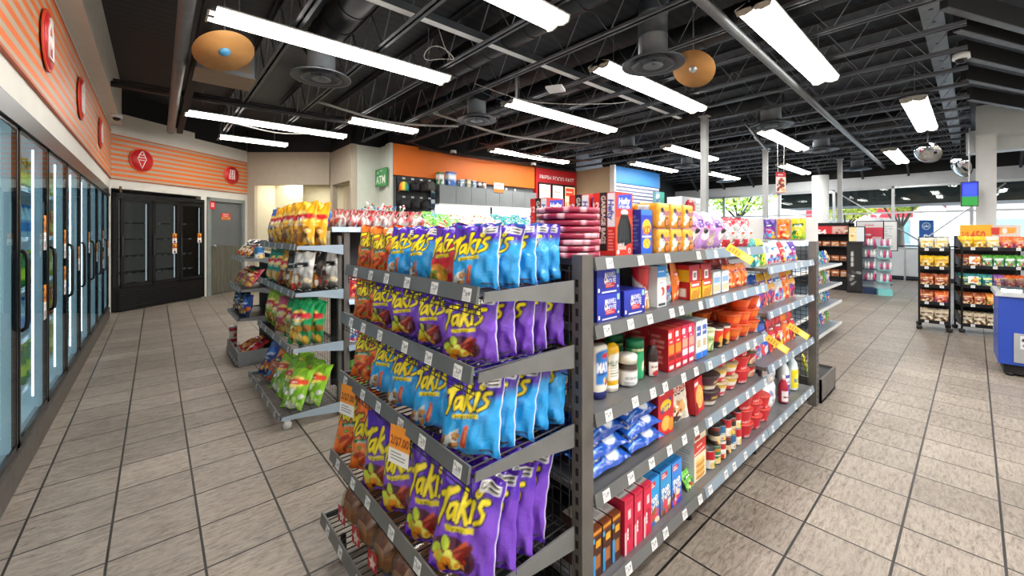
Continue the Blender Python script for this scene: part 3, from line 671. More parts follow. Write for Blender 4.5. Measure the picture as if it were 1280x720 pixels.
# ================================================================== walk-in beverage cooler
M_inner_glow = pbr('cooler_liner_glow', '#b4c4c8', .6, var=.03, emit=.5, ecol='#b4c8d0')  # liner glows by itself, standing in for light inside the cooler
M_led = pbr('led_strip', '#ffffff', .3, emit=9, ecol='#eef8ff')
M_gask = pbr('dark_frame', '#17181b', .35, .5, var=.1)
M_shelfw = pbr('white_wire', '#c9cfd0', .4)
r = empty('beverage_cooler', (XL, 0, 0)); DY0, DW, ND = 1.1, .862, 10
b = MB(); b.box(-.02, .03, DY0, 9.72, 0, .17); b.build('kick_base', pbr('cooler_base', '#55504c', .45, .4, var=.2, scale=12), r)
b = MB(); b.box(-.05, .02, DY0, 9.72, 2.1, 2.2); b.box(.0, .035, DY0, 9.72, 2.06, 2.1); b.build('head_frame', M_gask, r)
b = MB(); b.box(-.85, -.05, DY0, 9.72, .12, .17); b.build('cooler_floor', M_inner_glow, r)
b = MB(); b.box(-.85, -.05, DY0, 9.72, 2.14, 2.2); b.build('cooler_roof', M_inner_glow, r)
b = MB(); b.box(-.85, -.84, DY0, 9.72, .17, 2.14); b.build('rear_liner', M_inner_glow, r)
for k in range(ND + 1):
    y = DY0 + k * DW
    b = MB(); b.box(-.008, .006, y - .016, y + .016, .17, 2.1); b.build('mullion', M_gask, r); b = MB(); b.box(-.05, -.009, y - .014, y + .014, .17, 2.1); b.build('mullion_liner', M_inner_glow, r)  # inner mullion side gets the glowing liner so it looks lit
    if k < ND: b = MB(); b.box(-.062, -.051, y - .006, y + .006, .25, 2.05); b.build('light_strip', M_led, r)
for lv in range(5):
    z = .3 + lv * .36
    b = MB(); b.box(-.8, -.09, DY0 + .03, 9.69, z, z + .012); b.box(-.1, -.085, DY0 + .03, 9.69, z, z + .035); b.build('wire_shelf', M_shelfw, r)
stk = Cv(6, 18, 18, 54, '#ffffff'); stk.rect(0, 9, 6, 18, '#f0931e'); stk.text('2', 1.8, 13.6, 5, '#7a2410', .03); stk.text('$4', 4.1, 11.5, 3.6, '#7a2410', .03); stk.lines(.8, 5.6, 5.2, 8.4, '#8a6a40', 3); stk.ell(3, 3, 1.6, 2.2, '#6a2a3a'); stk.rect(.8, .4, 5.2, .9, '#555')
stm = None
for k in range(ND):
    y0, y1 = DY0 + k * DW + .018, DY0 + (k + 1) * DW - .018
    b = MB()
    for (a0, a1, z0, z1) in ((y0, y0 + .028, .18, 2.08), (y1 - .028, y1, .18, 2.08), (y0, y1, .18, .22), (y0, y1, 2.04, 2.08)): b.box(.007, .018, a0, a1, z0, z1)
    d = b.build('door', M_gask, r)
    b = MB(); b.box(.0125, .0165, y0 + .028, y1 - .028, .22, 2.04); b.build('pane', M_cooler, d)
    b = MB(); hy = y0 + .03
    b.path([(.018, hy, .86), (.04, hy, .88), (.045, hy, .92), (.045, hy, 1.28), (.04, hy, 1.32), (.018, hy, 1.34)], .011, 8); b.build('handle', M_black, d)
    if k >= 3:
        for zz in ((.82, 1.32) if k == 3 else (1.2,) if k == 6 else (.9, 1.22) if k % 2 == 0 else (1.05,)):
            c = stk; canvas_plane('price_sticker', c, .085, .25, P_sign, d, (.0195, y1 - .11, zz), (0, 0, PI / 2))
tag(r, 'long black framed walk-in beverage cooler with a row of glass doors', 'cooler')
# bottles behind the glass
def lathe_print(prof, n, c, th0=0.0, smooth=True):
    """profile (r,z) resampled: canvas c covers 360 degrees horizontally; rows of c follow the profile length"""
    prof = np.array(prof, float); d = np.r_[0, np.cumsum(np.hypot(*np.diff(prof, axis=0).T))]
    t = np.linspace(0, d[-1], c.ny); R = np.interp(t, d, prof[:, 0]); Z = np.interp(t, d, prof[:, 1])
    th = th0 + np.linspace(0, 2 * PI, c.nx)
    P = np.stack([R[:, None] * np.cos(th), R[:, None] * np.sin(th), np.repeat(Z[:, None], c.nx, 1)], -1)
    col = c.out(); col[:, -1] = col[:, 0]
    b = MB(); b.grid(P, col, smooth=smooth); return b
PET = [(.0, 0), (.03, 0), (.034, .01), (.034, .13), (.028, .16), (.014, .2), (.013, .22)]
BOT = []
P_plastic = printed('printed_plastic', .22, coat=.3)
for (nm, c0, c1) in (('brown', '#3a1a10', '#d02028'), ('orange', '#e8781a', '#f4c23a'), ('green', '#2f8a3a', '#d8e83a'), ('blue', '#2a6ac0', '#d8e8f4'), ('yellow', '#c8b83a', '#fff2a0'), ('clear', '#b8d4dc', '#3a8ac8')):
    c = Cv(20, 24, 14, 18, c0); c.rect(0, 8, 20, 14, c1); c.rect(3, 9.5, 8, 12.5, '#ffffff')
    bm_ = lathe_print(PET, 14, c); k = MB(); k.lathe([(.015, .213), (.015, .235), (.001, .235)], 10, close=False)
    BOT.append((nm, Kind('drink_bottle', bm_.mesh('bottle'), P_plastic, [('cap', k.mesh('cap'), pbr('cap_' + nm, c1, .4))])))
q = random.Random(11)
for k in range(2, 8):
    for lv in range(5):
        z = .3 + lv * .36 + .014; nm, kd = BOT[(k * 2 + lv * 3) % 6]
        for j in range(4 if k < 6 else 3):
            y = DY0 + k * DW + .16 + j * .18
            kd.put('%s drink bottle, %s along the %s shelf behind the %s glass cooler door' % (nm, ORD[j], ORD[4 - lv], ORD[k - 2]), 'drink bottle', (XL - .15, y, z), q.uniform(-.4, .4) , group='drink bottles behind the cooler doors', sc=1.15)

# ================================================================== black three-door fridge in the diagonal wall
r = empty('display_fridge', D0, UA)
b = MB(); b.box(.03, 1.79, .62, .66, .02, 2.16); b.box(.03, .07, -.1, .64, .02, 2.16); b.box(1.75, 1.79, -.1, .64, .02, 2.16); b.box(.03, 1.79, -.1, .64, 2.08, 2.16); b.box(.03, 1.79, -.08, .64, .38, .42); b.build('cabinet', M_black, r)
b = MB(); b.box(.03, 1.79, -.1, -.04, .02, .42)
for i in range(7): b.bar((.08, -.104, .08 + i * .042), (1.74, -.104, .08 + i * .042), .02, .016)
b.build('grille', M_black, r)
b = MB(); b.box(.07, 1.75, .60, .62, .42, 2.08); b.build('rear_liner', pbr('fridge_liner_glow', '#77726a', .6, var=.06, emit=.3, ecol='#a8a49c'), r)  # liner given its own glow to lighten the fridge inside
for i, z in enumerate((.66, .98, 1.3, 1.62)):
    b = MB(); b.box(.08, 1.74, .12, .58, z, z + .012); sh = b.build('shelf', pbr('smoke_shelf', '#3a3c3e', .4), r)
    for j in range(12):
        if (i * 5 + j * 3) % 4 == 0: continue
        c = Cv(6, 4, 8, 6, '#f2f4f2'); c.lines(.6, .6, 5.4, 3.4, '#888', 3); canvas_plane('price_tag', c, .075, .04, P_sign, sh, (.16 + j * .135, .117, z - .02))
for i in range(3):
    x0 = .08 + i * .558
    b = MB()
    for (a0, a1, z0, z1) in ((x0, x0 + .06, .44, 2.06), (x0 + .49, x0 + .55, .44, 2.06), (x0, x0 + .55, .44, .5), (x0, x0 + .55, 2.0, 2.06)): b.box(a0, a1, -.13, -.1, z0, z1)
    d = b.build('door', M_black, r)
    b = MB(); b.box(x0 + .47, x0 + .48, -.09, -.08, .52, 1.98); b.build('light_strip', pbr('fridge_added_led', '#ffffff', .4, emit=2.2, ecol='#e8f0f8'), d)  # glow strip added to brighten the fridge inside
    b = MB(); b.box(x0 + .06, x0 + .49, -.118, -.112, .5, 2.0); b.build('pane', glassy('fridge_glass', '#b4babc', .97, .02, 1.22), d)
    b = MB(); b.box(x0 + .012, x0 + .03, -.15, -.13, 1.0, 1.4); b.build('handle', M_charc, d)
    if i: 
        canvas_plane('price_sticker', stk, .09, .2, P_sign, d, (x0 + .44, -.134, 1.22), (0, 0, 0)); 
    if i == 1: canvas_plane('price_sticker', stk, .09, .2, P_sign, d, (x0 + .44, -.134, 1.01), (0, 0, 0))
b = MB(); b.box(.1, .13, -.09, -.07, 2.17, 2.28); b.build('hinge_bracket', pbr('copper_bracket', '#6a4a34', .5), r)
tag(r, 'black display fridge with three glass doors in the diagonal wall', 'fridge')
for j in range(4):
    c = Cv(12, 8, 14, 8, '#f2e6dc'); c.blobs(1, 1, 11, 7, ['#c04030', '#d8b090', '#ffffff'], 8, 1.2, j)
    b = lathe_print([(0.0, 0), (.045, 0), (.05, .05), (.046, .055), (0.0, .056)], 14, c)
    p = D0 + Vector((math.cos(UA) * (.3 + j * .11) - math.sin(UA) * .25, math.sin(UA) * (.3 + j * .11) + math.cos(UA) * .25, .423))
    o = b.build('food_tub', P_sign, None, p); tag(o, 'small pale food tub, %s in the fridge bottom' % ORD[j], 'food tub', 'tubs in the black fridge')

# ceiling lamp in the back room
b = MB(); b.box(-.5, .5, -.25, .25, 0, .02); r = empty('panel_light', (3.0, 12.2, 2.795)); b.build('diffuser', pbr('panel_glow', '#fff6dd', .4, emit=4, ecol='#fff2cf'), r, (0, 0, 0), (0, 0, AA)); b = MB(); b.box(-.53, .53, -.28, .28, .015, .024); b.build('frame', M_whitepaint, r, (0, 0, 0), (0, 0, AA))
tag(r, 'glowing flat ceiling panel in the back room', 'ceiling panel light')
a = bpy.data.lights.new('backroom_light', 'AREA'); a.shape = 'RECTANGLE'; a.size = 1; a.size_y = .5; a.energy = 26; a.color = (1, .93, .78)
o = bpy.data.objects.new('backroom_light', a); COL.objects.link(o); o.location = (3.0, 12.2, 2.78)

# ================================================================== counter wall
r = empty('wall_cabinet_run', (5.05, 8.37, 2.13))
for i in range(7):
    b = MB(); b.box(i * .46 + .004, i * .46 + .456, -.02, 0, .005, .44); d = b.build('door', pbr('grey_laminate', '#878d8f', .5, var=.06, scale=4), r)
b = MB(); b.box(0, 3.22, 0, .35, 0, .45); b.build('carcass', pbr('cabinet_grey', '#5c6164', .5), r); b = MB(); b.box(-.02, 3.24, -.03, .35, -.03, 0); b.build('light_rail', M_whitepaint, r)
tag(r, 'row of flat grey wall cabinets below the orange panel', 'wall cabinets')
r = empty('light_panel', (5.1, 8.45, 1.3)); b = MB(); b.box(0, 1.55, 0, .2, 0, .8); b.build('lit_face', pbr('light_face', '#ffffff', .5, emit=1.3, ecol='#f4f8ff'), r); b = MB(); b.box(1.6, 3.3, 0, .2, 0, .8); b.build('lit_face', MATS['light_face'], r)
b = MB(); b.box(1.55, 1.6, -.02, .22, 0, .8); b.build('divider', M_blackmat, r); tag(r, 'bright white backlit counter panel below the grey cabinets', 'light panel')
# goods on top of the cabinets
def simple_box(name, w, d, h, cols, loc, rz, lab, cat, grp, seed=0):
    b = MB()
    for (face) in range(4):
        c = Cv(w * 100, h * 100, 10, 12, cols[0]); c.rect(0, h * 45, w * 100, h * 80, cols[1 % len(cols)]); c.rect(w * 20, h * 52, w * 80, h * 68, '#ffffff'); c.blobs(w * 10, h * 5, w * 90, h * 40, cols, 5, w * 18, seed)
        xs, zs = np.meshgrid(np.linspace(-.5, .5, 10), np.linspace(0, h, 12)); ww = w if face % 2 == 0 else d; dd = d if face % 2 == 0 else w
        P = np.stack([xs * ww, xs * 0 - dd / 2, zs], -1); R = np.array(Matrix.Rotation(face * PI / 2, 3, 'Z')); b.grid(P @ R.T, c.out(), smooth=False)
    b.add([(-w / 2, -d / 2, h), (w / 2, -d / 2, h), (w / 2, d / 2, h), (-w / 2, d / 2, h)], [(0, 1, 2, 3)], 0, False, lin(cols[0]))
    o = b.build(name, printed('paper_box', .5), None, loc, (0, 0, rz)); return tag(o, lab, cat, grp)
for i, (x, w_, h_, cols, lab) in enumerate(((5.15, .14, .3, ['#2f7a3a', '#ffffff'], 'green and white carton, first on the grey cabinets'), (5.45, .24, .34, ['#2f6fc4', '#e8f0fa'], 'tall blue carton on the grey cabinets'),
    (5.75, .14, .18, ['#c9d2d8', '#5a86a8'], 'small pale carton beside the tall blue carton'), (5.95, .12, .2, ['#8aa0ae', '#d8c070'], 'small grey carton with yellow, on the grey cabinets'), (6.12, .12, .18, ['#b8c4d0', '#3a5a90'], 'small blue-grey carton on the grey cabinets'),
    (6.3, .1, .17, ['#2a2f3a', '#c8ccd8'], 'small dark carton on the grey cabinets'), (6.45, .1, .17, ['#5a2f2a', '#d8d0c8'], 'small maroon carton on the grey cabinets'))):
    simple_box('carton', w_, .14, h_, cols, (x, 8.5, 2.582), .1, lab, 'carton', 'cartons on the wall cabinets', i)
c = Cv(30, 22, 30, 22, '#f4f0ea'); c.rect(0, 0, 30, 8, '#e07828'); c.text('SALE', 15, 14, 7, '#d05020', .02); o = canvas_plane('shelf_card', c, .34, .25, P_sign, None, (6.85, 8.33, 2.5)); tag(o, 'white and orange price card leaning on the grey cabinets', 'price card')
for i, x in enumerate((7.42, 7.75)):
    b = MB(); b.box(-.03, .03, 0, .02, 0, .09); tag(b.build('wall_switch', M_whitepaint, None, (x, 8.69, 2.6)), 'small white wall plate, %s on the slate wall' % ORD[i], 'wall plate', 'white wall plates')
# hat and accessory display
r = empty('display_board', (4.1, 8.6, 1.0)); b = MB(); b.box(0, .96, 0, .06, 0, 1.72); b.build('board', stripe_material('slatboard', 2, .08, '#26272a', '#3a3c40', .85), r)
for i in range(2):
    b = MB(); b.bar((.04, -.02, 1.67 - i * .42), (.9, -.02, 1.67 - i * .42), .03, .02); rl = b.build('rail', M_charc, r)
    for j in range(4):
        c = Cv(6, 4, 8, 6, '#f2f2f2'); c.lines(.6, .6, 5.4, 3.4, '#777', 2); canvas_plane('price_tag', c, .07, .04, P_sign, rl, (.14 + j * .22, -.04, 1.65 - i * .42))
tag(r, 'dark slatted accessory board under the orange panel', 'display board')
def cap(x, z, mat, lab, yaw=0.0):
    r = empty('baseball_cap', (x, 8.4, z), yaw); r.scale = (1.02, 1.02, 1.4)
    b = MB(); b.lathe([(.105, 0), (.11, .03), (.1, .09), (.06, .13), (.001, .14)], 18, close=False); b.build('crown', mat, r)
    pts = []; b = MB(); n = 9
    P = np.zeros((4, n, 3))
    for j in range(4):
        for i in range(n):
            t = PI + PI * i / (n - 1); rr_ = .1 + j * .028 * abs(math.sin(t)) ** .6; P[j, i] = (rr_ * math.cos(t) * (1 if j == 0 else .98), rr_ * math.sin(t), .012 - .006 * j - .02 * abs(math.cos(t)))
    b.grid(P); b.build('brim', mat, r); b = MB(); b.lathe([(.012, .138), (.001, .146)], 10, close=False); b.build('button', mat, r)
    tag(r, lab, 'cap', 'caps on the accessory board')
M_rain = pbr('rainbow_cap', '#d07a20', .6, var=.3)
def rainbow():
    m = bpy.data.materials.new('rainbow_cloth'); m.use_nodes = True; nt = m.node_tree; b = nt.nodes['Principled BSDF']
    tc = nt.nodes.new('ShaderNodeTexCoord'); sp = nt.nodes.new('ShaderNodeSeparateXYZ'); rp = nt.nodes.new('ShaderNodeValToRGB'); nt.links.new(tc.outputs['Generated'], sp.inputs[0]); nt.links.new(sp.outputs[0], rp.inputs[0]); nt.links.new(rp.outputs[0], b.inputs['Base Color'])
    e = rp.color_ramp.elements; e[0].color = (*lin('#5a2016'), 1); e[1].color = (*lin('#2a6ab0'), 1)
    for p, c in ((.25, '#e07818'), (.5, '#e8d030'), (.72, '#3aa050')): x = e.new(p); x.color = (*lin(c), 1)
    b.inputs['Roughness'].default_value = .7; return m
cap(4.16, 2.38, rainbow(), 'rainbow coloured cap at the left of the accessory board', -.5)
for i, (x, z) in enumerate(((4.42, 2.4), (4.64, 2.4), (4.84, 2.44), (4.2, 2.0), (4.44, 2.0), (4.68, 2.0))):
    cap(x, z, M_blackmat if i != 2 else pbr('grey_cap', '#55524f', .7), ('grey' if i == 2 else 'black') + ' cap, %s on the %s row of the accessory board' % (ORD[i % 3], 'upper' if i < 3 else 'lower'), .2 * (i % 3 - 1))
for i in range(3):
    r = empty('charger_pack', (4.96, 8.5, 2.28 - i * .25)); c = Cv(10, 14, 12, 16, '#1c5a7a'); c.rect(1, 7, 9, 13, '#d8e8ee'); c.rect(2, 1, 8, 5, '#10242e'); canvas_plane('card', c, .12, .2, P_sign, r); b = MB(); b.bar((0, 0, .19), (0, .08, .19), .008, .008); b.build('peg', M_alu, r)
    tag(r, 'blue hanging charger pack, %s from the top on the accessory board' % ORD[i], 'charger pack', 'charger packs')
# red menu wall
r = empty('menu_wall_panel', (8.5, 8.6, 0)); b = MB(); b.box(0, 1.86, 0, .1, 0, 3.45); b.build('panel', M_red, r)
c = Cv(170, 24, 260, 36, '#d41f26'); c.text('FRESH FOOD FAST', 85, 5, 14, '#ffffff', .012, maxw=160); canvas_plane('lettering', c, 1.66, .22, P_sign, r, (.93, -.012, 3.06))
tag(r, 'tall red panel reading FRESH FOOD FAST', 'sign panel')
for i in range(3):
    r = empty('menu_screen', (8.83 + i * .57, 8.58, 2.2)); b = MB(); b.box(-.25, .25, -.03, .015, -.03, .74); b.build('frame', M_base, r)
    c = Cv(46, 70, 40, 56, '#fbf7ea' if i < 2 else '#f7e3b4')
    if i < 2: c.rect(6, 48, 34, 52, '#e08a7a'); c.lines(5, 10, 40, 44, '#e8b89a', 6, .3, i); c.text('menu', 20, 54, 6, '#d04a3a')
    else: c.rect(3, 40, 43, 66, '#d8452a'); c.text('Pizza', 22, 50, 9, '#fff2d0', .02); c.text('$7', 12, 14, 14, '#c03a1a', .02); c.blobs(24, 6, 42, 30, ['#d86a2a', '#f0b040', '#a83a20'], 9, 4)
    canvas_plane('screen', c, .46, .68, P_lit, r, (0, -.034, 0)); tag(r, ('white lit menu screen, %s on the red panel' % ORD[i]) if i < 2 else 'yellow lit pizza menu screen on the red panel', 'menu screen', 'menu screens')
# things by the blue slat wall
r = empty('sign_box', (12.3, 6.78, 2.0)); b = MB(); b.box(-.27, .27, -.05, .05, 0, .75); b.build('box', pbr('teal_box', '#5a8a90', .5), r)
c = Cv(40, 70, 30, 44, '#7d9ab0'); c.rect(20, 0, 40, 70, '#2a9a86'); c.blobs(2, 5, 18, 60, ['#c8d8e0', '#4a6a90'], 8, 5); c.text('NEW', 10, 50, 7, '#ffffff'); canvas_plane('print', c, .54, .75, P_sign, r, (0, -.052, 0), (0, 0, 0)); 
b = MB(); b.tube((0, 0, -2.0), (0, 0, 0), .03); b.build('stand', M_alu, r); tag(r, 'grey and teal poster box on a stand before the blue slat wall', 'poster stand')
r = empty('price_hanger', (11.6, 6.9, 2.1)); b = MB(); b.tube((0, 0, -2.1), (0, 0, .3), .02, 8); b.build('stem', M_alu, r); c = Cv(20, 20, 20, 20, '#f4f2e8'); c.text('2/5', 10, 6, 9, '#222'); canvas_plane('card', c, .35, .35, P_sign, r, (.3, -.02, -.1)); b = MB(); b.lathe([(.001, 0), (.07, .02), (.06, .25), (.08, .3), (.001, .32)], 14, (-.1, 0, .0)); b.build('cup_top', pbr('cream_plastic', '#e8e0bc', .5), r)
tag(r, 'cream topped stand with a small price card before the slats', 'price stand')
r = empty('brand_cabinet', (13.3, 6.2, 0)); b = MB(); b.box(-.6, .9, 0, .5, 0, 2.6); b.build('cabinet', pbr('pale_cabinet', '#d8dde0', .5), r)
b = MB(); b.lathe([(.001, 0), (.3, 0), (.3, .06), (.001, .06)], 32); me = b.mesh('badge'); me.transform(Matrix.Rotation(PI / 2, 4, 'X')); o = link('badge', me, M_red, r, (-.1, 0, 2.22))
c = Cv(40, 40, 34, 34, '#d8262c'); c.text('K', 19, 8, 26, '#ffffff', .03); 
b = MB(); xs, zs = np.meshgrid(np.linspace(-.2, .2, 34), np.linspace(-.2, .2, 34)); b.grid(np.stack([xs, xs * 0 - .064, zs], -1), c.out()); b.build('letter', P_sign, r, (-.1, 0, 2.22))
for i in range(8): 
    b = MB(); b.box(.3, .88, -.03, 0, 1.5 + i * .13, 1.58 + i * .13); b.build('slat', M_whitepaint, r)
tag(r, 'pale cabinet with a round red K badge and white slats', 'cabinet')
# small hung price sign
r = empty('hanging_sign', (9.5, 2.58, 2.24)); c = Cv(24, 42, 26, 44, '#f5efe8'); c.rect(0, 32, 24, 42, '#d5242c'); c.text('ONLY', 12, 34.5, 5, '#fff', .02); c.blobs(4, 4, 20, 26, ['#d86a3a', '#c8402a', '#f0c080', '#8a3a2a'], 14, 3); c.rect(0, 0, 24, 2, '#e0887a')
canvas_plane('card', c, .24, .42, P_sign, r, (0, 0, 0), (0, 0, -.5)); canvas_plane('card_back', Cv(2, 2, 3, 3, '#f0ece8'), .24, .42, P_sign, r, (.002, .004, 0), (0, 0, -.5)).rotation_euler = (0, 0, -.5)
for s in (-.08, .08): b = MB(); b.tube((s * .88, -s * .4, .42), (s * 1.3, -s * .4, 1.2), .004, 5); b.build('string', M_signwhite, r)
tag(r, 'small red and white card hung on strings from the ceiling', 'sign')
# ================================================================== packaging shapes
P_film = printed('printed_film', .2, coat=.35, crinkle=.5)
P_paper = printed('paper_box', .5)
P_gloss = printed('glossy_print', .28, coat=.2)
P_tin = printed('printed_tin', .3, coat=.3)
M_capw = pbr('cap_white', '#ece9e0', .35); M_tin = pbr('tin_rim', '#b9bcbe', .3, .9)

def bag_mesh(w, h, t, c, seed=1, back='#888888', foil=None, nb=9, full=.55, wr=1.0):
    """pillow bag with crimped ends; stands on its bottom seal, printed front towards -Y"""
    q = random.Random(seed); nx, ny = c.nx, c.ny
    u = np.linspace(-1, 1, nx)[None, :]; v = np.linspace(0, 1, ny)[:, None]
    pr = np.clip((np.minimum(v, 1 - v) - .03) / .47, 0, 1) ** full
    p = [q.uniform(0, 6.28) for _ in range(12)]
    hw = w / 2 * (1 - .085 * pr + .012 * np.sin(v * 17 + p[0]) + .01 * np.sin(v * 31 + p[1]))
    lobe = 1 + .18 * np.sin(2.3 * u + 3.1 * v + p[2]) + .1 * np.sin(5 * v - 2 * u + p[3])
    prof = np.clip(1 - np.abs(u) ** 2.3, 0, 1) ** .7
    d = t / 2 * pr * prof * lobe
    e0, e1 = np.exp(-(v / .17) ** 2), np.exp(-((1 - v) / .17) ** 2)
    fold = (np.sin(u * 11 + p[4] + 2.2 * np.sin(u * 4 + p[5])) * e0 + np.sin(u * 12 + p[6] + 2 * np.sin(u * 5 + p[7])) * e1) * .0058
    fold += .0034 * np.sin(u * 7 + v * 13 + p[8]) + .0026 * np.sin(u * 15 - v * 9 + p[9]) + .005 * np.abs(np.sin(3 * u + 2.5 * v + p[10])) ** 3
    amt = np.clip((1 - np.abs(u)) * 6, 0, 1) * np.clip(np.minimum(v, 1 - v) / .04, 0, 1) * wr * (h / .25)
    y = -d - fold * amt
    z = v * h + .0045 * np.sin(u * 6 + p[11]) * (e1 - e0) * h / .25 + 0 * u
    x = hw * u + 0 * v
    bend = .010 * np.sin(PI * v) * (t / .06) * 0
    P = np.stack([x, y, z], -1)
    col = c.out()
    if foil:      # bare foil side seams
        k = max(1, int(nx * .03)); f = lin(foil); col[:, -k:] = f; 
    b = MB(); b.grid(P, col)
    ub = np.linspace(-1, 1, nb)[None, :]; zb = z[:, np.linspace(0, nx - 1, nb).astype(int)]
    db = t / 2 * pr * np.clip(1 - np.abs(ub) ** 2.3, 0, 1) ** .7
    B = np.stack([hw * ub + 0 * v, db + 0 * v, zb], -1)
    b.grid(B, np.tile(np.array(lin(back)), (ny * nb, 1)), flip=True)
    return b.mesh('bag', fix=False)

def carton_mesh(w, d, h, front, side=None, top=None, sidecol='#777777', topcol='#999999', r=.0):
    b = MB()
    def face(c, W, H, M, col):
        if c is not None:
            xs, zs = np.meshgrid(np.linspace(-W / 2, W / 2, c.nx), np.linspace(0, H, c.ny)); P = np.stack([xs, xs * 0, zs], -1).reshape(-1, 3); cc = c.out()
            ny, nx = c.ny, c.nx
        else:
            P = np.array([(-W / 2, 0, 0), (W / 2, 0, 0), (-W / 2, 0, H), (W / 2, 0, H)], float); cc = np.tile(np.array(lin(col)), (4, 1)).reshape(2, 2, 3); ny = nx = 2
        P = np.array([M @ Vector(p) for p in P]).reshape(ny, nx, 3); b.grid(P, cc, smooth=False)
    RZ = lambda a: Matrix.Rotation(a, 4, 'Z'); T = Matrix.Translation
    face(front, w, h, T((0, -d / 2, 0)), sidecol)
    face(side, d, h, T((-w / 2, 0, 0)) @ RZ(-PI / 2), sidecol)
    face(side, d, h, T((w / 2, 0, 0)) @ RZ(PI / 2), sidecol)
    face(None, w, h, T((0, d / 2, 0)) @ RZ(PI), sidecol)
    face(top, w, d, T((0, -d / 2, h)) @ Matrix.Rotation(-PI / 2, 4, 'X'), topcol)
    face(None, w, d, T((0, -d / 2, 0)) @ Matrix.Rotation(-PI / 2, 4, 'X'), sidecol)
    return b.mesh('carton', fix=False)

def jar_kind(name, prof, c, capprof, capmat, mat=P_gloss, capname='lid', n=24, sx=1.0, sy=1.0, extra=()):
    b = lathe_print(prof, n, c, th0=PI / 2)      # canvas middle faces -Y
    me = b.mesh('body', fix=False); 
    k = MB(); k.lathe(capprof, n, close=True); cm = k.mesh(capname)
    S = Matrix.Diagonal((sx, sy, 1, 1)); me.transform(S); cm.transform(S)
    return Kind(name, me, mat, [(capname, cm, capmat)] + list(extra))

# ------------------------------------------------------------------ chip bags
def logo(c, cx, cy, s, rot=.14, sh=.22, y='#f3de1c', d='#180c2c', grow=.028):
    L = [[(-.5, .17), (-.21, .27)], [(-.345, .25), (-.45, -.27)], [(-.15, .07), (-.25, .04), (-.29, -.07), (-.25, -.17), (-.17, -.1), (-.125, .06), (-.12, -.16)],
         [(-.0, .3), (-.055, -.2)], [(.11, .13), (-.03, -.01)], [(-.02, .01), (.12, -.2)], [(.2, .12), (.19, -.18)], [(.25, .25), (.27, .28)],
         [(.47, .13), (.36, .13), (.33, .05), (.43, -.04), (.42, -.13), (.28, -.2)]]
    W = [(.045, .05), (.055, .022), (.032, .03), (.042, .028), (.032, .036), (.034, .042), (.042, .028), (.06, .055), (.04, .03)]
    cr, sr = math.cos(rot), math.sin(rot)
    def T(p): x = p[0] + sh * p[1]; yv = p[1]; return (cx + s * (x * cr - yv * sr), cy + s * (x * sr + yv * cr))
    for ln, w_ in zip(L, W): c.stroke([T(p) for p in ln], w_[0] * s, w_[1] * s, d, grow * s)
    for ln, w_ in zip(L, W): c.stroke([T(p) for p in ln], w_[0] * s, w_[1] * s, y)
    x_, y_ = T((.26, .265)); c.ell(x_, y_, .032 * s, .032 * s, '#8a6a10', 0, 1, .5)
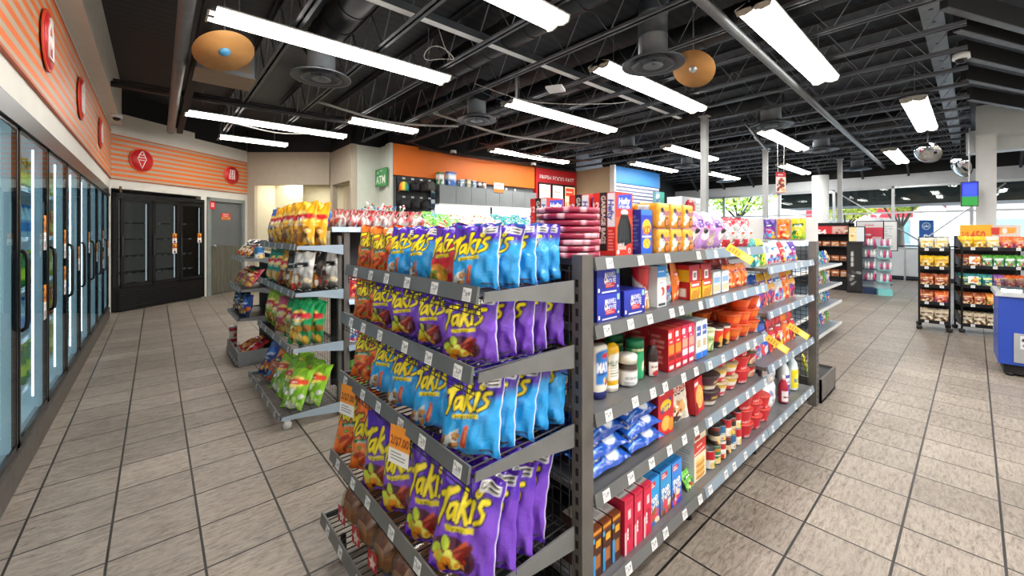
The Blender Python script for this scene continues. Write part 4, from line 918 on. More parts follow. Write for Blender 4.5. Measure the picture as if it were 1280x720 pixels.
def takis(top, bot, plate, kind, nx=50, ny=66, w=17, h=22, dark=None):
    c = Cv(w, h, nx, ny, bot, 3); c.grad(bot, dark or bot, 0, h * .5)
    if kind != 'orange':
        edge = h * (.6 + .12 * (c.X / w - .4)); t = np.clip((c.Y - edge) / (h * .1), 0, 1)[..., None]
        c.a = c.a * (1 - t) + np.array(lin(top)) * t
    for i in range(7): c.stroke([(w * (.05 + .15 * i), h * .98), (w * (.1 + .13 * i), h * .86)], .12, .02, '#2a1266' if kind != 'orange' else '#c8501a')
    q = random.Random(len(kind)); x0 = w * .42
    if kind == 'fuego':
        c.ell(x0 - w * .05, h * .2, w * .36, h * .17, '#4a1a3a'); 
        for i in range(9): c.stroke([(q.uniform(.08, .5) * w, q.uniform(.05, .2) * h), (q.uniform(.2, .66) * w, q.uniform(.12, .36) * h)], .75, .55, q.choice(['#a8321e', '#7a1d18', '#c4502a']))
        for i in range(5): c.ell(q.uniform(.1, .55) * w, q.uniform(.1, .34) * h, 1.5, 1.2, q.choice(['#b7cf3a', '#d9dc60']), q.uniform(0, 3)); 
        c.blobs(.1 * w, .04 * h, .6 * w, .16 * h, ['#e0c030', '#d88a20'], 7, .8, 3)
    elif kind == 'blue':
        c.poly([(0, h * .1), (w * .34, h * .3), (w * .3, 0), (0, 0)], '#c9d4d4'); c.blobs(.02 * w, .02 * h, .3 * w, .22 * h, ['#8a5a30', '#b98a50', '#e8e4da'], 10, .8, 5)
        c.stroke([(w * .4, h * .1), (w * .47, h * .32)], .9, .6, '#c8502a'); c.stroke([(w * .42, h * .13), (w * .47, h * .29)], .3, .2, '#e88a4a')
        for i in range(3): c.stroke([(w * .55, h * (.36 + .03 * i)), (w * .78, h * (.43 + .03 * i))], .1, .1, '#2a63b8')
    elif kind == 'orange':
        for i in range(7): c.stroke([(q.uniform(.1, .8) * w, q.uniform(.05, .3) * h), (q.uniform(.2, .9) * w, q.uniform(.25, .5) * h)], .9, .5, q.choice(['#d8451a', '#b8361a', '#f08a3a']))
        for i in range(9): a = (q.uniform(.1, .9) * w, q.uniform(.05, .55) * h); c.ell(*a, .85, .6, '#2f7a34', q.uniform(0, 3)); c.ell(*a, .5, .32, '#a8c860', 0)
    elif kind == 'red':
        c.ell(w * .3, h * .16, w * .28, h * .15, '#d88a28'); c.blobs(.05 * w, .03 * h, .55 * w, .26 * h, ['#c8502a', '#f0b040', '#7a9a2a', '#a82a1a'], 18, .9, 4)
    c.poly([(w * .2, h * .4), (w * .66, h * .445), (w * .65, h * .5), (w * .19, h * .455)], '#e8d81c' if kind != 'orange' else '#1f7a4a'); c.text(plate, w * .425, h * .437, h * .035, '#2a1a10' if kind != 'orange' else '#eef4e0', .02, .2, .1, maxw=w * .4)
    logo(c, w * .44, h * .64, w * .78, grow=.03 if kind != 'orange' else .035)
    c.rect(w * .64, h * .84, w * .93, h * .94, '#f2f2f0'); c.rect(w * .75, h * .9, w * .91, h * .925, '#111111'); c.rect(w * .75, h * .855, w * .91, h * .88, '#111111'); c.ell(w * .695, h * .89, .6, .7, '#222222', 0, 1, .6)
    c.rect(w * .68, h * .05, w * .88, h * .075, '#445'); 
    c.rect(0, h * .975, w, h, top, .6)
    return c
TK = {}
for key, args, back, foil in (('purple', ('#5524b4', '#7440c4', 'FUEGO', 'fuego'), '#4a209c', '#d8d4e8'), ('blue', ('#4a22ae', '#27a3ee', 'BLUE HEAT', 'blue'), '#2a70c8', '#e8ecf2'),
                        ('orange', ('#ee6a22', '#f27c2c', 'JALAPENO', 'orange'), '#d8501c', None), ('red', ('#4a22a8', '#c61f2c', 'NITRO', 'red'), '#b01c2a', None)):
    for v in range(3 if key in ('purple', 'blue') else 2):
        TK[key, v] = Kind('chip_bag', bag_mesh(.17, .215, .062 + .008 * v, takis(*args), 10 * v + len(key), back, foil if v != 1 else None), P_film)

def crisp(nx, ny, bg, bg2, word, emblem, ecol, foods, w=17, h=25, seed=1, tcol='#ffffff', wy=.62, ws=.16, band=None):
    c = Cv(w, h, nx, ny, bg); c.grad(bg2, bg, 0, h * .7)
    if band: c.rect(0, h * .9, w, h, band)
    c.blobs(w * .12, h * .05, w * .88, h * .38, foods, 16, w * .11, seed, 1.3)
    if emblem == 'disc':
        c.ell(w * .5, h * wy, w * .34, h * .15, '#f4d870'); c.stroke([(w * .14, h * (wy - .015)), (w * .5, h * (wy + .01)), (w * .87, h * (wy + .02))], h * .062, h * .062, ecol)
    elif emblem == 'plate': c.poly([(w * .08, h * (wy - .06)), (w * .92, h * (wy - .02)), (w * .88, h * (wy + .1)), (w * .1, h * (wy + .07))], ecol)
    elif emblem == 'tri': c.poly([(w * .1, h * (wy - .1)), (w * .9, h * (wy - .02)), (w * .45, h * (wy + .2))], ecol)
    if word: c.text(word, w * .5, h * (wy - .035), h * ws * .52, tcol, .025, .15, .06, maxw=w * .72)
    c.lines(w * .25, h * .42, w * .75, h * .5, '#fff8e0', 2, .4, seed)
    return c
def cbag(w, h, t, c, seed=1, back='#777777', name='chip_bag', foil=None): return Kind(name, bag_mesh(w, h, t, c, seed, back, foil), P_film)
CH = ['#e2b440', '#c98f2c', '#f0d080', '#8a5a24']
LAY = {}
def lays(key, bg, bg2, word='Lay\'s', em='disc', ecol='#c8232c', foods=CH, seed=1, w=.2, h=.31, tc='#ffffff', back=None, nx=30, ny=44, band=None):
    LAY[key] = cbag(w, h, .085, crisp(nx, ny, bg, bg2, word, em, ecol, foods, w * 100, h * 100, seed, tc, band=band), seed, back or bg)
lays('yellow', '#f2b21c', '#e8a018', seed=1); lays('yellow2', '#f0ac18', '#f2c440', seed=2); lays('blue', '#2c62c0', '#3a78d0', seed=3)
lays('teal', '#1f8f7a', '#2a9a86', seed=4, h=.28); lays('brown', '#d29a34', '#7c3020', seed=5, h=.28, foods=['#e8a060', '#a8341e', '#e8c890', '#7a2a18'])
lays('black', '#1b1a1a', '#3a2a20', 'Kettle', 'plate', '#2a2624', ['#b8742e', '#d8a050', '#803020', '#e8e0d0'], 6, h=.28); lays('silver', '#d8d8d4', '#222020', 'Chips', 'plate', '#222', ['#a86a3a', '#c03a2a', '#e8d8b8'], 7, h=.28, tc='#fff')
lays('lightgreen', '#9fc23a', '#7aa82e', 'Lay\'s', seed=8, h=.28); lays('pink', '#c8506a', '#a83a50', 'Lay\'s', seed=9, h=.28); lays('green', '#1f9a5a', '#188048', seed=10, h=.29)
lays('lime', '#8ec92c', '#7ab824', 'Lime', 'disc', '#e04a2a', ['#f2f4ea', '#dfe8c8', '#b8d878', '#6aa020'], 11, h=.27); lays('limeb', '#86c428', '#9ad038', 'Lime', 'disc', '#d8392a', ['#f4f4ec', '#e4ecd0', '#70a828'], 12, h=.27)
lays('dblue', '#1f4aa0', '#1a3a88', 'RANCH', 'tri', '#2a7ae0', ['#e08a2a', '#c86a1c', '#f0c060', '#1a2a60'], 13, h=.27); lays('dorange', '#e07a1c', '#2a2a6a', 'DORITO', 'tri', '#181820', ['#e8a030', '#c8601c', '#3a8ac8'], 14, h=.27, tc='#f8e8c0')

# ------------------------------------------------------------------ boxes on the long shelf
BX = {}
def box_kind(key, name, w, d, h, front, side=None, top=None, sidecol='#777777', topcol='#999999', mat=None): BX[key] = Kind(name, carton_mesh(w, d, h, front, side, top, sidecol, topcol), mat or P_paper)
# coffee pods, blue
c = Cv(15, 10.2, 90, 62, '#2b36ae'); c.grad('#2230a0', '#3040c0'); c.text('MAXWELL', 8.6, 7.2, 1.9, '#ffffff', .012, maxw=7.2); c.text('HOUSE', 9.4, 4.8, 1.9, '#ffffff', .012, maxw=5.6); c.ell(5.6, 5.2, .95, 1.5, '#f0ece8'); c.ell(5.5, 5.6, .5, .7, '#6a5a50')
c.rect(5.4, 2.3, 11.4, 4.2, '#d2353c'); c.lines(5.8, 2.6, 11, 4, '#f8c8c8', 2, .35); c.rect(3.2, .5, 12.6, 1.05, '#e8ecff'); c.rect(.8, 1, 1.8, 2.4, '#ffffff'); c.rect(12.8, 7.4, 14.4, 9.6, '#9adbb0'); c.ell(13.6, 2.5, .5, .5, '#fff')
s_ = Cv(12, 10.2, 16, 14, '#222c90'); s_.lines(2, 2, 10, 8, '#c8d0f0', 4)
box_kind('coffee', 'coffee_box', .15, .12, .102, c, s_, None, '#222c90', '#2a36a6')
# pasta dinner, blue
c = Cv(9, 19.5, 34, 70, '#2440c8'); c.grad('#2a62d8', '#2038c0'); c.rect(0, 17, 9, 19.5, '#3a7ad8'); c.ell(4.5, 12, 3.4, 3.3, '#f2c230'); c.text('KD', 4.5, 10.6, 3.2, '#c8501a', .035, .1, .1); c.rect(1, 7.6, 8, 8.2, '#ffffff'); c.ell(4.6, 5, 3, 2.2, '#f0b82a'); 
for i in range(10): c.stroke([(2.2 + i * .5, 3.6 + (i % 3) * .9), (3 + i * .45, 4.6 + (i % 2) * .8)], .32, .28, ['#f8d860', '#e09a1c'][i % 2])
c.rect(0, 0, 9, 1.6, '#1c62c8')
s_ = Cv(7, 19.5, 12, 30, '#1f2f9a'); s_.lines(1, 2, 6, 17, '#8aa0e0', 9, .3)
box_kind('kd', 'pasta_box', .09, .07, .195, c, s_, None, '#1f2f9a', '#3a6ad0')
# waste bag box
c = Cv(12.5, 26.5, 40, 84, '#e5382a'); c.grad('#e03020', '#f06030', 0, 16); c.rect(1.4, 19.6, 11.6, 22.6, '#2a50d0'); c.poly([(1.6, 21.4), (11.2, 22.4), (11.4, 26), (1.8, 25)], '#2448c8'); c.text('Hefty', 6.4, 22.8, 2.5, '#ffffff', .03, .15, .06, out=.03, outc='#12206a', maxw=8.6); c.text('ULTRA FLEX', 6.4, 20.4, 1.1, '#ffffff', .02, maxw=8)
c.ell(6.4, 18, 2.6, 1.3, '#d8d8d4'); c.poly([(4, 17.2), (8.8, 17.2), (11.4, 12), (11.6, 5), (1.2, 5), (1.4, 12)], '#1a1d1f'); c.ell(6.4, 8.5, 5.2, 4.4, '#15181a'); 
for i in range(5): c.stroke([(3 + i * 1.6, 6 + i % 2), (4.6 + i * .9, 15)], .16, .04, '#4a5458')
c.text('LARGE', 4, 4.6, 1.2, '#f4f4f0', .02, maxw=4.6); c.text('GARBAGE', 4.6, 3.3, 1.2, '#f4f4f0', .02, maxw=6); c.rect(1, .8, 2.8, 2.4, '#f4f0ea'); c.ell(10, 2, 1, 1.2, '#f8e0d8', 0, 1, .6)
s_ = Cv(11.5, 26.5, 34, 80, '#d52a22'); s_.rect(3.6, 2, 7.2, 26.5, '#15110f'); s_.text('GARBAGE BAGS', 5.4, 15, 2.0, '#e8e2d8', .02, 0, -PI / 2, maxw=20); s_.rect(7.4, 12, 11, 26, '#e8f0f8'); s_.text('Hefty', 9.1, 19, 2.6, '#1a3aa8', .035, .1, -PI / 2, maxw=12); s_.text('12', 1.8, 21, 2.6, '#fff', .02); s_.lines(7.8, 2, 10.8, 11, '#f0b0a0', 7, .3); s_.lines(.4, 2, 3, 18, '#e88a7a', 9, .25)
box_kind('hefty', 'waste_bag_box', .125, .115, .265, c, s_, None, '#cf2a22', '#e04a30')
# red snack cartons
def tall(w, h, nx, ny, bg, blocks, word=None, wc='#fff', wy=.5, ws=.14, rot=0.0, foods=None):
    c = Cv(w, h, nx, ny, bg)
    for (x0, y0, x1, y1, cl) in blocks: c.rect(x0 * w, y0 * h, x1 * w, y1 * h, cl)
    if foods: c.blobs(w * .12, h * .06, w * .88, h * .34, foods, 12, w * .13, len(bg) + nx)
    if word: c.text(word, w * .5, wy * h, ws * h, wc, .02, .08, rot, maxw=(w if not rot else h) * .82)
    return c
rs = Cv(9, 20, 14, 28, '#a81a22'); rs.lines(1.5, 3, 7.5, 17, '#e89a94', 6)
box_kind('redA', 'snack_carton', .062, .1, .185, tall(6.2, 18.5, 22, 58, '#d8252c', [(.08, .78, .5, .9, '#fff'), (.1, .4, .9, .62, '#f08a2a'), (0, 0, 1, .2, '#c01c28'), (.2, .06, .8, .13, '#fff'), (.1, .26, .9, .36, '#8a1a1c')], 'HOT', '#fff', .66, .08), rs, None, '#d9d4cc', '#e8564a')
box_kind('redB', 'snack_carton', .062, .1, .185, tall(6.2, 18.5, 22, 58, '#e0285a', [(.08, .78, .5, .9, '#fff'), (.1, .44, .9, .66, '#f4a08a'), (0, 0, 1, .2, '#c81a48'), (.2, .06, .8, .13, '#ffe'), (.1, .26, .9, .4, '#fff0f0')], 'HOT', '#fff', .68, .07), rs, None, '#d9d4cc', '#e8405a')
box_kind('blueW', 'snack_carton', .06, .1, .185, tall(6, 18.5, 20, 50, '#e8edf2', [(0, 0, 1, .17, '#2a72d8'), (.15, .6, .85, .86, '#3a5ab0'), (.2, .3, .8, .5, '#c8b088')], 'MIX', '#fff', .68, .1), None, None, '#dfe5ea', '#cfd9e4')
box_kind('bouillonY', 'soup_box', .12, .08, .088, tall(12, 8.8, 40, 30, '#e8b81c', [(.1, .66, .95, .98, '#c8222a'), (.16, .74, .8, .86, '#fff')], 'Soup', '#c8222a', .4, .16, 0, ['#f0d860', '#c88a1c', '#f8e8a0']), tall(8, 8.8, 18, 22, '#b81a24', [(.3, .15, .7, .6, '#e8e4e0')]), None, '#b81a24', '#c8222a')
box_kind('bouillonR', 'soup_box', .12, .08, .088, tall(12, 8.8, 36, 28, '#a81824', [(.35, .1, .72, .62, '#e8e6e4'), (.42, .2, .66, .52, '#7a7a80')]), tall(8, 8.8, 18, 22, '#e8c01c', [(0, .7, 1, 1, '#c02028')], None), None, '#e0b41c', '#b01c26')
box_kind('cracker', 'cracker_box', .1, .17, .22, tall(10, 22, 40, 80, '#c9202a', [(.1, .86, .5, .92, '#fff')], 'RITZ', '#f4d030', .56, .12, .12, None), tall(17, 22, 30, 40, '#8e1420', [(.1, .6, .9, .85, '#6a1018'), (.2, .2, .8, .4, '#a82a30')]), None, '#8e1420', '#b01c26')
c = tall(10, 22, 40, 80, '#c9202a', [(.1, .86, .4, .92, '#fff')]); c.poly([(1.8, 10.5), (8.2, 11.6), (8.2, 16.6), (1.8, 15.5)], '#1f3a8a'); c.ell(5, 13.5, 3.4, 2.6, '#f2cf2a'); c.text('RITZ', 5, 12.2, 2.6, '#1f3a8a', .03, .1, .12, maxw=5.2); c.ell(5, 5.4, 2.9, 3.4, '#e09a3a'); c.ell(5, 5.4, 2.4, 2.9, '#f0b85a'); c.ell(8.4, 4, 1.8, 3, '#d8902f')
box_kind('cracker', 'cracker_box', .1, .17, .22, c, tall(17, 22, 30, 40, '#8e1420', [(.1, .6, .9, .85, '#6a1018'), (.2, .2, .8, .4, '#a82a30')]), None, '#8e1420', '#a81a24')
c = tall(13, 17, 42, 54, '#d8262c', [(.08, .8, .5, .9, '#fff')]); c.ell(7, 7.6, 5, 5.6, '#f0c878'); c.ell(7, 7.6, 4.2, 4.8, '#e8b05a'); c.blobs(4, 4, 10, 11, ['#d89a44', '#f4d49a'], 10, .5, 2); c.ell(2, 3, 2, 3, '#8a141c')
box_kind('crackerS', 'cracker_box', .13, .08, .17, c, None, None, '#b01c24', '#c0202a')
box_kind('brown', 'bar_box', .05, .15, .25, tall(5, 25, 22, 84, '#4a2416', [(0, .86, 1, 1, '#7a3c18'), (.06, .9, .94, .96, '#d8901c'), (.35, .62, .85, .76, '#e8a82a'), (.0, .02, .3, .5, '#3a92d0'), (.3, .2, .8, .46, '#a86a34'), (0, .74, .22, .84, '#4aa8e0')]), None, tall(5, 15, 12, 26, '#e8e4e0', [(0, .0, 1, .2, '#6a3418'), (.2, .3, .8, .9, '#c8c4c0')]), '#3a1c12', '#e4e0dc')
box_kind('pink', 'bar_box', .062, .15, .25, tall(6.2, 25, 26, 84, '#d32a4c', [(0, 0, .24, .42, '#f3b8c4'), (.1, .9, .9, .98, '#b81a38'), (.4, .62, .7, .78, '#f0d0d8'), (.35, .25, .75, .52, '#b81a3a')], 'BARS', '#ffffff', .38, .09, PI / 2), None, tall(6.2, 15, 16, 30, '#ece8e6', [(0, 0, 1, .16, '#d02848'), (.15, .25, .85, .6, '#a8a4a4'), (.2, .68, .8, .9, '#c8c0c0')]), '#b81c3c', '#f0ecea')
def tart(bg, b2, seed): 
    c = tall(9.5, 21, 36, 72, bg, [(.1, .8, .6, .93, '#c8222a')], None, '#fff', .5, .1, 0, None); c.grad(b2, bg, 0, 12); c.rect(1.2, 16.8, 6, 19.4, '#c8222a'); c.lines(1.6, 17, 5.6, 19.2, '#fff', 2, .4); c.text('Pop', 4.6, 11.6, 3.4, '#ffffff', .03, .1, .3, out=.03, outc='#1a3a90', maxw=6.4); c.text('Tarts', 5, 8.4, 3.0, '#f8f0e0', .03, .1, .3, out=.03, outc='#1a3a90', maxw=7); c.blobs(1, .8, 8.5, 6, ['#6a3a20', '#a8622e', '#e8d8c0', '#d8485a'], 12, 1.1, seed); return c
ts = tall(16, 21, 20, 26, '#2a6ab8', [(.1, .2, .9, .8, '#3a86cc')])
tt = tall(9.5, 16, 24, 30, '#3a9ade', [(.15, .3, .85, .6, '#2a62b0'), (.1, .0, .9, .16, '#2a78c8')], 'Pop', '#dff', .66, .12)
box_kind('tartA', 'pastry_box', .095, .16, .2, tart('#2f9ce0', '#2a62b8', 1), ts, tt, '#2a6ab8', '#3a9ade'); box_kind('tartB', 'pastry_box', .095, .16, .205, tart('#3a9ad8', '#7a4a30', 2), ts, tt, '#2a6ab8', '#3a9ade'); box_kind('tartC', 'pastry_box', .095, .16, .2, tart('#3f8ae0', '#3a3ac8', 3), ts, tt, '#2a6ab8', '#4a90dc')
c = tall(10, 26, 36, 88, '#e9dcc2', [(0, .56, 1, .86, '#c8382e'), (.05, .9, .5, .98, '#a82a24')], 'Aunt', '#fff3e0', .72, .07, .12); c.text('Pancake', 5, 15.4, 2.0, '#fff3e0', .02, .1, .12, maxw=8.6); 
for i in range(6): c.ell(5.2, 2 + i * 1.7, 3.7, 1.3, ['#c98a3c', '#e8b864'][i % 2])
c.ell(5.2, 11.6, 3.2, 1.0, '#f0cf8a'); c.rect(4.4, 11.6, 6, 12.6, '#f6e9a8')
s_ = tall(13, 26, 26, 48, '#d9dde0', [(.1, .78, .6, .9, '#2a4a90')]); s_.lines(1.5, 3, 11.5, 19, '#9aa4ac', 11, .35)
box_kind('pancake', 'pancake_mix_box', .1, .13, .26, c, s_, None, '#d9dde0', '#d8b068')
c = tall(8, 18.5, 30, 66, '#eef2f3', [(0, .72, 1, 1, '#2f8fe0')], 'Salt', '#6a7a80', .56, .07); c.ell(4.6, 7, 1.8, 2, '#c8402f'); c.ell(3.3, 6.6, 1.2, 1.4, '#e8e0d8'); c.stroke([(4.6, 9), (6, 7)], .2, .1, '#8a2a22'); c.rect(1, .6, 7, 1.8, '#2a3a3a'); c.lines(1.4, 3.4, 6.8, 5, '#7a8a90', 3); c.text('fresh', 4, 15.4, 1.6, '#dff0ff', .01)
box_kind('milkcarton', 'drink_carton', .08, .07, .185, c, None, None, '#d8e0e4', '#2f8fe0')
box_kind('battery', 'snack_carton', .11, .06, .15, tall(11, 15, 30, 40, '#d9e2ea', [(.1, .1, .9, .4, '#f0c8a0'), (.1, .5, .9, .75, '#8ab0d8')], 'mix', '#c03a4a', .8, .1), None, None, '#c9d2da', '#e8e8e8')

# ------------------------------------------------------------------ pouches and packs
PK = {}
def pouch(key, name, w, h, t, c, seed, back, full=.5): PK[key] = Kind(name, bag_mesh(w, h, t, c, seed, back, None, 9, full), P_film)
c = Cv(13, 20, 44, 66, '#ece2d2'); c.text('nutella', 6.6, 14.2, 2.6, '#b8202a', .03, 0, .1, maxw=10.6); c.text('n', 2.2, 13.8, 2.6, '#221a1a', .03, 0, .1); c.text('biscuits', 7, 11.6, 1.8, '#4a2a1a', .015, 0, .1, maxw=7); c.ell(6.8, 6.5, 3, 3, '#d89a58'); c.ell(6.8, 6.5, 2.3, 2.3, '#e8b278'); c.blobs(1.5, 3, 11, 9, ['#8a4a24', '#c88a4c', '#f4ead8'], 6, .8, 4); c.ell(3, 1.6, 4, 1.6, '#4a2418'); c.rect(0, 18.6, 13, 20, '#d8ccba')
pouch('nut', 'biscuit_pouch', .135, .2, .055, c, 3, '#cfc4b0')
def oreo(seed, w=24, h=10.5):
    c = Cv(w, h, 64, 30, '#1f62d0'); c.grad('#184ab0', '#2f7ee8'); c.ell(w * .58, h * .52, 3.6, 3.4, '#10131a'); c.ell(w * .58, h * .52, 2.8, 2.6, '#2a2e38', 0, 1, .8); c.ell(w * .58, h * .52, 2.0, 1.8, '#1a1e28'); c.ell(w * .63, h * .3, 3.4, 2, '#e8f0f4'); c.ell(w * .58, h * .62, 3.3, 2.6, '#14171f')
    c.text('OREO', w * .25, h * .42, 3.0, '#ffffff', .03, .1, .12, out=.04, outc='#0a2a80', maxw=8); c.stroke([(1, 1.4), (w * .4, 2)], .3, .1, '#9ac8f8'); c.stroke([(w * .76, h * .2), (w * .95, h * .85)], .5, .2, '#7ab0f0'); return c
for i in range(3): pouch('oreo%d' % i, 'cookie_pack', .24, .105, .055, oreo(i), 20 + i, '#1a4fb0', .35)
def lav(seed):
    c = Cv(15, 20, 40, 54, '#c79ad6'); c.grad('#b988cc', '#d8b0e2'); c.ell(4.4, 7.5, 2.3, 3, '#f4f4f4'); c.ell(4.2, 9.6, 1.4, 1.6, '#1c1a20'); c.ell(3.4, 11.6, .7, 1.1, '#c03a5a'); c.ell(6.2, 11.6, .7, 1.1, '#c03a5a'); c.text('B', 3, 13.6, 4, '#4a2a86', .035); c.text('ounty', 9.2, 13.8, 3, '#5a2f96', .03, maxw=8.6); c.ell(10.6, 5, 3.6, 3.4, '#e8d0a8'); c.ell(10.6, 5, 3.0, 2.8, '#c88a4a', 0, 1, .8); c.ell(10.8, 5, 1.6, 1.6, '#f4e8d0'); c.poly([(9, 8.5), (14, 11), (14.4, 1), (11, 0)], '#ded4ea', .5); return c
pouch('lavA', 'tissue_pack', .16, .205, .1, lav(1), 5, '#c49ad4'); pouch('lavB', 'tissue_pack', .16, .205, .11, lav(2), 8, '#c49ad4')
def redp():
    c = Cv(14, 19, 36, 48, '#cf2230'); c.ell(8, 8, 4.6, 6, '#f0ece6'); c.blobs(4, 3, 12, 13, ['#e8e0d8', '#3a5a3a', '#d84a3a', '#c8b8a8', '#2a2a2a'], 18, .9, 6); c.rect(.5, 5, 3.6, 15, '#d4dae0'); c.lines(.8, 5.4, 3.3, 14.6, '#8a9098', 8, .4); c.text('Sani', 8, 15, 2.4, '#fff', .02); return c
pouch('redP', 'tissue_pack', .15, .19, .08, redp(), 9, '#b81c2a')
def yel(seed):
    c = Cv(11, 11.5, 36, 38, '#e9a11c'); c.grad('#d88a14', '#f4b42c'); c.ell(3.2, 5.4, 1.9, 2.6, '#f2f2f0'); c.ell(3.1, 8, 1.2, 1.2, '#20202a'); c.text('Bounty', 7.0, 7.2, 2.6, '#7a1f86', .03, maxw=6.6); c.ell(7.6, 2.8, 2.6, 2.2, '#20242a', 0, 1, .7); c.ell(7.6, 2.6, 1.7, 1.5, '#e8762a'); c.ell(1.6, 2.2, 1, 1.1, '#c8d0c8'); return c
def sweet(bg, bg2, word, cols, seed, wc='#fff', w=14, h=19): return crisp(30, 40, bg, bg2, word, 'plate', cols[0], cols, w, h, seed, wc, .68, .2)
for key, a in {'swPurple': ('#5a3a9a', '#c02a6a', 'Jolly', ['#3a2a80', '#e04a8a', '#f0c040', '#4ab0e0'], 1), 'swOrange': ('#f0822a', '#e8621c', 'Peach', ['#e04a1c', '#f8d8a0', '#f0a040', '#d83a2a'], 2), 'swSour': ('#d8c81c', '#7ab82a', 'SOUR', ['#1f5a2a', '#c8302a', '#f0e040', '#3a9a3a'], 3),
               'swBlue': ('#3a6ad8', '#2a50b8', 'Gummy', ['#2a3a90', '#e8e0f0', '#d84a4a', '#f0d040'], 4), 'swYel': ('#efb62a', '#c8406a', 'WORMS', ['#6a3a90', '#d83a5a', '#e88a3a', '#4a2a60'], 5), 'swWhite': ('#d8dde4', '#b8c4d0', 'mints', ['#3a7ac8', '#c83a5a', '#e8e8f0', '#7aa0c8'], 6),
               'swGreen': ('#6ab83a', '#2f8a3a', 'Apple', ['#1f6a2a', '#e8f0c0', '#c8302a', '#9ad04a'], 7), 'swTeal': ('#2f9a9a', '#1f7a86', 'Cool', ['#145a66', '#d8f0f0', '#f0d060', '#3ac0c0'], 8), 'swCream': ('#e8dcc0', '#d0b890', 'Cocoa', ['#8a5a3a', '#f4ead8', '#c89a6a', '#b07a4a'], 9), 'swRed': ('#d8303a', '#b81c2c', 'Cherry', ['#8a1420', '#f4d8d8', '#f0c040', '#e85a5a'], 10)}.items():
    PK[key] = Kind('sweets_bag', bag_mesh(.15, .2, .045, sweet(*a), 30 + a[4], a[0]), P_film)

# ------------------------------------------------------------------ jars, bottles, tubs, tins
def wrap(h, circ, bg, nx=60, ny=40): return Cv(circ, h, nx, ny, bg)
JR = {}
c = wrap(22, 24, '#f1eee2', 60, 56); m_ = 12; c.rect(m_ - 4.2, 6.4, m_ + 4.2, 16.2, '#2a7fd6'); c.ell(m_, 16.2, 4.2, 1.4, '#2a7fd6'); c.ell(m_, 15.6, 1.7, .9, '#c8202c'); c.text('MAYO', m_, 11.8, 3.2, '#f4f6f8', .03, 0, 0, out=.04, outc='#0e2f78', maxw=7.6); c.rect(m_ - 3.4, 9.3, m_ + 1, 10.2, '#1a4f9a'); c.blobs(m_ - .5, 6.8, m_ + 3.6, 9.2, ['#a8342a', '#e8c890', '#7a3a24', '#6a9a3a'], 9, .9, 2)
JR['mayo'] = jar_kind('mayonnaise_bottle', [(0, .018), (.034, .02), (.04, .04), (.042, .1), (.04, .15), (.043, .185), (.04, .2), (.028, .208), (0, .21)], c, [(.036, 0), (.037, .03), (.034, .032)], pbr('navy_cap', '#1e2670', .35), P_plastic, 'cap', 28, 1.0, .72)
c = wrap(20, 20, '#e8b41e', 50, 44); c.rect(6.6, 5, 13.4, 13, '#f4f2ea'); c.ell(10, 13, 3.4, 1.4, '#f4f2ea'); c.text('HEINZ', 10, 11, 1.8, '#3a5a3a', .02); c.lines(7.4, 6, 12.6, 10, '#8a8a6a', 4)
JR['mustard'] = jar_kind('mustard_bottle', [(0, .018), (.028, .02), (.032, .05), (.031, .1), (.034, .14), (.032, .165), (.016, .178), (0, .18)], c, [(.03, 0), (.031, .022), (.028, .024)], M_capw, P_plastic, 'cap', 24, 1.0, .75)
c = wrap(20, 20, '#a81f1c', 50, 44); c.rect(6.2, 4.5, 13.8, 13.5, '#f2eee6'); c.ell(10, 13.5, 3.8, 1.6, '#f2eee6'); c.text('HEINZ', 10, 11.4, 2, '#2a2a2a', .02); c.text('ketchup', 10, 8.4, 1.3, '#8a2a22', .01); c.ell(10, 6.2, 1.2, 1, '#c03020')
JR['ketchup'] = jar_kind('ketchup_bottle', [(0, .03), (.03, .032), (.033, .06), (.032, .12), (.035, .16), (.032, .18), (.016, .19), (0, .19)], c, [(.028, 0), (.03, .03), (.028, .034)], M_capw, P_plastic, 'cap', 24, 1.0, .75)
c = wrap(14, 24, '#e7e9e8', 56, 32); c.rect(0, 8.4, 24, 14, '#3c2a24'); c.rect(7, 2, 17, 8.4, '#e9ecee'); c.text('spread', 11, 5.6, 1.6, '#7a828a', .01); c.lines(7.5, 2.4, 14, 5, '#a8b0b8', 3); c.ell(16, 8.6, 2, 2, '#d89a4a'); c.ell(15, 3.6, 1.3, 1.3, '#c0402a')
JR['spread'] = jar_kind('spread_jar', [(0, 0), (.036, .001), (.041, .012), (.042, .07), (.036, .09), (.034, .1), (0, .1)], c, [(.04, .096), (.041, .126), (.037, .13), (.001, .13)], M_capw)
c = wrap(17, 24, '#1f8a58', 56, 36); c.rect(0, 0, 24, 3, '#d8a83a'); c.rect(7, 4, 17, 12, '#2aa06a'); c.blobs(12, 4, 17, 10, ['#e8c83a', '#d85a2a', '#f0e8c8'], 8, 1.1, 3); c.text('CHEESE', 11, 12.6, 1.8, '#f0e8b0', .02); c.rect(0, 15.4, 24, 17, '#d8b04a')
JR['cheese'] = jar_kind('grated_cheese_tub', [(0, 0), (.038, .001), (.04, .01), (.04, .135), (.038, .14), (0, .14)], c, [(.041, .138), (.041, .168), (.036, .172), (.001, .172)], pbr('green_lid', '#1d7a50', .4))
c = wrap(16, 16, '#22141a', 40, 36); c.rect(4.4, 2, 11.6, 8, '#efe6e4'); c.text('syrup', 8, 5.6, 1.6, '#4a1a2a', .02); c.ell(8, 3.6, 2.2, 1.3, '#c02a3a'); c.rect(4.4, 1, 11.6, 1.8, '#b01c2c')
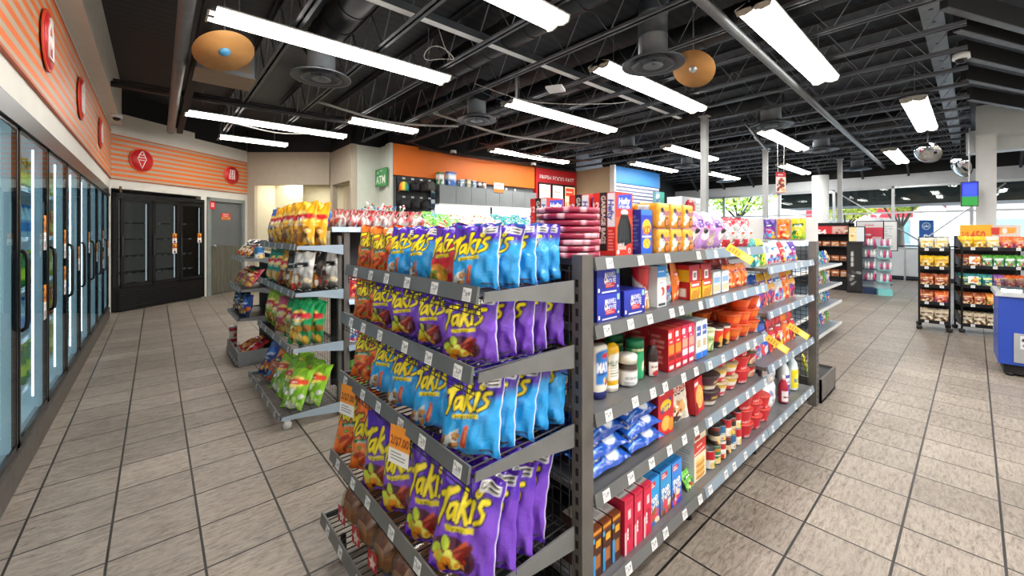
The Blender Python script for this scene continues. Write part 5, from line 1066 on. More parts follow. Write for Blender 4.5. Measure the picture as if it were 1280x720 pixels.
JR['syrup'] = jar_kind('syrup_bottle', [(0, 0), (.024, .001), (.027, .01), (.027, .1), (.02, .125), (.013, .14), (0, .14)], c, [(.016, .138), (.016, .165), (.001, .166)], pbr('dark_red_cap', '#7a1420', .4))
c = wrap(21, 26, '#ece7e0', 56, 56); c.rect(0, 15, 26, 21, '#c7242e'); c.poly([(3, 15.2), (13, 9.5), (23, 15.2)], '#c7242e'); c.text('Coffee', 13.4, 11, 2.4, '#7a1a1e', .025, .1, .05, maxw=8); c.text('mate', 14, 8.6, 2, '#a8242c', .02, .1); c.ell(9.4, 7.8, 1.7, 1.7, '#c7242e'); c.rect(11, .8, 16.5, 6.8, '#b8804a'); c.rect(12, 1, 13.6, 7.4, '#d8b890'); c.ell(10.4, 2.6, 1.8, 1.8, '#e8922a')
JR['creamer'] = jar_kind('creamer_canister', [(0, 0), (.039, .001), (.04, .008), (.034, .08), (.037, .14), (.04, .185), (0, .186)], c, [(.041, .183), (.041, .203), (.036, .206), (.001, .206)], pbr('red_lid', '#b81f2a', .4))
def cup(name, r0, r1, h, bg, draw, lidcol, nx=44, ny=24, key=None, n=24, lid='#c8ccd0'):
    c = wrap(h * 100, 2 * PI * (r0 + r1) * 50, bg, nx, ny); draw(c, c.w / 2)
    b = lathe_print([(0, 0), (r0, .0), (r1, h), ], n, c, PI / 2); me = b.mesh('body', fix=False)
    k = MB(); k.lathe([(r1 - .001, h - .004), (r1 + .003, h - .003), (r1 + .003, h + .003), (r1 - .003, h + .004), (.001, h + .004)], n); 
    return Kind(name, me, P_gloss, [('foil_lid', k.mesh('foil_lid'), pbr('lid_' + lidcol.strip('#'), lidcol, .35, .1, var=.25, scale=40))])
def d_green(c, m): c.blobs(m - 6, 1, m + 6, 6, ['#e8e0a8', '#c8a040', '#6a9a3a', '#f4f0d8'], 12, 1.1, 3); c.text('Noodle', m, 7, 1.6, '#2a5a2a', .02); c.rect(m - 4, 9, m + 4, 10.2, '#f4f4e0')
JR['cupgreen'] = cup('noodle_cup', .036, .047, .115, '#b7cf8a', d_green, '#d8e2b8')
def d_black(c, m): c.rect(m - 5, 5, m + 5, 9.4, '#d8381f'); c.ell(m, 6, 2.6, 1.8, '#f0a83a'); c.rect(m - 5, 9.6, m + 5, 10.8, '#e8e0d8'); c.ell(m, 2.4, 3, 1.8, '#c8a060')
JR['cupblack'] = cup('noodle_cup', .034, .042, .11, '#1d1614', d_black, '#3a2a26')
def d_bowlor(c, m): c.rect(0, 4.4, c.w, 7, '#e8541c'); c.rect(m - 6, 4.6, m + 6, 6.6, '#f07a2a'); c.ell(m + 2, 2.8, 3.4, 2.2, '#f0dcc0'); c.blobs(m - 6, .6, m + 6, 4, ['#d8b090', '#7a9a4a', '#c83a24', '#f0e0c8'], 10, .9, 4)
JR['bowlorange'] = cup('noodle_bowl', .05, .072, .072, '#c8421c', d_bowlor, '#d8582a')
def d_bowlred(c, m): c.text('NOODLE', m, 3.2, 2.0, '#f8e8e8', .025, maxw=9); c.text('NOODLE', m - 12, 3.2, 2.0, '#f8e8e8', .025, maxw=9); c.text('TIME', m + 9.5, 3.2, 2.0, '#f8e8e8', .025, maxw=6)
JR['bowlred'] = cup('noodle_bowl', .056, .074, .078, '#d0222e', d_bowlred, '#c8423a', 60, 22)
def d_bowlkb(c, m): c.rect(0, 0, c.w, 2, '#1f1a1a'); c.ell(m, 3.4, 4, 2.4, '#f0e0c0'); c.blobs(m - 6, 1, m + 6, 5.6, ['#3a8a3a', '#d84a2a', '#f0e8d0', '#b07a4a'], 12, .9, 8)
JR['bowldark'] = cup('noodle_bowl', .05, .07, .075, '#b8242c', d_bowlkb, '#5a4a44')
def d_bowly(c, m): c.rect(0, 4.6, c.w, 7.2, '#4a2440'); c.rect(0, 0, c.w, 1.6, '#f0c22a'); c.rect(m - 7, 2, m + 7, 4.4, '#e8e4dc'); c.text('Noodle', m + 1, 5.1, 1.6, '#f4d83a', .025, maxw=7); c.blobs(m - 6, .4, m + 6, 3.2, ['#d88a2a', '#7a2a5a', '#f0d890'], 8, .9, 5)
JR['bowlyellow'] = cup('noodle_bowl', .06, .085, .075, '#f0c82a', d_bowly, '#3a2a2e', 56, 22)
def d_bowlw(c, m): c.rect(0, 2.4, c.w, 4.4, '#d0303a'); c.rect(m - 4, .4, m + 4, 2.2, '#d83a3a'); c.text('Ramen', m, 2.8, 1.3, '#fff', .02); c.rect(0, 5.6, c.w, 7, '#e8c23a')
JR['bowlwhite'] = cup('noodle_bowl', .054, .072, .07, '#eeeae2', d_bowlw, '#b8a888', 52, 22)
def tin(r, h, bg, blocks, word=None, wc='#fff'):
    c = wrap(h * 100, 2 * PI * r * 100, bg, 44, 34); m = c.w / 2
    for (y0, y1, cl) in blocks: c.rect(0, y0 * c.h, c.w, y1 * c.h, cl)
    if word: c.text(word, m - 1, c.h * .42, c.h * .16, wc, .02, maxw=r * 150)
    c.blobs(m - r * 80, c.h * .06, m + r * 80, c.h * .3, ['#c8402a', '#e8c870', '#6a8a3a'], 6, .9, int(r * 1000))
    b = lathe_print([(r * .97, .003), (r, .005), (r, h - .005), (r * .97, h - .003)], 22, c, PI / 2)
    k = MB(); k.lathe([(r * .98, h - .005), (r * 1.02, h - .002), (r * .98, h), (r * .94, h - .004), (.001, h - .004)], 22, close=False)
    return Kind('food_can', b.mesh('body', fix=False), P_tin, [('rim', k.mesh('rim'), M_tin)])
JR['canred'] = tin(.033, .098, '#c01c2a', [(0, .46, '#ece8e2'), (.46, .52, '#c8a23a')], 'Soup', '#fff'); JR['cangreen'] = tin(.033, .1, '#2f7a4a', [(.0, .3, '#e8d8a0'), (.7, .85, '#d8822a')], 'Beans', '#fff'); JR['candark'] = tin(.031, .1, '#2a2422', [(.25, .5, '#c8b89a'), (.8, .95, '#8a2a22')], 'Chili', '#f0d8a0'); JR['canblue'] = tin(.031, .085, '#2a6a9a', [(.0, .4, '#e4e8ea')], 'Tuna', '#fff'); JR['canwhite'] = tin(.032, .1, '#e4e2dc', [(.55, .85, '#b81f2a')], 'Broth', '#fff')
c = wrap(28, 34, '#e6eef2', 50, 56); m_ = 17; c.rect(m_ - 8, 5, m_ + 8, 18, '#5a4aa8'); c.rect(m_ - 6, 12, m_ + 6, 16, '#e8e4f4'); c.text('CLEAN', m_, 12.8, 2.4, '#3a2a80', .03, maxw=10); c.blobs(m_ - 6, 6, m_ + 6, 11, ['#8a7ad0', '#c8c0e8', '#3a6ab0'], 8, 1.4, 3)
BL = [(0, 0), (.05, .001), (.055, .02), (.055, .16), (.045, .21), (.022, .245), (.018, .26), (0, .26)]
JR['purplebottle'] = jar_kind('cleaner_bottle', BL, c, [(.022, .255), (.022, .285), (.001, .286)], pbr('pale_blue_cap', '#9ac0dc', .35), P_plastic, 'cap', 26, 1, .75)
c = wrap(28, 34, '#d8ecf2', 50, 56); c.rect(m_ - 8, 6, m_ + 8, 18, '#e8d420'); c.ell(m_, 12, 5, 4, '#f4ea60'); c.text('BLEACH', m_, 11, 2.4, '#2a5a9a', .03, maxw=11)
JR['yellowbottle'] = jar_kind('cleaner_bottle', BL, c, [(.024, .255), (.024, .285), (.001, .286)], pbr('pale_blue_cap', '#9ac0dc', .35), P_plastic, 'cap', 26, 1.15, .85)
c = wrap(20, 16, '#a81c34', 36, 40); c.rect(4, 4, 12, 11, '#e8e0e4'); c.text('OXI', 8, 6, 3, '#7a1430', .03)
JR['redbottle'] = jar_kind('cleaner_bottle', [(0, 0), (.03, .001), (.032, .02), (.032, .12), (.016, .17), (0, .175)], c, [(.014, .17), (.014, .2), (.001, .2)], M_capw, P_plastic, 'cap', 22)
wrapc = Cv(23.5, 20, 30, 26, '#e6eaf0'); wrapc.ell(6, 14, 3, 3.6, '#c4c8dc'); wrapc.ell(6, 14, 1.6, 2, '#7a80a8'); wrapc.ell(17, 14, 3, 3.6, '#c4c8dc'); wrapc.ell(17, 14, 1.4, 2, '#50587c'); wrapc.blobs(1, 1, 22, 9, ['#d0d6e6', '#8a92b4', '#ffffff'], 10, 1.6, 3); wrapc.text('soft', 12, 6, 3, '#4a5a9a', .02)
PK['paper'] = Kind('toilet_paper_pack', bag_mesh(.23, .2, .115, wrapc, 3, '#dfe4ea', None, 9, .25, .6), P_film)
# maroon tray stack
def platter():
    c = Cv(80, 5, 90, 10, '#96173a'); c.grad('#7a1030', '#b42850'); q = random.Random(3)
    for i in range(14): c.rect(q.uniform(0, 76), 1.4, q.uniform(0, 76) , 1.5, '#e8a8b8'); 
    for i in range(9): x = q.uniform(0, 74); c.rect(x, 1.6, x + q.uniform(1, 4), 3, '#e4b0be')
    b = lathe_print([(.0, .0), (.11, .0), (.13, .004), (.135, .012), (.135, .017), (.128, .0195), (.0, .0215)], 48, c); return b.mesh('tin', fix=False)
PK['platter'] = Kind('cake_tin', platter(), P_gloss)
# bread loaf in a clear bag
M_bagclear = glassy('bread_film', '#f2ede8', .90, .12)
def loaf():
    b = MB(); n = 26; prof = []
    for i in range(n):
        t = 2 * PI * i / n; x, z = math.cos(t), math.sin(t)
        r = 1 / max(abs(x) ** 3.5 + abs(z) ** 3.5, 1e-6) ** (1 / 3.5); bump = 1.0 + (.12 if z > .3 else 0) * (1 - abs(abs(x) - .55))
        prof.append((x * r * .055 * (1.05 if z > 0 else .95), z * r * .055 * bump))
    rows = 14; P = np.zeros((rows, n + 1, 3)); C = np.zeros((rows, n + 1, 3)); q = random.Random(4)
    for j in range(rows):
        f = j / (rows - 1); s = min(1, .55 + 4 * min(f, 1 - f))
        for i in range(n + 1):
            x, z = prof[i % n]; P[j, i] = (x * s, (f - .5) * .22, .056 + z * s); top = z > .02
            C[j, i] = lin(q.choice(['#7c4a26', '#6a3c1e', '#8a5630']) if top else q.choice(['#b08050', '#9a6c40', '#a4764a']))
    b.grid(P, C); b.add([tuple(P[0, i]) for i in range(n)], [tuple(range(n))], 0, False, lin('#c79a68')); b.add([tuple(P[-1, i]) for i in range(n)], [tuple(range(n))], 0, False, lin('#c79a68'))
    body = b.mesh('loaf')
    g = MB(); R = 14; P = np.zeros((R, n + 1, 3)); 
    for j in range(R):
        f = j / (R - 1); s = min(1.1, .25 + 4.5 * min(f, (1 - f))) if 0 < j < R - 1 else .1
        for i in range(n + 1): x, z = prof[i % n]; k = 1 + .04 * math.sin(i * 2.1 + j * 3.3); P[j, i] = (x * s * k, (f - .5) * .285, max(.0005, .056 + z * s * k))
    g.grid(P); film = g.mesh('film', fix=False)
    lb = Cv(8, 8, 16, 16, '#b81f26'); lb.poly([(1, 4), (3, 4.6), (4, 7), (5, 4.6), (7, 4), (5.4, 2.8), (5.6, .8), (4, 2), (2.4, .8), (2.6, 2.8)], '#f4ece4')
    xs, zs = np.meshgrid(np.linspace(-.028, .028, 16), np.linspace(.024, .08, 16)); l = MB(); l.grid(np.stack([xs, xs * 0 - .136 + .25 * (zs - .05) ** 2, zs], -1), lb.out())
    return body, film, l.mesh('label', fix=False)
lf = loaf(); PK['bread'] = Kind('bread_loaf', lf[0], printed('bread_crust', .7), [('film', lf[1], M_bagclear), ('label', lf[2], P_sign)])
for (k_, cl, lbl) in (('breadB', '#2a58b0', 'blue'),):
    lb = Cv(8, 8, 16, 16, cl); lb.rect(1, 3, 7, 5, '#f0f0f0'); xs, zs = np.meshgrid(np.linspace(-.03, .03, 16), np.linspace(.02, .085, 16)); l = MB(); l.grid(np.stack([xs, xs * 0 - .136, zs], -1), lb.out()); PK[k_] = Kind('bread_loaf', lf[0], printed('bread_crust', .7), [('film', lf[1], M_bagclear), ('label', l.mesh('label', fix=False), P_sign)])
def pack_block(w, d, h, c, sidec, seed=1):
    """soft shrink-wrapped block: box with bulged faces"""
    b = MB(); nx, ny = c.nx, c.ny
    def face(cv, W, D, H, rot):
        u = np.linspace(-1, 1, cv.nx)[None, :]; v = np.linspace(-1, 1, cv.ny)[:, None]; bul = (1 - u ** 4) * (1 - v ** 4) * .006 + .0012 * np.sin(u * 9 + seed) * np.sin(v * 7)
        rx_ = W / 2 * u * (1 - .04 * v ** 8) + 0 * v; rz_ = H / 2 * (v * (1 - .04 * u ** 8) + 1)
        P = np.stack([rx_, -D / 2 - bul + .006 * np.maximum(np.abs(u), np.abs(v)) ** 10, rz_], -1)
        b.grid(P @ np.array(Matrix.Rotation(rot, 3, 'Z')).T, cv.out())
    face(c, w, d, h, 0); face(sidec, d, w, h, -PI / 2); face(sidec, d, w, h, PI / 2); face(Cv(4, 4, 8, 8, '#c08818'), w, d, h, PI)
    b.box(-w / 2 * .96, w / 2 * .96, -d / 2 * .96, d / 2 * .96, .002, h * .985, 0, lin('#d8961c'))
    return b.mesh('pack', fix=False)
ys = Cv(12, 11.5, 24, 22, '#cf8a18'); ys.rect(2.5, 1, 8, 10.5, '#c8c6c0'); ys.lines(3, 1.5, 7.5, 10, '#8a8680', 8, .4)
YEL = Kind('tissue_pack', pack_block(.112, .12, .112, yel(1), ys), P_gloss)
# ================================================================== shelving hardware
M_up = pbr('upright_steel', '#6f6c68', .42, .45, var=.14, scale=9)
M_shelf = pbr('shelf_steel', '#77777a', .4, .4, var=.12, scale=7)
M_rail = pbr('rail_grey', '#6d6f70', .33, .25, var=.1, scale=4)
M_rail2 = pbr('rail_pale', '#8fa2b2', .3, .3, var=.06, scale=4)
M_bracket = pbr('bracket_steel', '#838587', .38, .55, var=.12, scale=7)
M_wire = pbr('black_wire', '#232427', .4, .4)
M_dkdeck = pbr('deck_dark', '#3c3d40', .45, .4, var=.15)
def tag_mesh(seed):
    c = Cv(6, 4.4, 22, 16, '#eceeee'); c.text(['3.99', '4.49', '2.79', '5.29'][seed % 4], 3.6, 2.5, 1.3, '#22252a', .02); c.lines(.5, .4, 5.4, 2, '#8a8e94', 3, .4, seed); c.rect(.4, 2.7, 1.9, 3.8, '#b8bcc2')
    xs, zs = np.meshgrid(np.linspace(-.021, .021, 22), np.linspace(0, .038, 16)); g = MB(); g.grid(np.stack([xs, xs * 0, zs], -1), c.out()); return g.mesh('price_tag', fix=False)
TAGS = [tag_mesh(i) for i in range(4)]
def promo_mesh():
    c = Cv(8, 11, 40, 54, '#f4f4f2'); c.rect(0, 4.2, 8, 11, '#f29a2c'); c.text('2/$7.00', 4, 6.6, 2.3, '#8a2c12', .03, 0, .0, maxw=7); c.lines(1, 1, 7, 3.6, '#555', 3, .3)
    xs, zs = np.meshgrid(np.linspace(-.038, .038, 40), np.linspace(-.085, .02, 54)); g = MB(); g.grid(np.stack([xs, xs * 0, zs], -1), c.out()); return g.mesh('promo_card', fix=False)
PROMO = promo_mesh()
def flag_mesh():
    c = Cv(4, 12, 12, 32, '#f2b62a'); c.rect(.6, 1, 3.4, 5, '#f8d870'); c.lines(.8, 5.6, 3.2, 11, '#8a4a1a', 4, .4)
    xs, zs = np.meshgrid(np.linspace(-.02, .02, 12), np.linspace(-.12, 0, 32)); g = MB(); g.grid(np.stack([xs, xs * 0 - .02 + zs * .5, zs], -1), c.out()); return g.mesh('price_flag', fix=False)
FLAG = flag_mesh()
def upright(name, x0, x1, y0, y1, h, parent, slots='x'):
    b = MB(); b.box(x0, x1, y0, y1, 0, h); n = int((h - .1) / .05)
    for i in range(n):
        z = .06 + i * .05
        if slots == 'x-': b.box(x0 - .001, x0, (y0 + y1) / 2 - .006, (y0 + y1) / 2 + .006, z, z + .026, 1)
        if slots == 'x+': b.box(x1, x1 + .001, (y0 + y1) / 2 - .006, (y0 + y1) / 2 + .006, z, z + .026, 1)
        if slots == 'y-': b.box((x0 + x1) / 2 - .006, (x0 + x1) / 2 + .006, y0 - .001, y0, z, z + .026, 1)
    return b.build(name, [M_up, M_blackmat], parent)

def end_rack(name, label, xf, zl, y0, y1, xb, parent_loc, wire=True, railm=None, ntag=6, rnd_=1, promo=(), brm=None):
    """rack facing -x: shelves xf[i] (front), price rail lower edge zl[i], between y0 and y1, hung on uprights at x = xb"""
    ox, oy = parent_loc; r = empty(name, (ox, oy, 0)); q = random.Random(rnd_); railm = railm or M_rail; brm = brm or M_bracket
    for i, (x, z) in enumerate(zip(xf, zl)):
        X, Y0, Y1, XB = x - ox, y0 - oy, y1 - oy, xb - ox
        b = MB(); zt = z + .022
        if wire:
            n = int((Y1 - Y0) / .032)
            for k in range(n + 1): yy = Y0 + (Y1 - Y0) * k / n; b.tube((X + .004, yy, zt - .004), (XB - .01, yy, zt - .004), .0028, 5)
            for xx in (X + .01, (X + XB) / 2, XB - .03): b.tube((xx, Y0, zt - .009), (xx, Y1, zt - .009), .004, 5)
        else: b.box(X, XB - .01, Y0, Y1, zt - .018, zt)
        sh = b.build('shelf', M_wire if wire else M_dkdeck, r)
        b = MB(); b.prism([(X - .014, z), (X - .004, z - .002), (X + .002, z + .046), (X - .006, z + .048)], 'y', Y0, Y1); rl = b.build('price_rail', railm, sh)
        for k in range(ntag):
            yy = Y0 + (Y1 - Y0) * (k + .35 + q.uniform(-.16, .16)) / ntag
            link('price_tag', TAGS[q.randrange(4)], P_paper, sh, (X - .015, yy, z + .002), (-.18, 0, -PI / 2))
        for (pi, py) in promo:
            if pi == i: link('promo_card', PROMO, P_paper, sh, (X - .02, py - oy, z - .004), (-.1, 0, -PI / 2 + .25)).scale = (1.35, 1, 1.2)
        for yy in (Y0 - .012, Y1 + .004):
            b = MB(); b.prism([(X + .006, z + .004), (X + .01, z + .03), (XB - .012, z + .035), (XB - .012, z - .045), (X + .16, z - .008)], 'y', yy, yy + .006)
            b.build('side_bracket', brm, sh)
        if wire and i < len(xf) - 1:
            b = MB()
            for k in range(3): b.tube((X + .004, Y0, z - .008 - k * .014), (X + .004, Y1, z - .008 - k * .014), .0018, 4)
            for k in range(30): yy = Y0 + (Y1 - Y0) * k / 29; b.tube((X + .004, yy, zt - .008), (X + .004, yy, z - .04), .0015, 4)
            b.build('wire_fence', M_wire, sh)
    return r

# ------------------------------------------------------------------ end rack of the near island
XF = [.68, .66, .65, .61, .57]; ZL = [1.25, 1.03, .76, .41, .135]
er = end_rack('end_rack', '', XF, ZL, .912, 1.95, 1.086, (.85, 1.42), promo=((2, 1.3), (2, 1.8)), rnd_=3)
b = MB(); b.box(.21, .225, -.5, .52, .03, .11); b.build('base_plate', M_dkdeck, er)
b = MB()
for k in range(26): b.tube((.232, -.49 + k * .04, .1), (.232, -.49 + k * .04, 1.33), .002, 4)
for k in range(24): b.tube((.228, -.49, .12 + k * .052), (.228, .51, .12 + k * .052), .002, 4)
b.build('rear_grid', M_wire, er)
for yy in (-.46, .44):
    for xx in (-.22, .2): b = MB(); b.lathe([(.018, 0), (.014, .05), (.012, .1)], 10, (xx, yy, 0)); b.build('foot', M_black, er)
tag(er, 'dark wire end rack of five shelves holding purple and blue chip bags', 'shelf rack')

# ------------------------------------------------------------------ the long island shelf
g1 = empty('island_shelf', (2.6, 1.4, 0)); G1 = (2.6, 1.4)
def loc1(o): o.location = (o.location.x - G1[0], o.location.y - G1[1], 0); return o
for (x0, x1, y0, y1, s) in ((1.09, 1.152, .88, .925, 'x-'), (1.09, 1.152, 1.905, 1.95, 'x-'), (4.12, 4.2, .865, .92, 'y-'), (4.12, 4.2, 1.9, 1.95, 'y-')):
    upright('upright', x0 - G1[0], x1 - G1[0], y0 - G1[1], y1 - G1[1], 1.37, g1, s)
b = MB(); b.box(1.155 - 2.6, 4.11 - 2.6, -.012, .012, .1, 1.34); b.build('spine_panel', pbr('spine', '#4a4a4c', .5, .3), g1)
b = MB(); b.box(1.155 - 2.6, 4.11 - 2.6, -.39, .39, .02, .1); b.build('kick_base', M_blackmat, g1)
SEG = [('A', 1.156, 2.03, [1.316, 1.074, .766, .482, .140]), ('B', 2.036, 2.952, [1.316, 1.072, .762, .478, .138]), ('C', 2.962, 4.085, [1.178, .888, .537, .136])]
q = random.Random(8)
for (nm, x0, x1, zs) in SEG:
    for i, z in enumerate(zs):
        b = MB(); last = i == len(zs) - 1; first = i == 0 and nm != 'C'
        b.box(x0 - 2.6, x1 - 2.6, -.512, .53 if first else -.013, z + .012, z + .034); sh = b.build('shelf', M_shelf, g1)
        b = MB(); b.prism([(-.532, z), (-.522, z - .003), (-.512, z + .044), (-.522, z + .046)], 'x', x0 - 2.6, x1 - 2.6); b.build('price_rail', M_rail if nm == 'A' else M_rail2, sh)  # farther rails paler: their grazing sheen is put into the colour
        n = 6 if nm != 'C' else 7; 
        if i == 0: n -= 2
        for k in range(n):
            xx = x0 + (x1 - x0) * (k + .5 + q.uniform(-.25, .25)) / n
            link('price_tag', TAGS[q.randrange(4)], P_paper, sh, (xx - 2.6, -.533, z + .003), (-.2, 0, 0))
        b = MB(); b.prism([(-.5, z + .014), (-.02, z + .014), (-.02, z - .05), (-.3, z - .004)], 'x', x1 - 2.605, x1 - 2.601); b.build('bracket', M_shelf, sh)
        if nm == 'B' and i == 0: link('price_flag', FLAG, P_paper, sh, (2.21 - 2.6, -.55, z + .06), (0, -.9, -.6))
        if nm == 'B' and i == 2: link('price_flag', FLAG, P_paper, sh, (2.8 - 2.6, -.55, z + .05), (0, -.9, -.6))
        if nm == 'C' and i == 1: link('price_flag', FLAG, P_paper, sh, (3.2 - 2.6, -.56, z - .06), (0, -.9, -.6))
for xx in (1.3, 2.03, 2.95, 3.9):
    b = MB(); b.lathe([(.022, 0), (.016, .03), (.012, .12)], 10, (xx - 2.6, -.44, 0)); b.build('foot', M_black, g1)
b = MB()
for k in range(13): b.tube((4.095 - 2.6, -.47 + k * .038, .12), (4.095 - 2.6, -.47 + k * .038, 1.36), .002, 4)
for k in range(34): b.tube((4.09 - 2.6, -.48, .14 + k * .036), (4.09 - 2.6, .0, .14 + k * .036), .0028, 5)
b.build('end_grid', M_wire, g1)
b = MB(); b.box(4.13 - 2.6, 4.15 - 2.6, -.54, .1, 1.372, 1.575); b.build('header_board', pbr('header_board', '#cfd0ce', .5, var=.03), g1)
tag(g1, 'long grey steel island shelf with white price tags along the right aisle', 'shelving')

# ================================================================== goods on the near end rack
q = random.Random(21)
LV = ['top', 'second', 'third', 'fourth']
NAMES = {'purple': 'purple', 'blue': 'blue and purple', 'orange': 'orange', 'red': 'red and purple'}
PLAN = [['blue', 'purple', 'red', 'purple*', 'blue*', 'orange'], ['purple', 'purple', 'purple', 'purple', 'orange'],
        ['blue', 'blue', 'blue', 'blue', 'orange'], ['purple', 'purple', 'purple', 'purple', 'orange', 'orange']]
PLAN[0] = ['blue', 'red', 'blue', 'blue', 'orange', 'orange']
SCB = [(1.0, .95, .93), (1.16, .95, .96), (1.18, 1.0, 1.1), (1.3, 1.0, 1.33)]
for i in range(4):
    zt = ZL[i] + .0225; sx, sy, sz = SCB[i]
    for j in range((6, 5, 5, 6)[i]):
        col = PLAN[i][j].rstrip('*'); y = (1.012, 1.012, 1.01, .995)[i] + (.168, .202, .202, .174)[i] * j
        rows = [5, 2, 2, 2, 2, 1][j] if i < 3 else [4, 2, 1, 1, 1, 1][j]
        for r_ in range(rows):
            v = q.randrange(3 if col in ('purple', 'blue') else 2)
            if (j, r_) == (0, 0): v = 0
            c_ = col if r_ == 0 or col != 'red' else 'purple'
            yaw = -PI / 2 + (.42 if j == 0 else .28) + (.12 if i > 1 else 0) + q.uniform(-.12, .12)
            lean = (-.15, -.15, -.24, -.22)[i] + q.uniform(-.06, .06)
            ry = q.uniform(-.07, .07); x = XF[i] + .058 + r_ * .076 + (.002 if j else 0)
            k = TK[c_, v]; o = k.put('%s chip bag, %s from aisle corner, %s deep, end rack %s shelf' % (NAMES[c_], ORD[j], ORD[r_], LV[i]), 'chip bag', (x, y + r_ * .004 + q.uniform(-.008, .008), zt + .003 + abs(ry) * .08), yaw, lean, ry, 'rolled corn chip bags on the end rack', (sx * q.uniform(.96, 1.03), sy, sz * q.uniform(.97, 1.02)))
for j in range(6):
    k = PK['bread'] if j not in (2, 1) else PK['breadB']
    k.put('sliced bread loaf with %s label, %s from the aisle corner, end rack base' % ('red' if j not in (2, 1) else 'blue', ORD[j]), 'bread', (.565 + .175, 1.0 + .165 * j, ZL[4] + .024), -PI / 2 + .12, 0, 0, 'bread loaves on the end rack base', (1.15, 1.0, 1.25))

# ================================================================== goods on the long island shelf
def put(k, label, cat, x, y, z, rz=0.0, rx=0.0, ry=0.0, group=None, sc=1.0): return k.put(label, cat, (x, y, z), rz, rx, ry, group, sc)
T = [1.3515, 1.1095, .8015, .5175, .1755]
for i in range(8): put(PK['platter'], 'maroon round cake tin, %s from the bottom of its stack' % ORD[i], 'cake tin', 1.225 + .002 * (i % 3), 1.06 + .003 * (i % 2), T[0] + i * .0242, .7 * i, 0, 0, 'stacked maroon cake tins', (1, 1, 1.1))
for i, y in enumerate((1.03, 1.165, 1.42)): put(BX['hefty'], 'red waste bag box on the island top, %s back from the right aisle' % ORD[i], 'waste bag box', 1.483, y, T[0], 0, 0, 0, 'red waste bag boxes')
put(BX['kd'], 'blue boxed pasta dinner beside the red waste bag boxes', 'pasta box', 1.605, .975, T[0])
for i in range(3):
    for t_ in range(2):
        for d_ in range(2): put(YEL, 'yellow paper towel pack, %s column, %s tier, %s row on the island top' % (ORD[i], ('lower', 'upper')[t_], ('front', 'rear')[d_]), 'paper towel pack', 1.725 + i * .118, .985 + d_ * .13, T[0] + t_ * .117, 0, 0, 0, 'yellow paper towel packs')
LAVX = ((2.115, .99, 0, .2), (2.29, .985, 0, -.15), (2.455, .99, 0, .1), (2.16, 1.14, .02, -.1), (2.36, 1.14, .03, .15))
for i, (x, y, dz, a) in enumerate(LAVX): put(PK['lavA' if i % 2 else 'lavB'], 'lavender paper pack on the island top, %s' % ('%s of the front row' % ORD[i] if i < 3 else '%s of the rear row' % ORD[i - 3]), 'paper pack', x, y + .01, T[0] + .006, a, -.04, 0, 'lavender packs', (1.0, 1, 1.0 + dz * 2))
for i, x in enumerate((2.61, 2.76, 2.885)): put(PK['redP'], 'red and white pack on the island top, %s from the lavender packs' % ORD[i], 'paper pack', x, .99, T[0] + .006, .1 * (i - 1), -.03, 0, 'red and white packs', (.9, 1, .95))
for i, x in enumerate((2.62, 2.78)): put(PK['swOrange'], 'orange bag behind the red and white packs, %s along' % ORD[i], 'sweets bag', x, 1.2, T[0], 0, -.05, 0, 'orange bags on the island top', 1.0)
# second level
put(BX['coffee'], 'blue coffee box, lower of the stack of two by the upright', 'coffee box', 1.315, .99, T[1]); put(BX['coffee'], 'blue coffee box on top of another beside the upright', 'coffee box', 1.312, .99, T[1] + .103, .01); put(BX['coffee'], 'single blue coffee box beside the stack of two', 'coffee box', 1.488, .985, T[1], -.02)
put(BX['brown'], 'narrow dark carton squeezed behind the upright on the second level', 'carton', 1.195, .985, T[1], 0, 0, 0, None, (.9, .6, .76))
put(JR['creamer'], 'red topped creamer canister in front, beside the single coffee box', 'creamer', 1.635, .99, T[1], .12, 0, 0, 'creamer canisters', (1, 1, .97)); put(JR['creamer'], 'red topped creamer canister standing behind the single coffee box', 'creamer', 1.515, 1.1, T[1], -.2, 0, 0, 'creamer canisters', (1, 1, .97))
put(BX['milkcarton'], 'white carton with a blue top beside the creamer', 'carton', 1.735, .975, T[1]); put(PK['swWhite'], 'white and blue bag beside the blue topped carton', 'bag', 1.845, .985, T[1], .1, -.08, 0, None, (.85, 1, .98)); put(PK['swOrange'], 'orange and white bag between white bag and yellow soup boxes', 'bag', 1.945, .985, T[1], .25, -.08, 0, None, (.62, 1, .95))
for i in range(2):
    for d_ in range(3):
        put(BX['bouillonY'], 'yellow soup box, %s column, %s row, lower tier' % (ORD[i], ORD[d_]), 'soup box', 2.065 + i * .135, .975 + d_ * .09, T[1], 0, 0, 0, 'yellow and red soup boxes')
        put(BX['bouillonR'], 'dark red soup box, %s column, %s row, upper tier' % (ORD[i], ORD[d_]), 'soup box', 2.06 + i * .135, .98 + d_ * .09, T[1] + .0895, 0, 0, 0, 'yellow and red soup boxes', (1, 1, .95))
for i, x in enumerate((2.335, 2.45)): put(BX['battery'], 'pale small carton, %s after the soup boxes' % ORD[i], 'carton', x, .97, T[1], .03, 0, 0, 'pale small cartons', (.95, 1, .8))
for i in range(6): put(PK['swOrange' if i % 2 else 'swRed'], '%s snack bag, %s along after the pale cartons, %s row' % ('orange' if i % 2 else 'red', ORD[i // 2], 'front' if i % 2 else 'rear'), 'snack bag', 2.575 + (i // 2) * .125, .975 + (0 if i % 2 else .1), T[1], .1 * (i % 3 - 1), -.1, 0, 'snack bags on the second level', (.8, 1, .72 if i % 2 else .85))
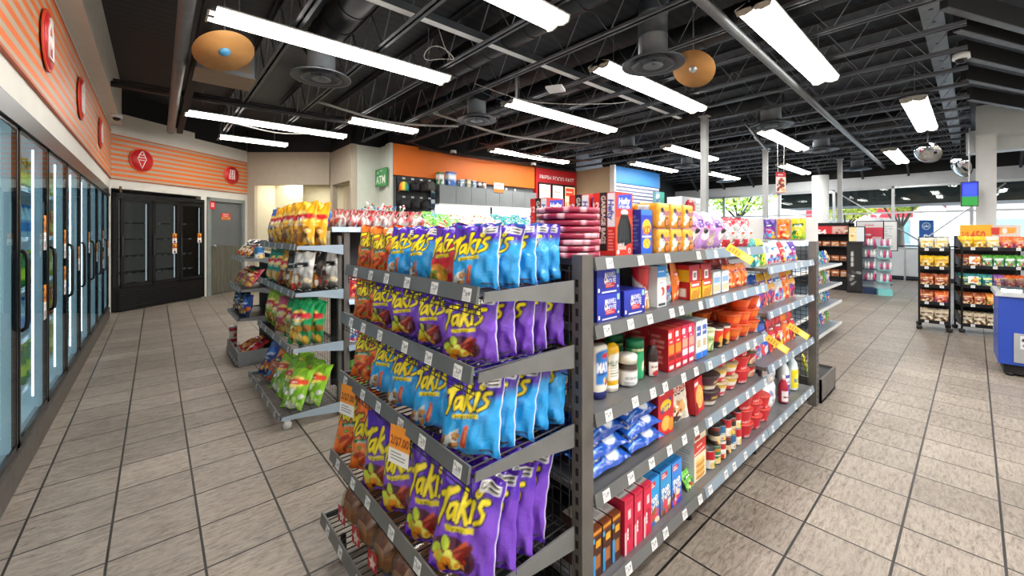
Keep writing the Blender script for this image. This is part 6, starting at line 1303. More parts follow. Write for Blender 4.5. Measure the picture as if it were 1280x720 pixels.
# third level
put(JR['ketchup'], 'red ketchup bottle half hidden by the upright', 'ketchup bottle', 1.205, .975, T[2], .1); put(JR['mayo'], 'white mayonnaise bottle with a big blue label', 'mayonnaise bottle', 1.31, .975, T[2], .05)
put(JR['mustard'], 'yellow mustard bottle between mayonnaise and spread jar', 'mustard bottle', 1.408, .985, T[2], -.1, 0, 0, None, 1.08); put(JR['mustard'], 'yellow mustard bottle in the row behind the mayonnaise', 'mustard bottle', 1.33, 1.1, T[2], 0, 0, 0, None, 1.12); put(JR['ketchup'], 'red ketchup bottle in the row behind the ketchup', 'ketchup bottle', 1.215, 1.09, T[2])
put(JR['spread'], 'squat jar of dark spread with a white lid', 'spread jar', 1.51, .975, T[2], -.1); put(JR['spread'], 'white lidded spread jar behind the first spread jar', 'spread jar', 1.5, 1.09, T[2], .3)
put(JR['cheese'], 'green topped cheese tub beside the white lidded jar', 'cheese tub', 1.605, 1.0, T[2], -.05); put(JR['cheese'], 'green topped cheese tub in the middle of the rear row', 'cheese tub', 1.44, 1.2, T[2]); put(JR['cheese'], 'green topped cheese tub behind the front cheese tub', 'cheese tub', 1.61, 1.11, T[2], .4)
put(JR['syrup'], 'small dark syrup bottle before the red cartons', 'syrup bottle', 1.69, .965, T[2], -.05); put(JR['syrup'], 'dark syrup bottle behind the front syrup bottle', 'syrup bottle', 1.695, 1.07, T[2])
for i in range(4):
    for d_ in range(4): put(BX['redA' if i < 2 else 'redB'], '%s snack carton, %s from the syrup, %s row back' % ('orange and red' if i < 2 else 'pink and red', ORD[i], ORD[d_]), 'snack carton', 1.805 + i * .067, .98 + d_ * .103, T[2], 0, 0, 0, 'red snack cartons', (1, 1, 1.06))
for i in range(2):
    for d_ in range(3): put(BX['blueW'], 'white and blue snack carton, %s from the red cartons, %s row back' % (ORD[i], ORD[d_]), 'snack carton', 2.09 + i * .066, .98 + d_ * .105, T[2], 0, 0, 0, 'white and blue cartons', (1, 1, 1.04))
put(JR['cupgreen'], 'green noodle cup in front beside the white and blue cartons', 'noodle cup', 2.285, .98, T[2], 0, 0, 0, 'green noodle cups'); put(JR['cupgreen'], 'green noodle cup, bottom of the stack behind', 'noodle cup', 2.27, 1.095, T[2], .4, 0, 0, 'green noodle cups'); put(JR['cupgreen'], 'green noodle cup on top of the rear stack', 'noodle cup', 2.27, 1.095, T[2] + .12, .2, 0, 0, 'green noodle cups')
for i in range(2):
    put(JR['cupblack'], 'black and red noodle cup, %s of the front pair' % ORD[i], 'noodle cup', 2.4 + i * .1, .975, T[2], 0, 0, 0, 'black and red noodle cups')
    for d_ in range(2): put(JR['cupblack'], 'black and red noodle cup, %s column, %s row behind the front pair' % (ORD[i], ORD[d_]), 'noodle cup', 2.4 + i * .1, 1.075 + d_ * .1, T[2], .3, 0, 0, 'black and red noodle cups')
for i in range(3):
    for t_ in range(2 + (i > 0)):
        put(JR['bowlorange'], 'orange noodle bowl, %s stack along the third level, %s from the bottom' % (ORD[i], ORD[t_]), 'noodle bowl', 2.625 + i * .152, .99, T[2] + t_ * .078, .3 * t_, 0, 0, 'orange noodle bowls')
        put(JR['bowlorange'], 'orange noodle bowl, %s rear stack along the third level, %s from the bottom' % (ORD[i], ORD[t_]), 'noodle bowl', 2.56 + i * .152, 1.14, T[2] + t_ * .078, .2 * t_, 0, 0, 'orange noodle bowls')
# fourth level
for col in range(2):
    for t_ in range(4):
        put(PK['oreo%d' % ((t_ + col) % 3)], 'blue cookie pack, %s pile, %s from the bottom' % (('near', 'far')[col], ORD[t_]), 'cookie pack', 1.31 + col * .262, .912 + .01 * t_, T[3] + .034 + t_ * .056, .05 * (t_ % 3 - 1), -1.3, 0, 'blue cookie packs', (1.06, 1.05, 1.35))
        put(PK['oreo%d' % ((t_ + col + 1) % 3)], 'blue cookie pack, %s rear pile, %s from the bottom' % (('near', 'far')[col], ORD[t_]), 'cookie pack', 1.31 + col * .255, 1.1 + .01 * t_, T[3] + .034 + t_ * .056, -.05 * (t_ % 2), -1.4, 0, 'blue cookie packs', (1.05, 1.05, 1.3))
put(BX['cracker'], 'tall red cracker box in front beside the blue cookie packs', 'cracker box', 1.765, 1.02, T[3], -.03, 0, 0, None, (1.3, 1, 1)); put(BX['cracker'], 'red cracker box standing behind the front cracker box', 'cracker box', 1.77, 1.21, T[3], 0, 0, 0, None, (1.3, 1, 1))
put(PK['nut'], 'pale biscuit pouch with a red name across it', 'biscuit pouch', 1.945, .965, T[3], -.12, -.14, 0, None, (1.3, 1, 1.12)); put(PK['nut'], 'pale biscuit pouch behind the front biscuit pouch', 'biscuit pouch', 1.96, 1.06, T[3], -.1, -.12, 0, None, (1.25, 1, 1.1))
put(BX['crackerS'], 'small red cracker box leaning beside the biscuit pouch', 'cracker box', 2.115, .975, T[3], .12, -.08)
for i, (x, y, n, kk, cl) in enumerate(((2.27, .99, 2, 'bowlyellow', 'yellow and purple'), (2.2, 1.16, 2, 'bowlyellow', 'yellow and purple'), (2.44, 1.0, 3, 'bowlwhite', 'white and red'), (2.59, 1.0, 3, 'bowlwhite', 'white and red'), (2.745, .99, 3, 'bowlred', 'red'), (2.69, 1.15, 3, 'bowlred', 'red'), (2.895, .995, 3, 'bowldark', 'dark red'))):
    for t_ in range(n): put(JR[kk], '%s noodle bowl, stack %s of the fourth level, %s from the bottom' % (cl, ORD[i], ORD[t_]), 'noodle bowl', x, y, T[3] + t_ * .0825, .2 * t_ - .2, 0, 0, 'noodle bowls on the fourth level')
# base level
for i in range(3): put(BX['brown'], 'tall brown bar box on the base, %s from the upright' % ORD[i], 'bar box', 1.222 + i * .0605, .99, T[4], 0, 0, 0, 'brown bar boxes', (1.08, 1, .72))
for i in range(3): put(BX['pink'], 'tall pink bar box on the base, %s from the brown boxes' % ORD[i], 'bar box', 1.412 + i * .07, .98, T[4], .02, 0, 0, 'pink bar boxes', (1, 1, .86))
for i, k in enumerate(('tartA', 'tartB', 'tartC')):
    put(BX[k], 'blue pastry box on the base, %s from the pink boxes' % ORD[i], 'pastry box', 1.63 + i * .103, 1.0, T[4], 0, 0, 0, 'blue pastry boxes'); put(BX[k], 'blue pastry box on the base, rear row, %s from the pink boxes' % ORD[i], 'pastry box', 1.63 + i * .103, 1.175, T[4], 0, 0, 0, 'blue pastry boxes')
put(BX['pancake'], 'cream and red pancake mix box in front', 'pancake mix box', 2.115, 1.0, T[4], 0, 0, 0, None, (1.35, 1, .9)); put(BX['pancake'], 'cream and red pancake mix box set back behind the other', 'pancake mix box', 2.0, 1.16, T[4], 0, 0, 0, None, (1.35, 1, .88))
put(PK['swGreen'], 'dark green small bag on the base edge by the pancake mix', 'bag', 2.0, .93, T[4], .1, -.5, 0, None, (.6, .7, .4))
CN = ['canred', 'cangreen', 'canwhite', 'candark', 'canblue', 'canred', 'candark']
CC = {'canred': 'red', 'cangreen': 'green', 'canwhite': 'white and red', 'candark': 'dark', 'canblue': 'blue'}
for i in range(6):
    for t_ in range(2):
        for d_ in range(2):
            k = CN[(i + t_ * 2 + d_) % 7]; h0 = {'canred': .098, 'cangreen': .1, 'canwhite': .1, 'candark': .1, 'canblue': .085}[CN[(i + d_) % 7]]
            if i == 0 and t_ == 1 and d_ == 0: continue
            put(JR[k], '%s food can, %s column, %s tier, %s row' % (CC[k], ORD[i], ('lower', 'upper')[t_], ('front', 'rear')[d_]), 'food can', 2.26 + i * .075, .955 + d_ * .085, T[4] + t_ * (h0 + .001), q.uniform(-.5, .5), 0, 0, 'food cans on the island base')
for i, (x, n) in enumerate(((2.775, 3), (2.94, 3), (3.1, 2))):
    for t_ in range(n): put(JR['bowlred'], 'red noodle bowl on the base, %s stack, %s from the bottom' % (ORD[i], ORD[t_]), 'noodle bowl', x, .98, T[4] + t_ * .0865, .3 * i - .2 * t_, 0, 0, 'red noodle bowls on the base', (1, 1, 1.05))
for t_ in range(2): put(PK['paper'], 'white toilet paper pack, %s of the stack on the base' % ('lower', 'upper')[t_], 'toilet paper', 3.36, 1.0, T[4] + t_ * .175, 0, 0, 0, 'toilet paper packs', (1, 1, .86))
put(JR['redbottle'], 'dark red cleaner bottle between paper packs and bleach', 'cleaner bottle', 3.535, .945, T[4]); put(JR['purplebottle'], 'pale cleaner bottle with a purple label', 'cleaner bottle', 3.69, .985, T[4], .1, 0, 0, None, (1, 1, 1.02)); put(JR['yellowbottle'], 'pale cleaner jug with a yellow label by the far post', 'cleaner bottle', 3.9, .985, T[4], .15)
# section C goods
CT_ = [1.2135, .9235, .5725]
for i, (k, cl) in enumerate((('swTeal', 'teal'), ('swSour', 'yellow'), ('swWhite', 'pale'), ('swWhite', 'pale'), ('swRed', 'red'), ('swWhite', 'pale'), ('swPurple', 'purple'))): put(PK[k], '%s sweets bag, %s along the upper sweets shelf' % (cl, ORD[i]), 'sweets bag', 3.07 + i * .15, .985, CT_[0], .08 * (i % 3 - 1), -.2, 0, 'sweets on the upper shelf', (.95, 1, .8 if i > 1 else .95))
for i, (k, cl) in enumerate((('swBlue', 'blue'), ('swYel', 'yellow'), ('swYel', 'yellow'), ('swWhite', 'pale'), ('swOrange', 'orange'), ('swYel', 'yellow'))): put(PK[k], '%s sweets bag, %s along the middle sweets shelf' % (cl, ORD[i]), 'sweets bag', 3.085 + i * .17, .985, CT_[1], .1 * (i % 3 - 1), -.18, 0, 'sweets on the middle shelf', (1.1, 1, 1.16))
for i, (k, cl) in enumerate((('swWhite', 'pale'), ('swBlue', 'blue'), ('swRed', 'red'), ('swRed', 'red'), ('swOrange', 'orange'), ('swRed', 'red'))): put(PK[k], '%s bag, %s along the lower sweets shelf' % (cl, ORD[i]), 'sweets bag', 3.085 + i * .17, .985, CT_[2], .1 * (i % 3 - 1), -.14, 0, 'bags on the lower shelf', (1.1, 1, 1.2))
for i, (k, cl) in enumerate((('swPurple', 'purple and pink'), ('swOrange', 'orange'), ('swSour', 'green and yellow'))): put(PK[k], '%s sweets bag pinned on the white header board' % cl, 'sweets bag', 4.118, 1.205 - i * .107, 1.39, -PI / 2, 0, 0, None, (.68, .6, .86))
# ================================================================== second island and its end rack (potato chips)
XF2 = [.775, .765, .75, .675]; ZL2 = [1.315, .965, .555, .075]
er2 = end_rack('end_rack', '', XF2, ZL2, 3.31, 4.58, 1.13, (.95, 3.95), wire=True, railm=M_bracket, ntag=5, rnd_=5, brm=pbr('pale_bracket', '#a9bccb', .35, .35, var=.05))
b = MB()
for k in range(30): b.tube((.172, -.63 + k * .043, .1), (.172, -.63 + k * .043, 1.4), .002, 4)
b.build('rear_grid', M_wire, er2)
for yy in (-.6, .58):
    b = MB(); b.lathe([(.001, 0), (.028, .0), (.03, .02), (.03, .035), (.001, .05)], 12, (-.22, yy, 0)); b.box(-.24, -.2, yy - .006, yy + .006, .03, .075); b.build('caster', pbr('caster_white', '#c9c8c4', .5), er2)
    b = MB(); b.box(.14, .165, yy - .02, yy + .02, 0, 1.42); b.build('post', M_up, er2)
tag(er2, 'end rack of four shelves holding yellow, green and lime potato chip bags', 'shelf rack')
q = random.Random(77)
PL2 = [(['yellow', 'yellow2', 'yellow', 'yellow2', 'blue'], .0), (['silver', 'black', 'brown', 'teal', 'teal'], 0), (['green', 'green', 'pink', 'lightgreen', 'lightgreen'], 0), (['lime', 'limeb', 'lime', 'dorange', 'dblue'], 0)]
CN2 = {'yellow': 'yellow', 'yellow2': 'golden yellow', 'blue': 'blue', 'silver': 'silver', 'black': 'black', 'brown': 'brown and yellow', 'teal': 'teal', 'green': 'green', 'pink': 'pink', 'lightgreen': 'light green', 'lime': 'lime green', 'limeb': 'bright lime green', 'dorange': 'orange and black', 'dblue': 'deep blue'}
for i, (cols, _) in enumerate(PL2):
    zt = ZL2[i] + .0245
    for j, cn in enumerate(cols):
        y = 3.43 + .245 * j
        for r_ in range((3 if i == 1 else 2) if j == 0 else 2 if j < 3 and i in (1, 2, 3) else 1):
            c_ = cn if not (i == 1 and j == 0 and r_) else ('black' if r_ == 1 else 'silver')
            lean = -.14 if i < 3 else -.5
            LAY[c_].put('%s chip bag, %s from near side, %s deep, chip rack %s shelf' % (CN2[c_], ORD[j], ORD[r_], ('top', 'second', 'third', 'lowest')[i]), 'chip bag', (XF2[i] + .075 + (.02 if i == 3 else 0) + r_ * (.13 if i == 3 else .094), y, zt + .009), -PI / 2 + (.5 if j == 0 else .3) + q.uniform(-.08, .08), lean + q.uniform(-.04, .03), q.uniform(-.05, .05), 'potato chip bags on the second end rack', (1.16, 1.05, (1.1, 1.08, 1.14, 1.15)[i] * q.uniform(.95, 1.02)))
g2 = empty('island_shelf', (2.9, 3.75, 0))
for (x0, x1, zs) in ((1.03, 2.1, [1.45, .87, .5, .12]), (2.105, 3.2, [1.45, .87, .5, .12]), (3.205, 4.6, [1.45, .87, .5, .12])):
    for i, z in enumerate(zs):
        a0 = max(x0, 1.16) if i else x0
        b = MB(); b.box(a0 - 2.9, x1 - 2.9, -.44, .42 if i == 0 else -.02, z + .012, z + .034); sh = b.build('shelf', M_rail2 if i == 0 else M_shelf, g2)
        b = MB(); b.prism([(-.462, z), (-.45, z - .003), (-.44, z + .038), (-.45, z + .04)], 'x', a0 - 2.9, x1 - 2.9); b.build('price_rail', M_rail2, sh)
        for k in range(4): link('price_tag', TAGS[k], P_paper, sh, (a0 + .15 + k * .24 - 2.9, -.463, z + .002), (-.2, 0, 0))
b = MB(); b.box(1.16 - 2.9, 1.7, -.012, .012, .1, 1.45); b.build('spine_panel', MATS['spine'], g2)
for x0 in (1.13, 4.56): upright('upright', x0 - 2.9, x0 - 2.9 + .045, -.43, -.38, 1.45, g2, 'x-' if x0 < 2 else 'x+')
tag(g2, 'second island shelf behind the chip bags, topped with sweets', 'shelving')
# sweets on the second island
SW2 = [('swRed', 'grey and red')] * 3 + [('swWhite', 'pale')] * 2 + [('swGreen', 'green')] * 4 + [('swCream', 'cream')] * 5 + [('swTeal', 'teal')] * 4 + [('swBlue', 'blue')] * 5
CLR = pbr('wrapped_sweets', '#b8b4b4', .3, var=.3, scale=60)
def cello(seed):
    """small cellophane bag of sweets gathered at the neck"""
    qq = random.Random(seed); b = MB(); n = 14; prof = [(0, 0), (.04, .002), (.055, .03), (.05, .065), (.02, .092), (.012, .1), (.03, .125), (.034, .135)]
    off = len(b.v); C = [lin(qq.choice(['#d8d6d4', '#b0a8a4', '#8a6a5a', '#c02a3a', '#e8e4e0', '#6a3a30'])) if j < 5 else lin(qq.choice(['#c8303c', '#e8d8d8', '#d84a50'])) for j in range(len(prof)) for i in range(n)]
    b.lathe(prof, n, col=C, close=False); v = b.v; b.v = [(x * (1 + .1 * math.sin(i * 2.7)), y * (1 + .1 * math.cos(i * 1.9)) * .8, z) for i, (x, y, z) in enumerate(v)]
    return Kind('sweets_bag', b.mesh('sweets', fix=False), P_film)
CEL = [cello(i) for i in range(4)]
for i in range(9):
    for d_ in range(2): CEL[(i + d_) % 4].put('small clear bag of sweets tied red, %s along the second island top, %s row' % (ORD[i], ('front', 'rear')[d_]), 'sweets bag', (1.12 + i * .088, 3.38 + d_ * .12, 1.485), q.uniform(0, 3), 0, 0, 'tied sweets bags on the second island', 1.1)
PK['swBlue'].put('blue bag at the near end of the second island top', 'sweets bag', (1.06, 3.6, 1.485), -.3, -.1, 0, None, (.8, 1, .7))
row = [('swGreen', 'lime green')] * 3 + [('swCream', 'cream')] * 4 + [('swTeal', 'teal')] * 3 + [('swBlue', 'blue')] * 5
for i, (k, cl) in enumerate(row):
    x = 1.95 + i * .15
    for d_ in range(2): PK[k].put('%s bag lying on the second island top, %s along, %s row' % (cl, ORD[i], ('front', 'rear')[d_]), 'sweets bag', (x, 3.4 + d_ * .2, 1.488 + .02 * d_), .2 * math.sin(i * 2.1), -.95 + .3 * d_, 0, 'bags lying on the second island top', (.95, 1, .8 + .15 * (i % 2)))
for i, (x, cl) in enumerate(((2.35, 'swTeal'), (2.95, 'swOrange'), (3.3, 'swTeal'))): PK[cl].put('%s bag standing at the back of the second island top, %s along' % ('teal' if cl == 'swTeal' else 'orange', ORD[i]), 'sweets bag', (x, 3.95, 1.485), 0, -.05, 0, 'standing bags on the second island', (1.2, 1, .85))
for lv, z in enumerate((.905, .535, .155)):
    for i in range(4): PK[('swRed', 'swWhite', 'swGreen', 'swSour')[(i + lv) % 4]].put('%s bag, %s along the second island %s shelf' % (('red', 'pale', 'green', 'yellow')[(i + lv) % 4], ORD[i], LV[lv + 1]), 'sweets bag', (1.28 + i * .19, 3.42, z), 0, -.15, 0, 'bags on the second island lower shelves', 1.1)
# lollipop and pen tubs on a counter behind
for i, (x, y) in enumerate(((1.62, 3.98), (1.75, 4.02), (1.88, 3.98))):
    r = empty('lollipop_tub', (x, y, 1.485)); r.scale = (.55, .55, .55); b = MB(); b.lathe([(.001, 0), (.09, 0), (.1, .2), (.095, .2), (.085, .01), (.001, .01)], 16); b.build('tub', pbr('dark_tub', '#3a3a44', .4), r)
    qq = random.Random(i)
    for k in range(14):
        a = qq.uniform(0, 6.28); d_ = qq.uniform(.02, .08); p = (d_ * math.cos(a), d_ * math.sin(a), .02); t_ = (p[0] * 2.2, p[1] * 2.2, qq.uniform(.3, .46)); b = MB(); b.tube(p, t_, .004, 5); s_ = b.build('stick', M_signwhite, r)
        b = MB(); b.lathe([(.001, -.022), (.02, -.012), (.022, 0), (.02, .012), (.001, .022)], 8, t_); b.build('candy', pbr('candy%d' % (k % 4), ['#d8303a', '#f0e8e8', '#3a70c0', '#3aa060'][k % 4], .3), s_)
    tag(r, 'tub of red and white lollipops, %s on the second island top' % ORD[i], 'lollipop tub', 'lollipop tubs')
# ================================================================== third rack along the cooler aisle
XF3 = [.70, .68, .665, .655]; ZL3 = [1.13, .8, .49, .025]
er3 = end_rack('end_rack', '', XF3, ZL3, 5.19, 6.0, 1.0, (.85, 5.6), wire=False, railm=M_bracket, ntag=6, rnd_=9)
b = MB(); b.box(.14, .155, -.41, .41, .0, 1.2); b.build('back_panel', M_blackmat, er3)
b = MB(); b.box(-.19, .14, -.42, .42, .005, .03); b.box(-.195, -.18, -.42, .42, .03, .16); b.box(-.19, .14, -.425, -.41, .03, .16); b.build('tray', pbr('tray_steel', '#85898d', .4, .4), er3)
tag(er3, 'farthest end rack in the cooler aisle with snack bags and a low tray', 'shelf rack')
PL3 = [['black', 'silver', 'black', 'silver'], ['pink', 'green', 'pink', 'pink'], ['dblue', 'black', 'dblue', 'black']]
for i, cols in enumerate(PL3):
    for j, cn in enumerate(cols): LAY[cn].put('%s snack bag, %s from the near side, far rack %s shelf' % (CN2[cn], ORD[j], LV[i]), 'snack bag', (XF3[i] + .07, 5.29 + j * .2, ZL3[i] + (.05 if i < 2 else .03)), -PI / 2 + .3, (-.75, -.7, -.2)[i], 0, 'snack bags on the farthest rack', (.95, 1, .85 if i < 2 else .9))
PK['swRed'].put('red and yellow bag lying in the low tray', 'snack bag', (.74, 5.42, .09), -PI / 2 + .2, -1.2, 0, None, 1.4); PK['swOrange'].put('orange bag lying in the low tray behind the red one', 'snack bag', (.74, 5.68, .09), -PI / 2, -1.2, 0, None, 1.4)
for i in range(2): JR['canwhite'].put('pink and white tin, %s of the stack on the low tray' % ('lower', 'upper')[i], 'tin', (.70, 5.9, .06 + i * .13), 1.0, 0, 0, 'tins on the low tray', 1.3)
for i, (k, lab) in enumerate((('canblue', 'blue and white tin on the third rack top'), ('canred', 'red tin on the third rack top'), ('cangreen', 'green tin on the third rack top'), ('canblue', 'second blue tin on the third rack top'))):
    JR[k].put(lab, 'tin', (.86, 5.22 + i * .1, ZL3[0] + .023), .5, 0, 0, None, 1.6)

# ================================================================== beyond the island: low tray, far island, displays
r = empty('low_tray', (4.48, 1.05, 0)); b = MB(); b.box(-.26, .26, -.2, .3, .0, .02); b.box(-.26, .26, -.2, -.185, 0, .2); b.box(.245, .26, -.2, .3, 0, .2); b.box(-.26, -.245, -.2, .3, 0, .2); b.box(-.26, .26, .285, .3, 0, .2); b.build('tray', M_up, r)
b = MB(); b.box(-.24, .24, -.18, .28, .17, .18); b.build('deck', M_dkdeck, r); tag(r, 'low grey steel tray on the floor at the far end of the island', 'tray')
PK['swSour'].put('green and yellow bag standing in the low tray', 'sweets bag', (4.42, 1.0, .182), .3, -.2, 0, None, .8)
g4 = empty('island_shelf', (6.4, 1.6, 0))
for i, z in enumerate((.96, .68, .42, .1)):
    b = MB(); b.box(-1.2, 1.2, -.3, .3, z + .01, z + .03); sh = b.build('shelf', M_rail2, g4); b = MB(); b.box(-1.2, 1.2, -.315, -.3, z, z + .035); b.build('price_rail', M_whitepaint, sh)
b = MB(); b.box(-1.2, 1.2, -.012, .012, 0, 1.25); b.build('spine_panel', MATS['spine'], g4); upright('upright', -1.24, -1.2, -.3, -.25, 1.3, g4, 'x-'); upright('upright', 1.16, 1.2, -.02, .02, 1.3, g4, 'x+')
tag(g4, 'far island shelf partly hidden behind the near island post', 'shelving')
for i, z in enumerate((.993, .713, .453, .133)):
    for j in range(5): k = ('swGreen', 'swWhite', 'swTeal', 'swBlue', 'swCream')[(i * 2 + j) % 5]; PK[k].put('%s packet, %s from the near end, far island %s shelf' % ({'swGreen': 'green', 'swWhite': 'white', 'swTeal': 'teal', 'swBlue': 'blue', 'swCream': 'cream'}[k], ORD[j], LV[i]), 'packet', (6.75 + j * .17, 1.42, z), .1, -.2, 0, 'packets on the far island', (1, 1, .95))

# open black merchandiser with a red price header
r = empty('food_warmer', (12.8, 2.4, 0), -PI / 2)
b = MB(); b.box(-.4, -.36, 0, .5, 0, 1.66); b.box(.36, .4, 0, .5, 0, 1.66); b.box(-.4, .4, .46, .5, 0, 1.66); b.box(-.4, .4, 0, .5, 1.6, 1.68); b.box(-.4, .4, 0, .5, 0, .3); b.build('cabinet', M_black, r)
c = Cv(72, 24, 48, 16, '#d5252c'); c.text('$4', 18, 6, 14, '#ffffff', .03); c.rect(40, 2, 72, 22, '#d8b8b0'); c.blobs(42, 3, 70, 20, ['#8a3a2a', '#c87a4a', '#e8d8c8'], 10, 2.6, 2); canvas_plane('header', c, .72, .2, P_sign, r, (0, -.004, 1.4))
for i, z in enumerate((.32, .72, 1.08)):
    b = MB(); b.box(-.36, .36, .02, .46, z, z + .02); b.build('shelf', M_charc, r)
tag(r, 'black open food cabinet with a red price header', 'food cabinet')
for i, z in enumerate((.34, .74, 1.1)):
    for j in range(4): simple_box('food_box', .15, .2, .12 if i else .16, ['#8a4a2a', '#c8824a', '#d8b088'], (12.95, 2.13 + j * .18, z), -PI / 2, 'brown food box, %s from the right on cabinet shelf %s' % (ORD[j], ('lowest', 'middle', 'top')[i]), 'food box', 'food boxes in the black cabinet', j + i)
# black floor stand and cosmetics towers
r = empty('floor_display', (12.5, 1.88, 0), -PI / 2 + .2); b = MB(); b.box(-.14, .14, 0, .3, 0, 1.2); b.build('body', M_black, r); c = Cv(26, 110, 20, 70, '#18181a'); c.text('BLACK', 13, 78, 12, '#c8c8c4', .02, 0, PI / 2, maxw=50); c.blobs(5, 10, 21, 50, ['#8a8a88', '#4a4a4a', '#d8d8d4'], 8, 3, 4); canvas_plane('print', c, .26, 1.1, P_sign, r, (0, -.003, .05)); tag(r, 'black floor display box with pale vertical print', 'floor display')
for t_, (x, y, base_c, lab) in enumerate(((12.55, 1.62, '#1c2f55', 'cosmetics tower with dark blue base, nearer the black display'), (12.45, 1.33, '#7fd0d2', 'cosmetics tower with turquoise base, farther from the black display'))):
    r = empty('cosmetics_tower', (x, y, 0), -PI / 2 + .25); b = MB(); b.box(-.12, .12, 0, .3, 0, .14); b.build('base', pbr('tower_base%d' % t_, base_c, .4), r); b = MB(); b.box(-.12, .12, .26, .3, .14, 1.28); b.build('back', pbr('tower_back', '#c8d4dc', .4), r)
    for i in range(4): b = MB(); b.box(-.12, .12, 0, .27, .3 + i * .27, .315 + i * .27); b.build('shelf', pbr('tower_base%d' % t_, base_c, .4), r)
    tag(r, lab, 'cosmetics tower')
    for i in range(4):
        for j in range(4):
            b = MB(); b.lathe([(.001, 0), (.022, 0), (.022, .12), (.012, .13), (.012, .17), (.001, .17)], 10); m_ = M_signwhite if (i + j + t_) % 3 else pbr('pink_bottle', '#d84a8a', .35)
            if t_ == 1: m_ = pbr('pink_bottle', '#d84a8a', .35) if (i + j) % 2 else M_signwhite
            o = b.build('cosmetic_bottle', m_, None, (x + .0 + .09, y + .078 - j * .052, .316 + i * .27)); tag(o, '%s cosmetic bottle, %s on the %s shelf of the %s tower' % ('pink' if m_ is not M_signwhite else 'white', ORD[j], ('lowest', 'second', 'third', 'top')[i], ('blue', 'turquoise')[t_]), 'cosmetic bottle', 'bottles on the cosmetics towers')
def poster(x, y, z, w_, h_, c, lab, rz=-PI / 2, pole=True, frame=M_black, mat=None):
    r = empty('poster_stand', (x, y, 0), rz); b = MB(); b.box(-w_ / 2 - .02, w_ / 2 + .02, 0, .03, z - .02, z + h_ + .02); b.build('frame', frame, r); canvas_plane('print', c, w_, h_, mat or P_sign, r, (0, -.003, z))
    if pole: b = MB(); b.tube((0, .015, .02), (0, .015, z), .015); b.lathe([(.001, 0), (.14, 0), (.14, .015), (.001, .02)], 18); b.build('stand', M_charc, r)
    tag(r, lab, 'poster'); return r
c = Cv(60, 80, 40, 52, '#e6425c'); c.rect(0, 62, 60, 80, '#f4eef0'); c.text('SALE', 22, 36, 12, '#fff', .02); c.rect(36, 14, 56, 34, '#f0d0d4'); c.lines(4, 8, 30, 30, '#f8c8d0', 4); c.text('promo', 30, 66, 7, '#d8304a', .02); poster(13.6, 1.75, 1.05, .5, .66, c, 'red and pink poster stand behind the cosmetics towers')
c = Cv(50, 80, 34, 52, '#f4f6f4'); c.lines(8, 10, 42, 70, '#b8c0c0', 9, .3, 2); c.ell(25, 52, 12, 10, '#d8dede', 0, 1, .85); poster(15.0, 1.6, .95, .45, .78, c, 'white poster stand by the storefront window')
c = Cv(40, 40, 24, 24, '#f0dca0'); c.rect(20, 0, 40, 40, '#dfe8ee'); c.blobs(2, 4, 18, 36, ['#e8a040', '#f4f0d8', '#c87a3a'], 6, 3, 1); poster(12.6, 1.86, 1.225, .28, .34, c, 'small cream counter card above the black floor display', -PI / 2, False)
# railing before the knee wall
r = empty('railing', (16.6, 0, 0)); b = MB(); b.tube((0, -.6, 1.04), (0, 2.2, 1.04), .022, 8); b.build('handrail', pbr('dark_rail', '#2a3440', .4, .4), r)
for yy in (2.1, 1.35, .1): b = MB(); b.tube((0, yy, 0), (0, yy, 1.04), .022, 8); b.lathe([(.06, 0), (.06, .012), (.001, .012)], 14, (0, yy, 0)); b.build('post', M_alu, r)
tag(r, 'steel railing before the storefront knee wall', 'railing')
for (p, q_, lab) in (((16.93, 3.05, 2.8), (16.93, .9, 1.05), 'thin steel cross brace falling to the right behind the window'), ((16.93, 1.0, 1.2), (16.93, -.55, 2.75), 'thin steel cross brace rising to the right behind the window')):
    b = MB(); b.tube(p, q_, .02, 6); tag(b.build('cross_brace', M_alu), lab, 'cross brace')

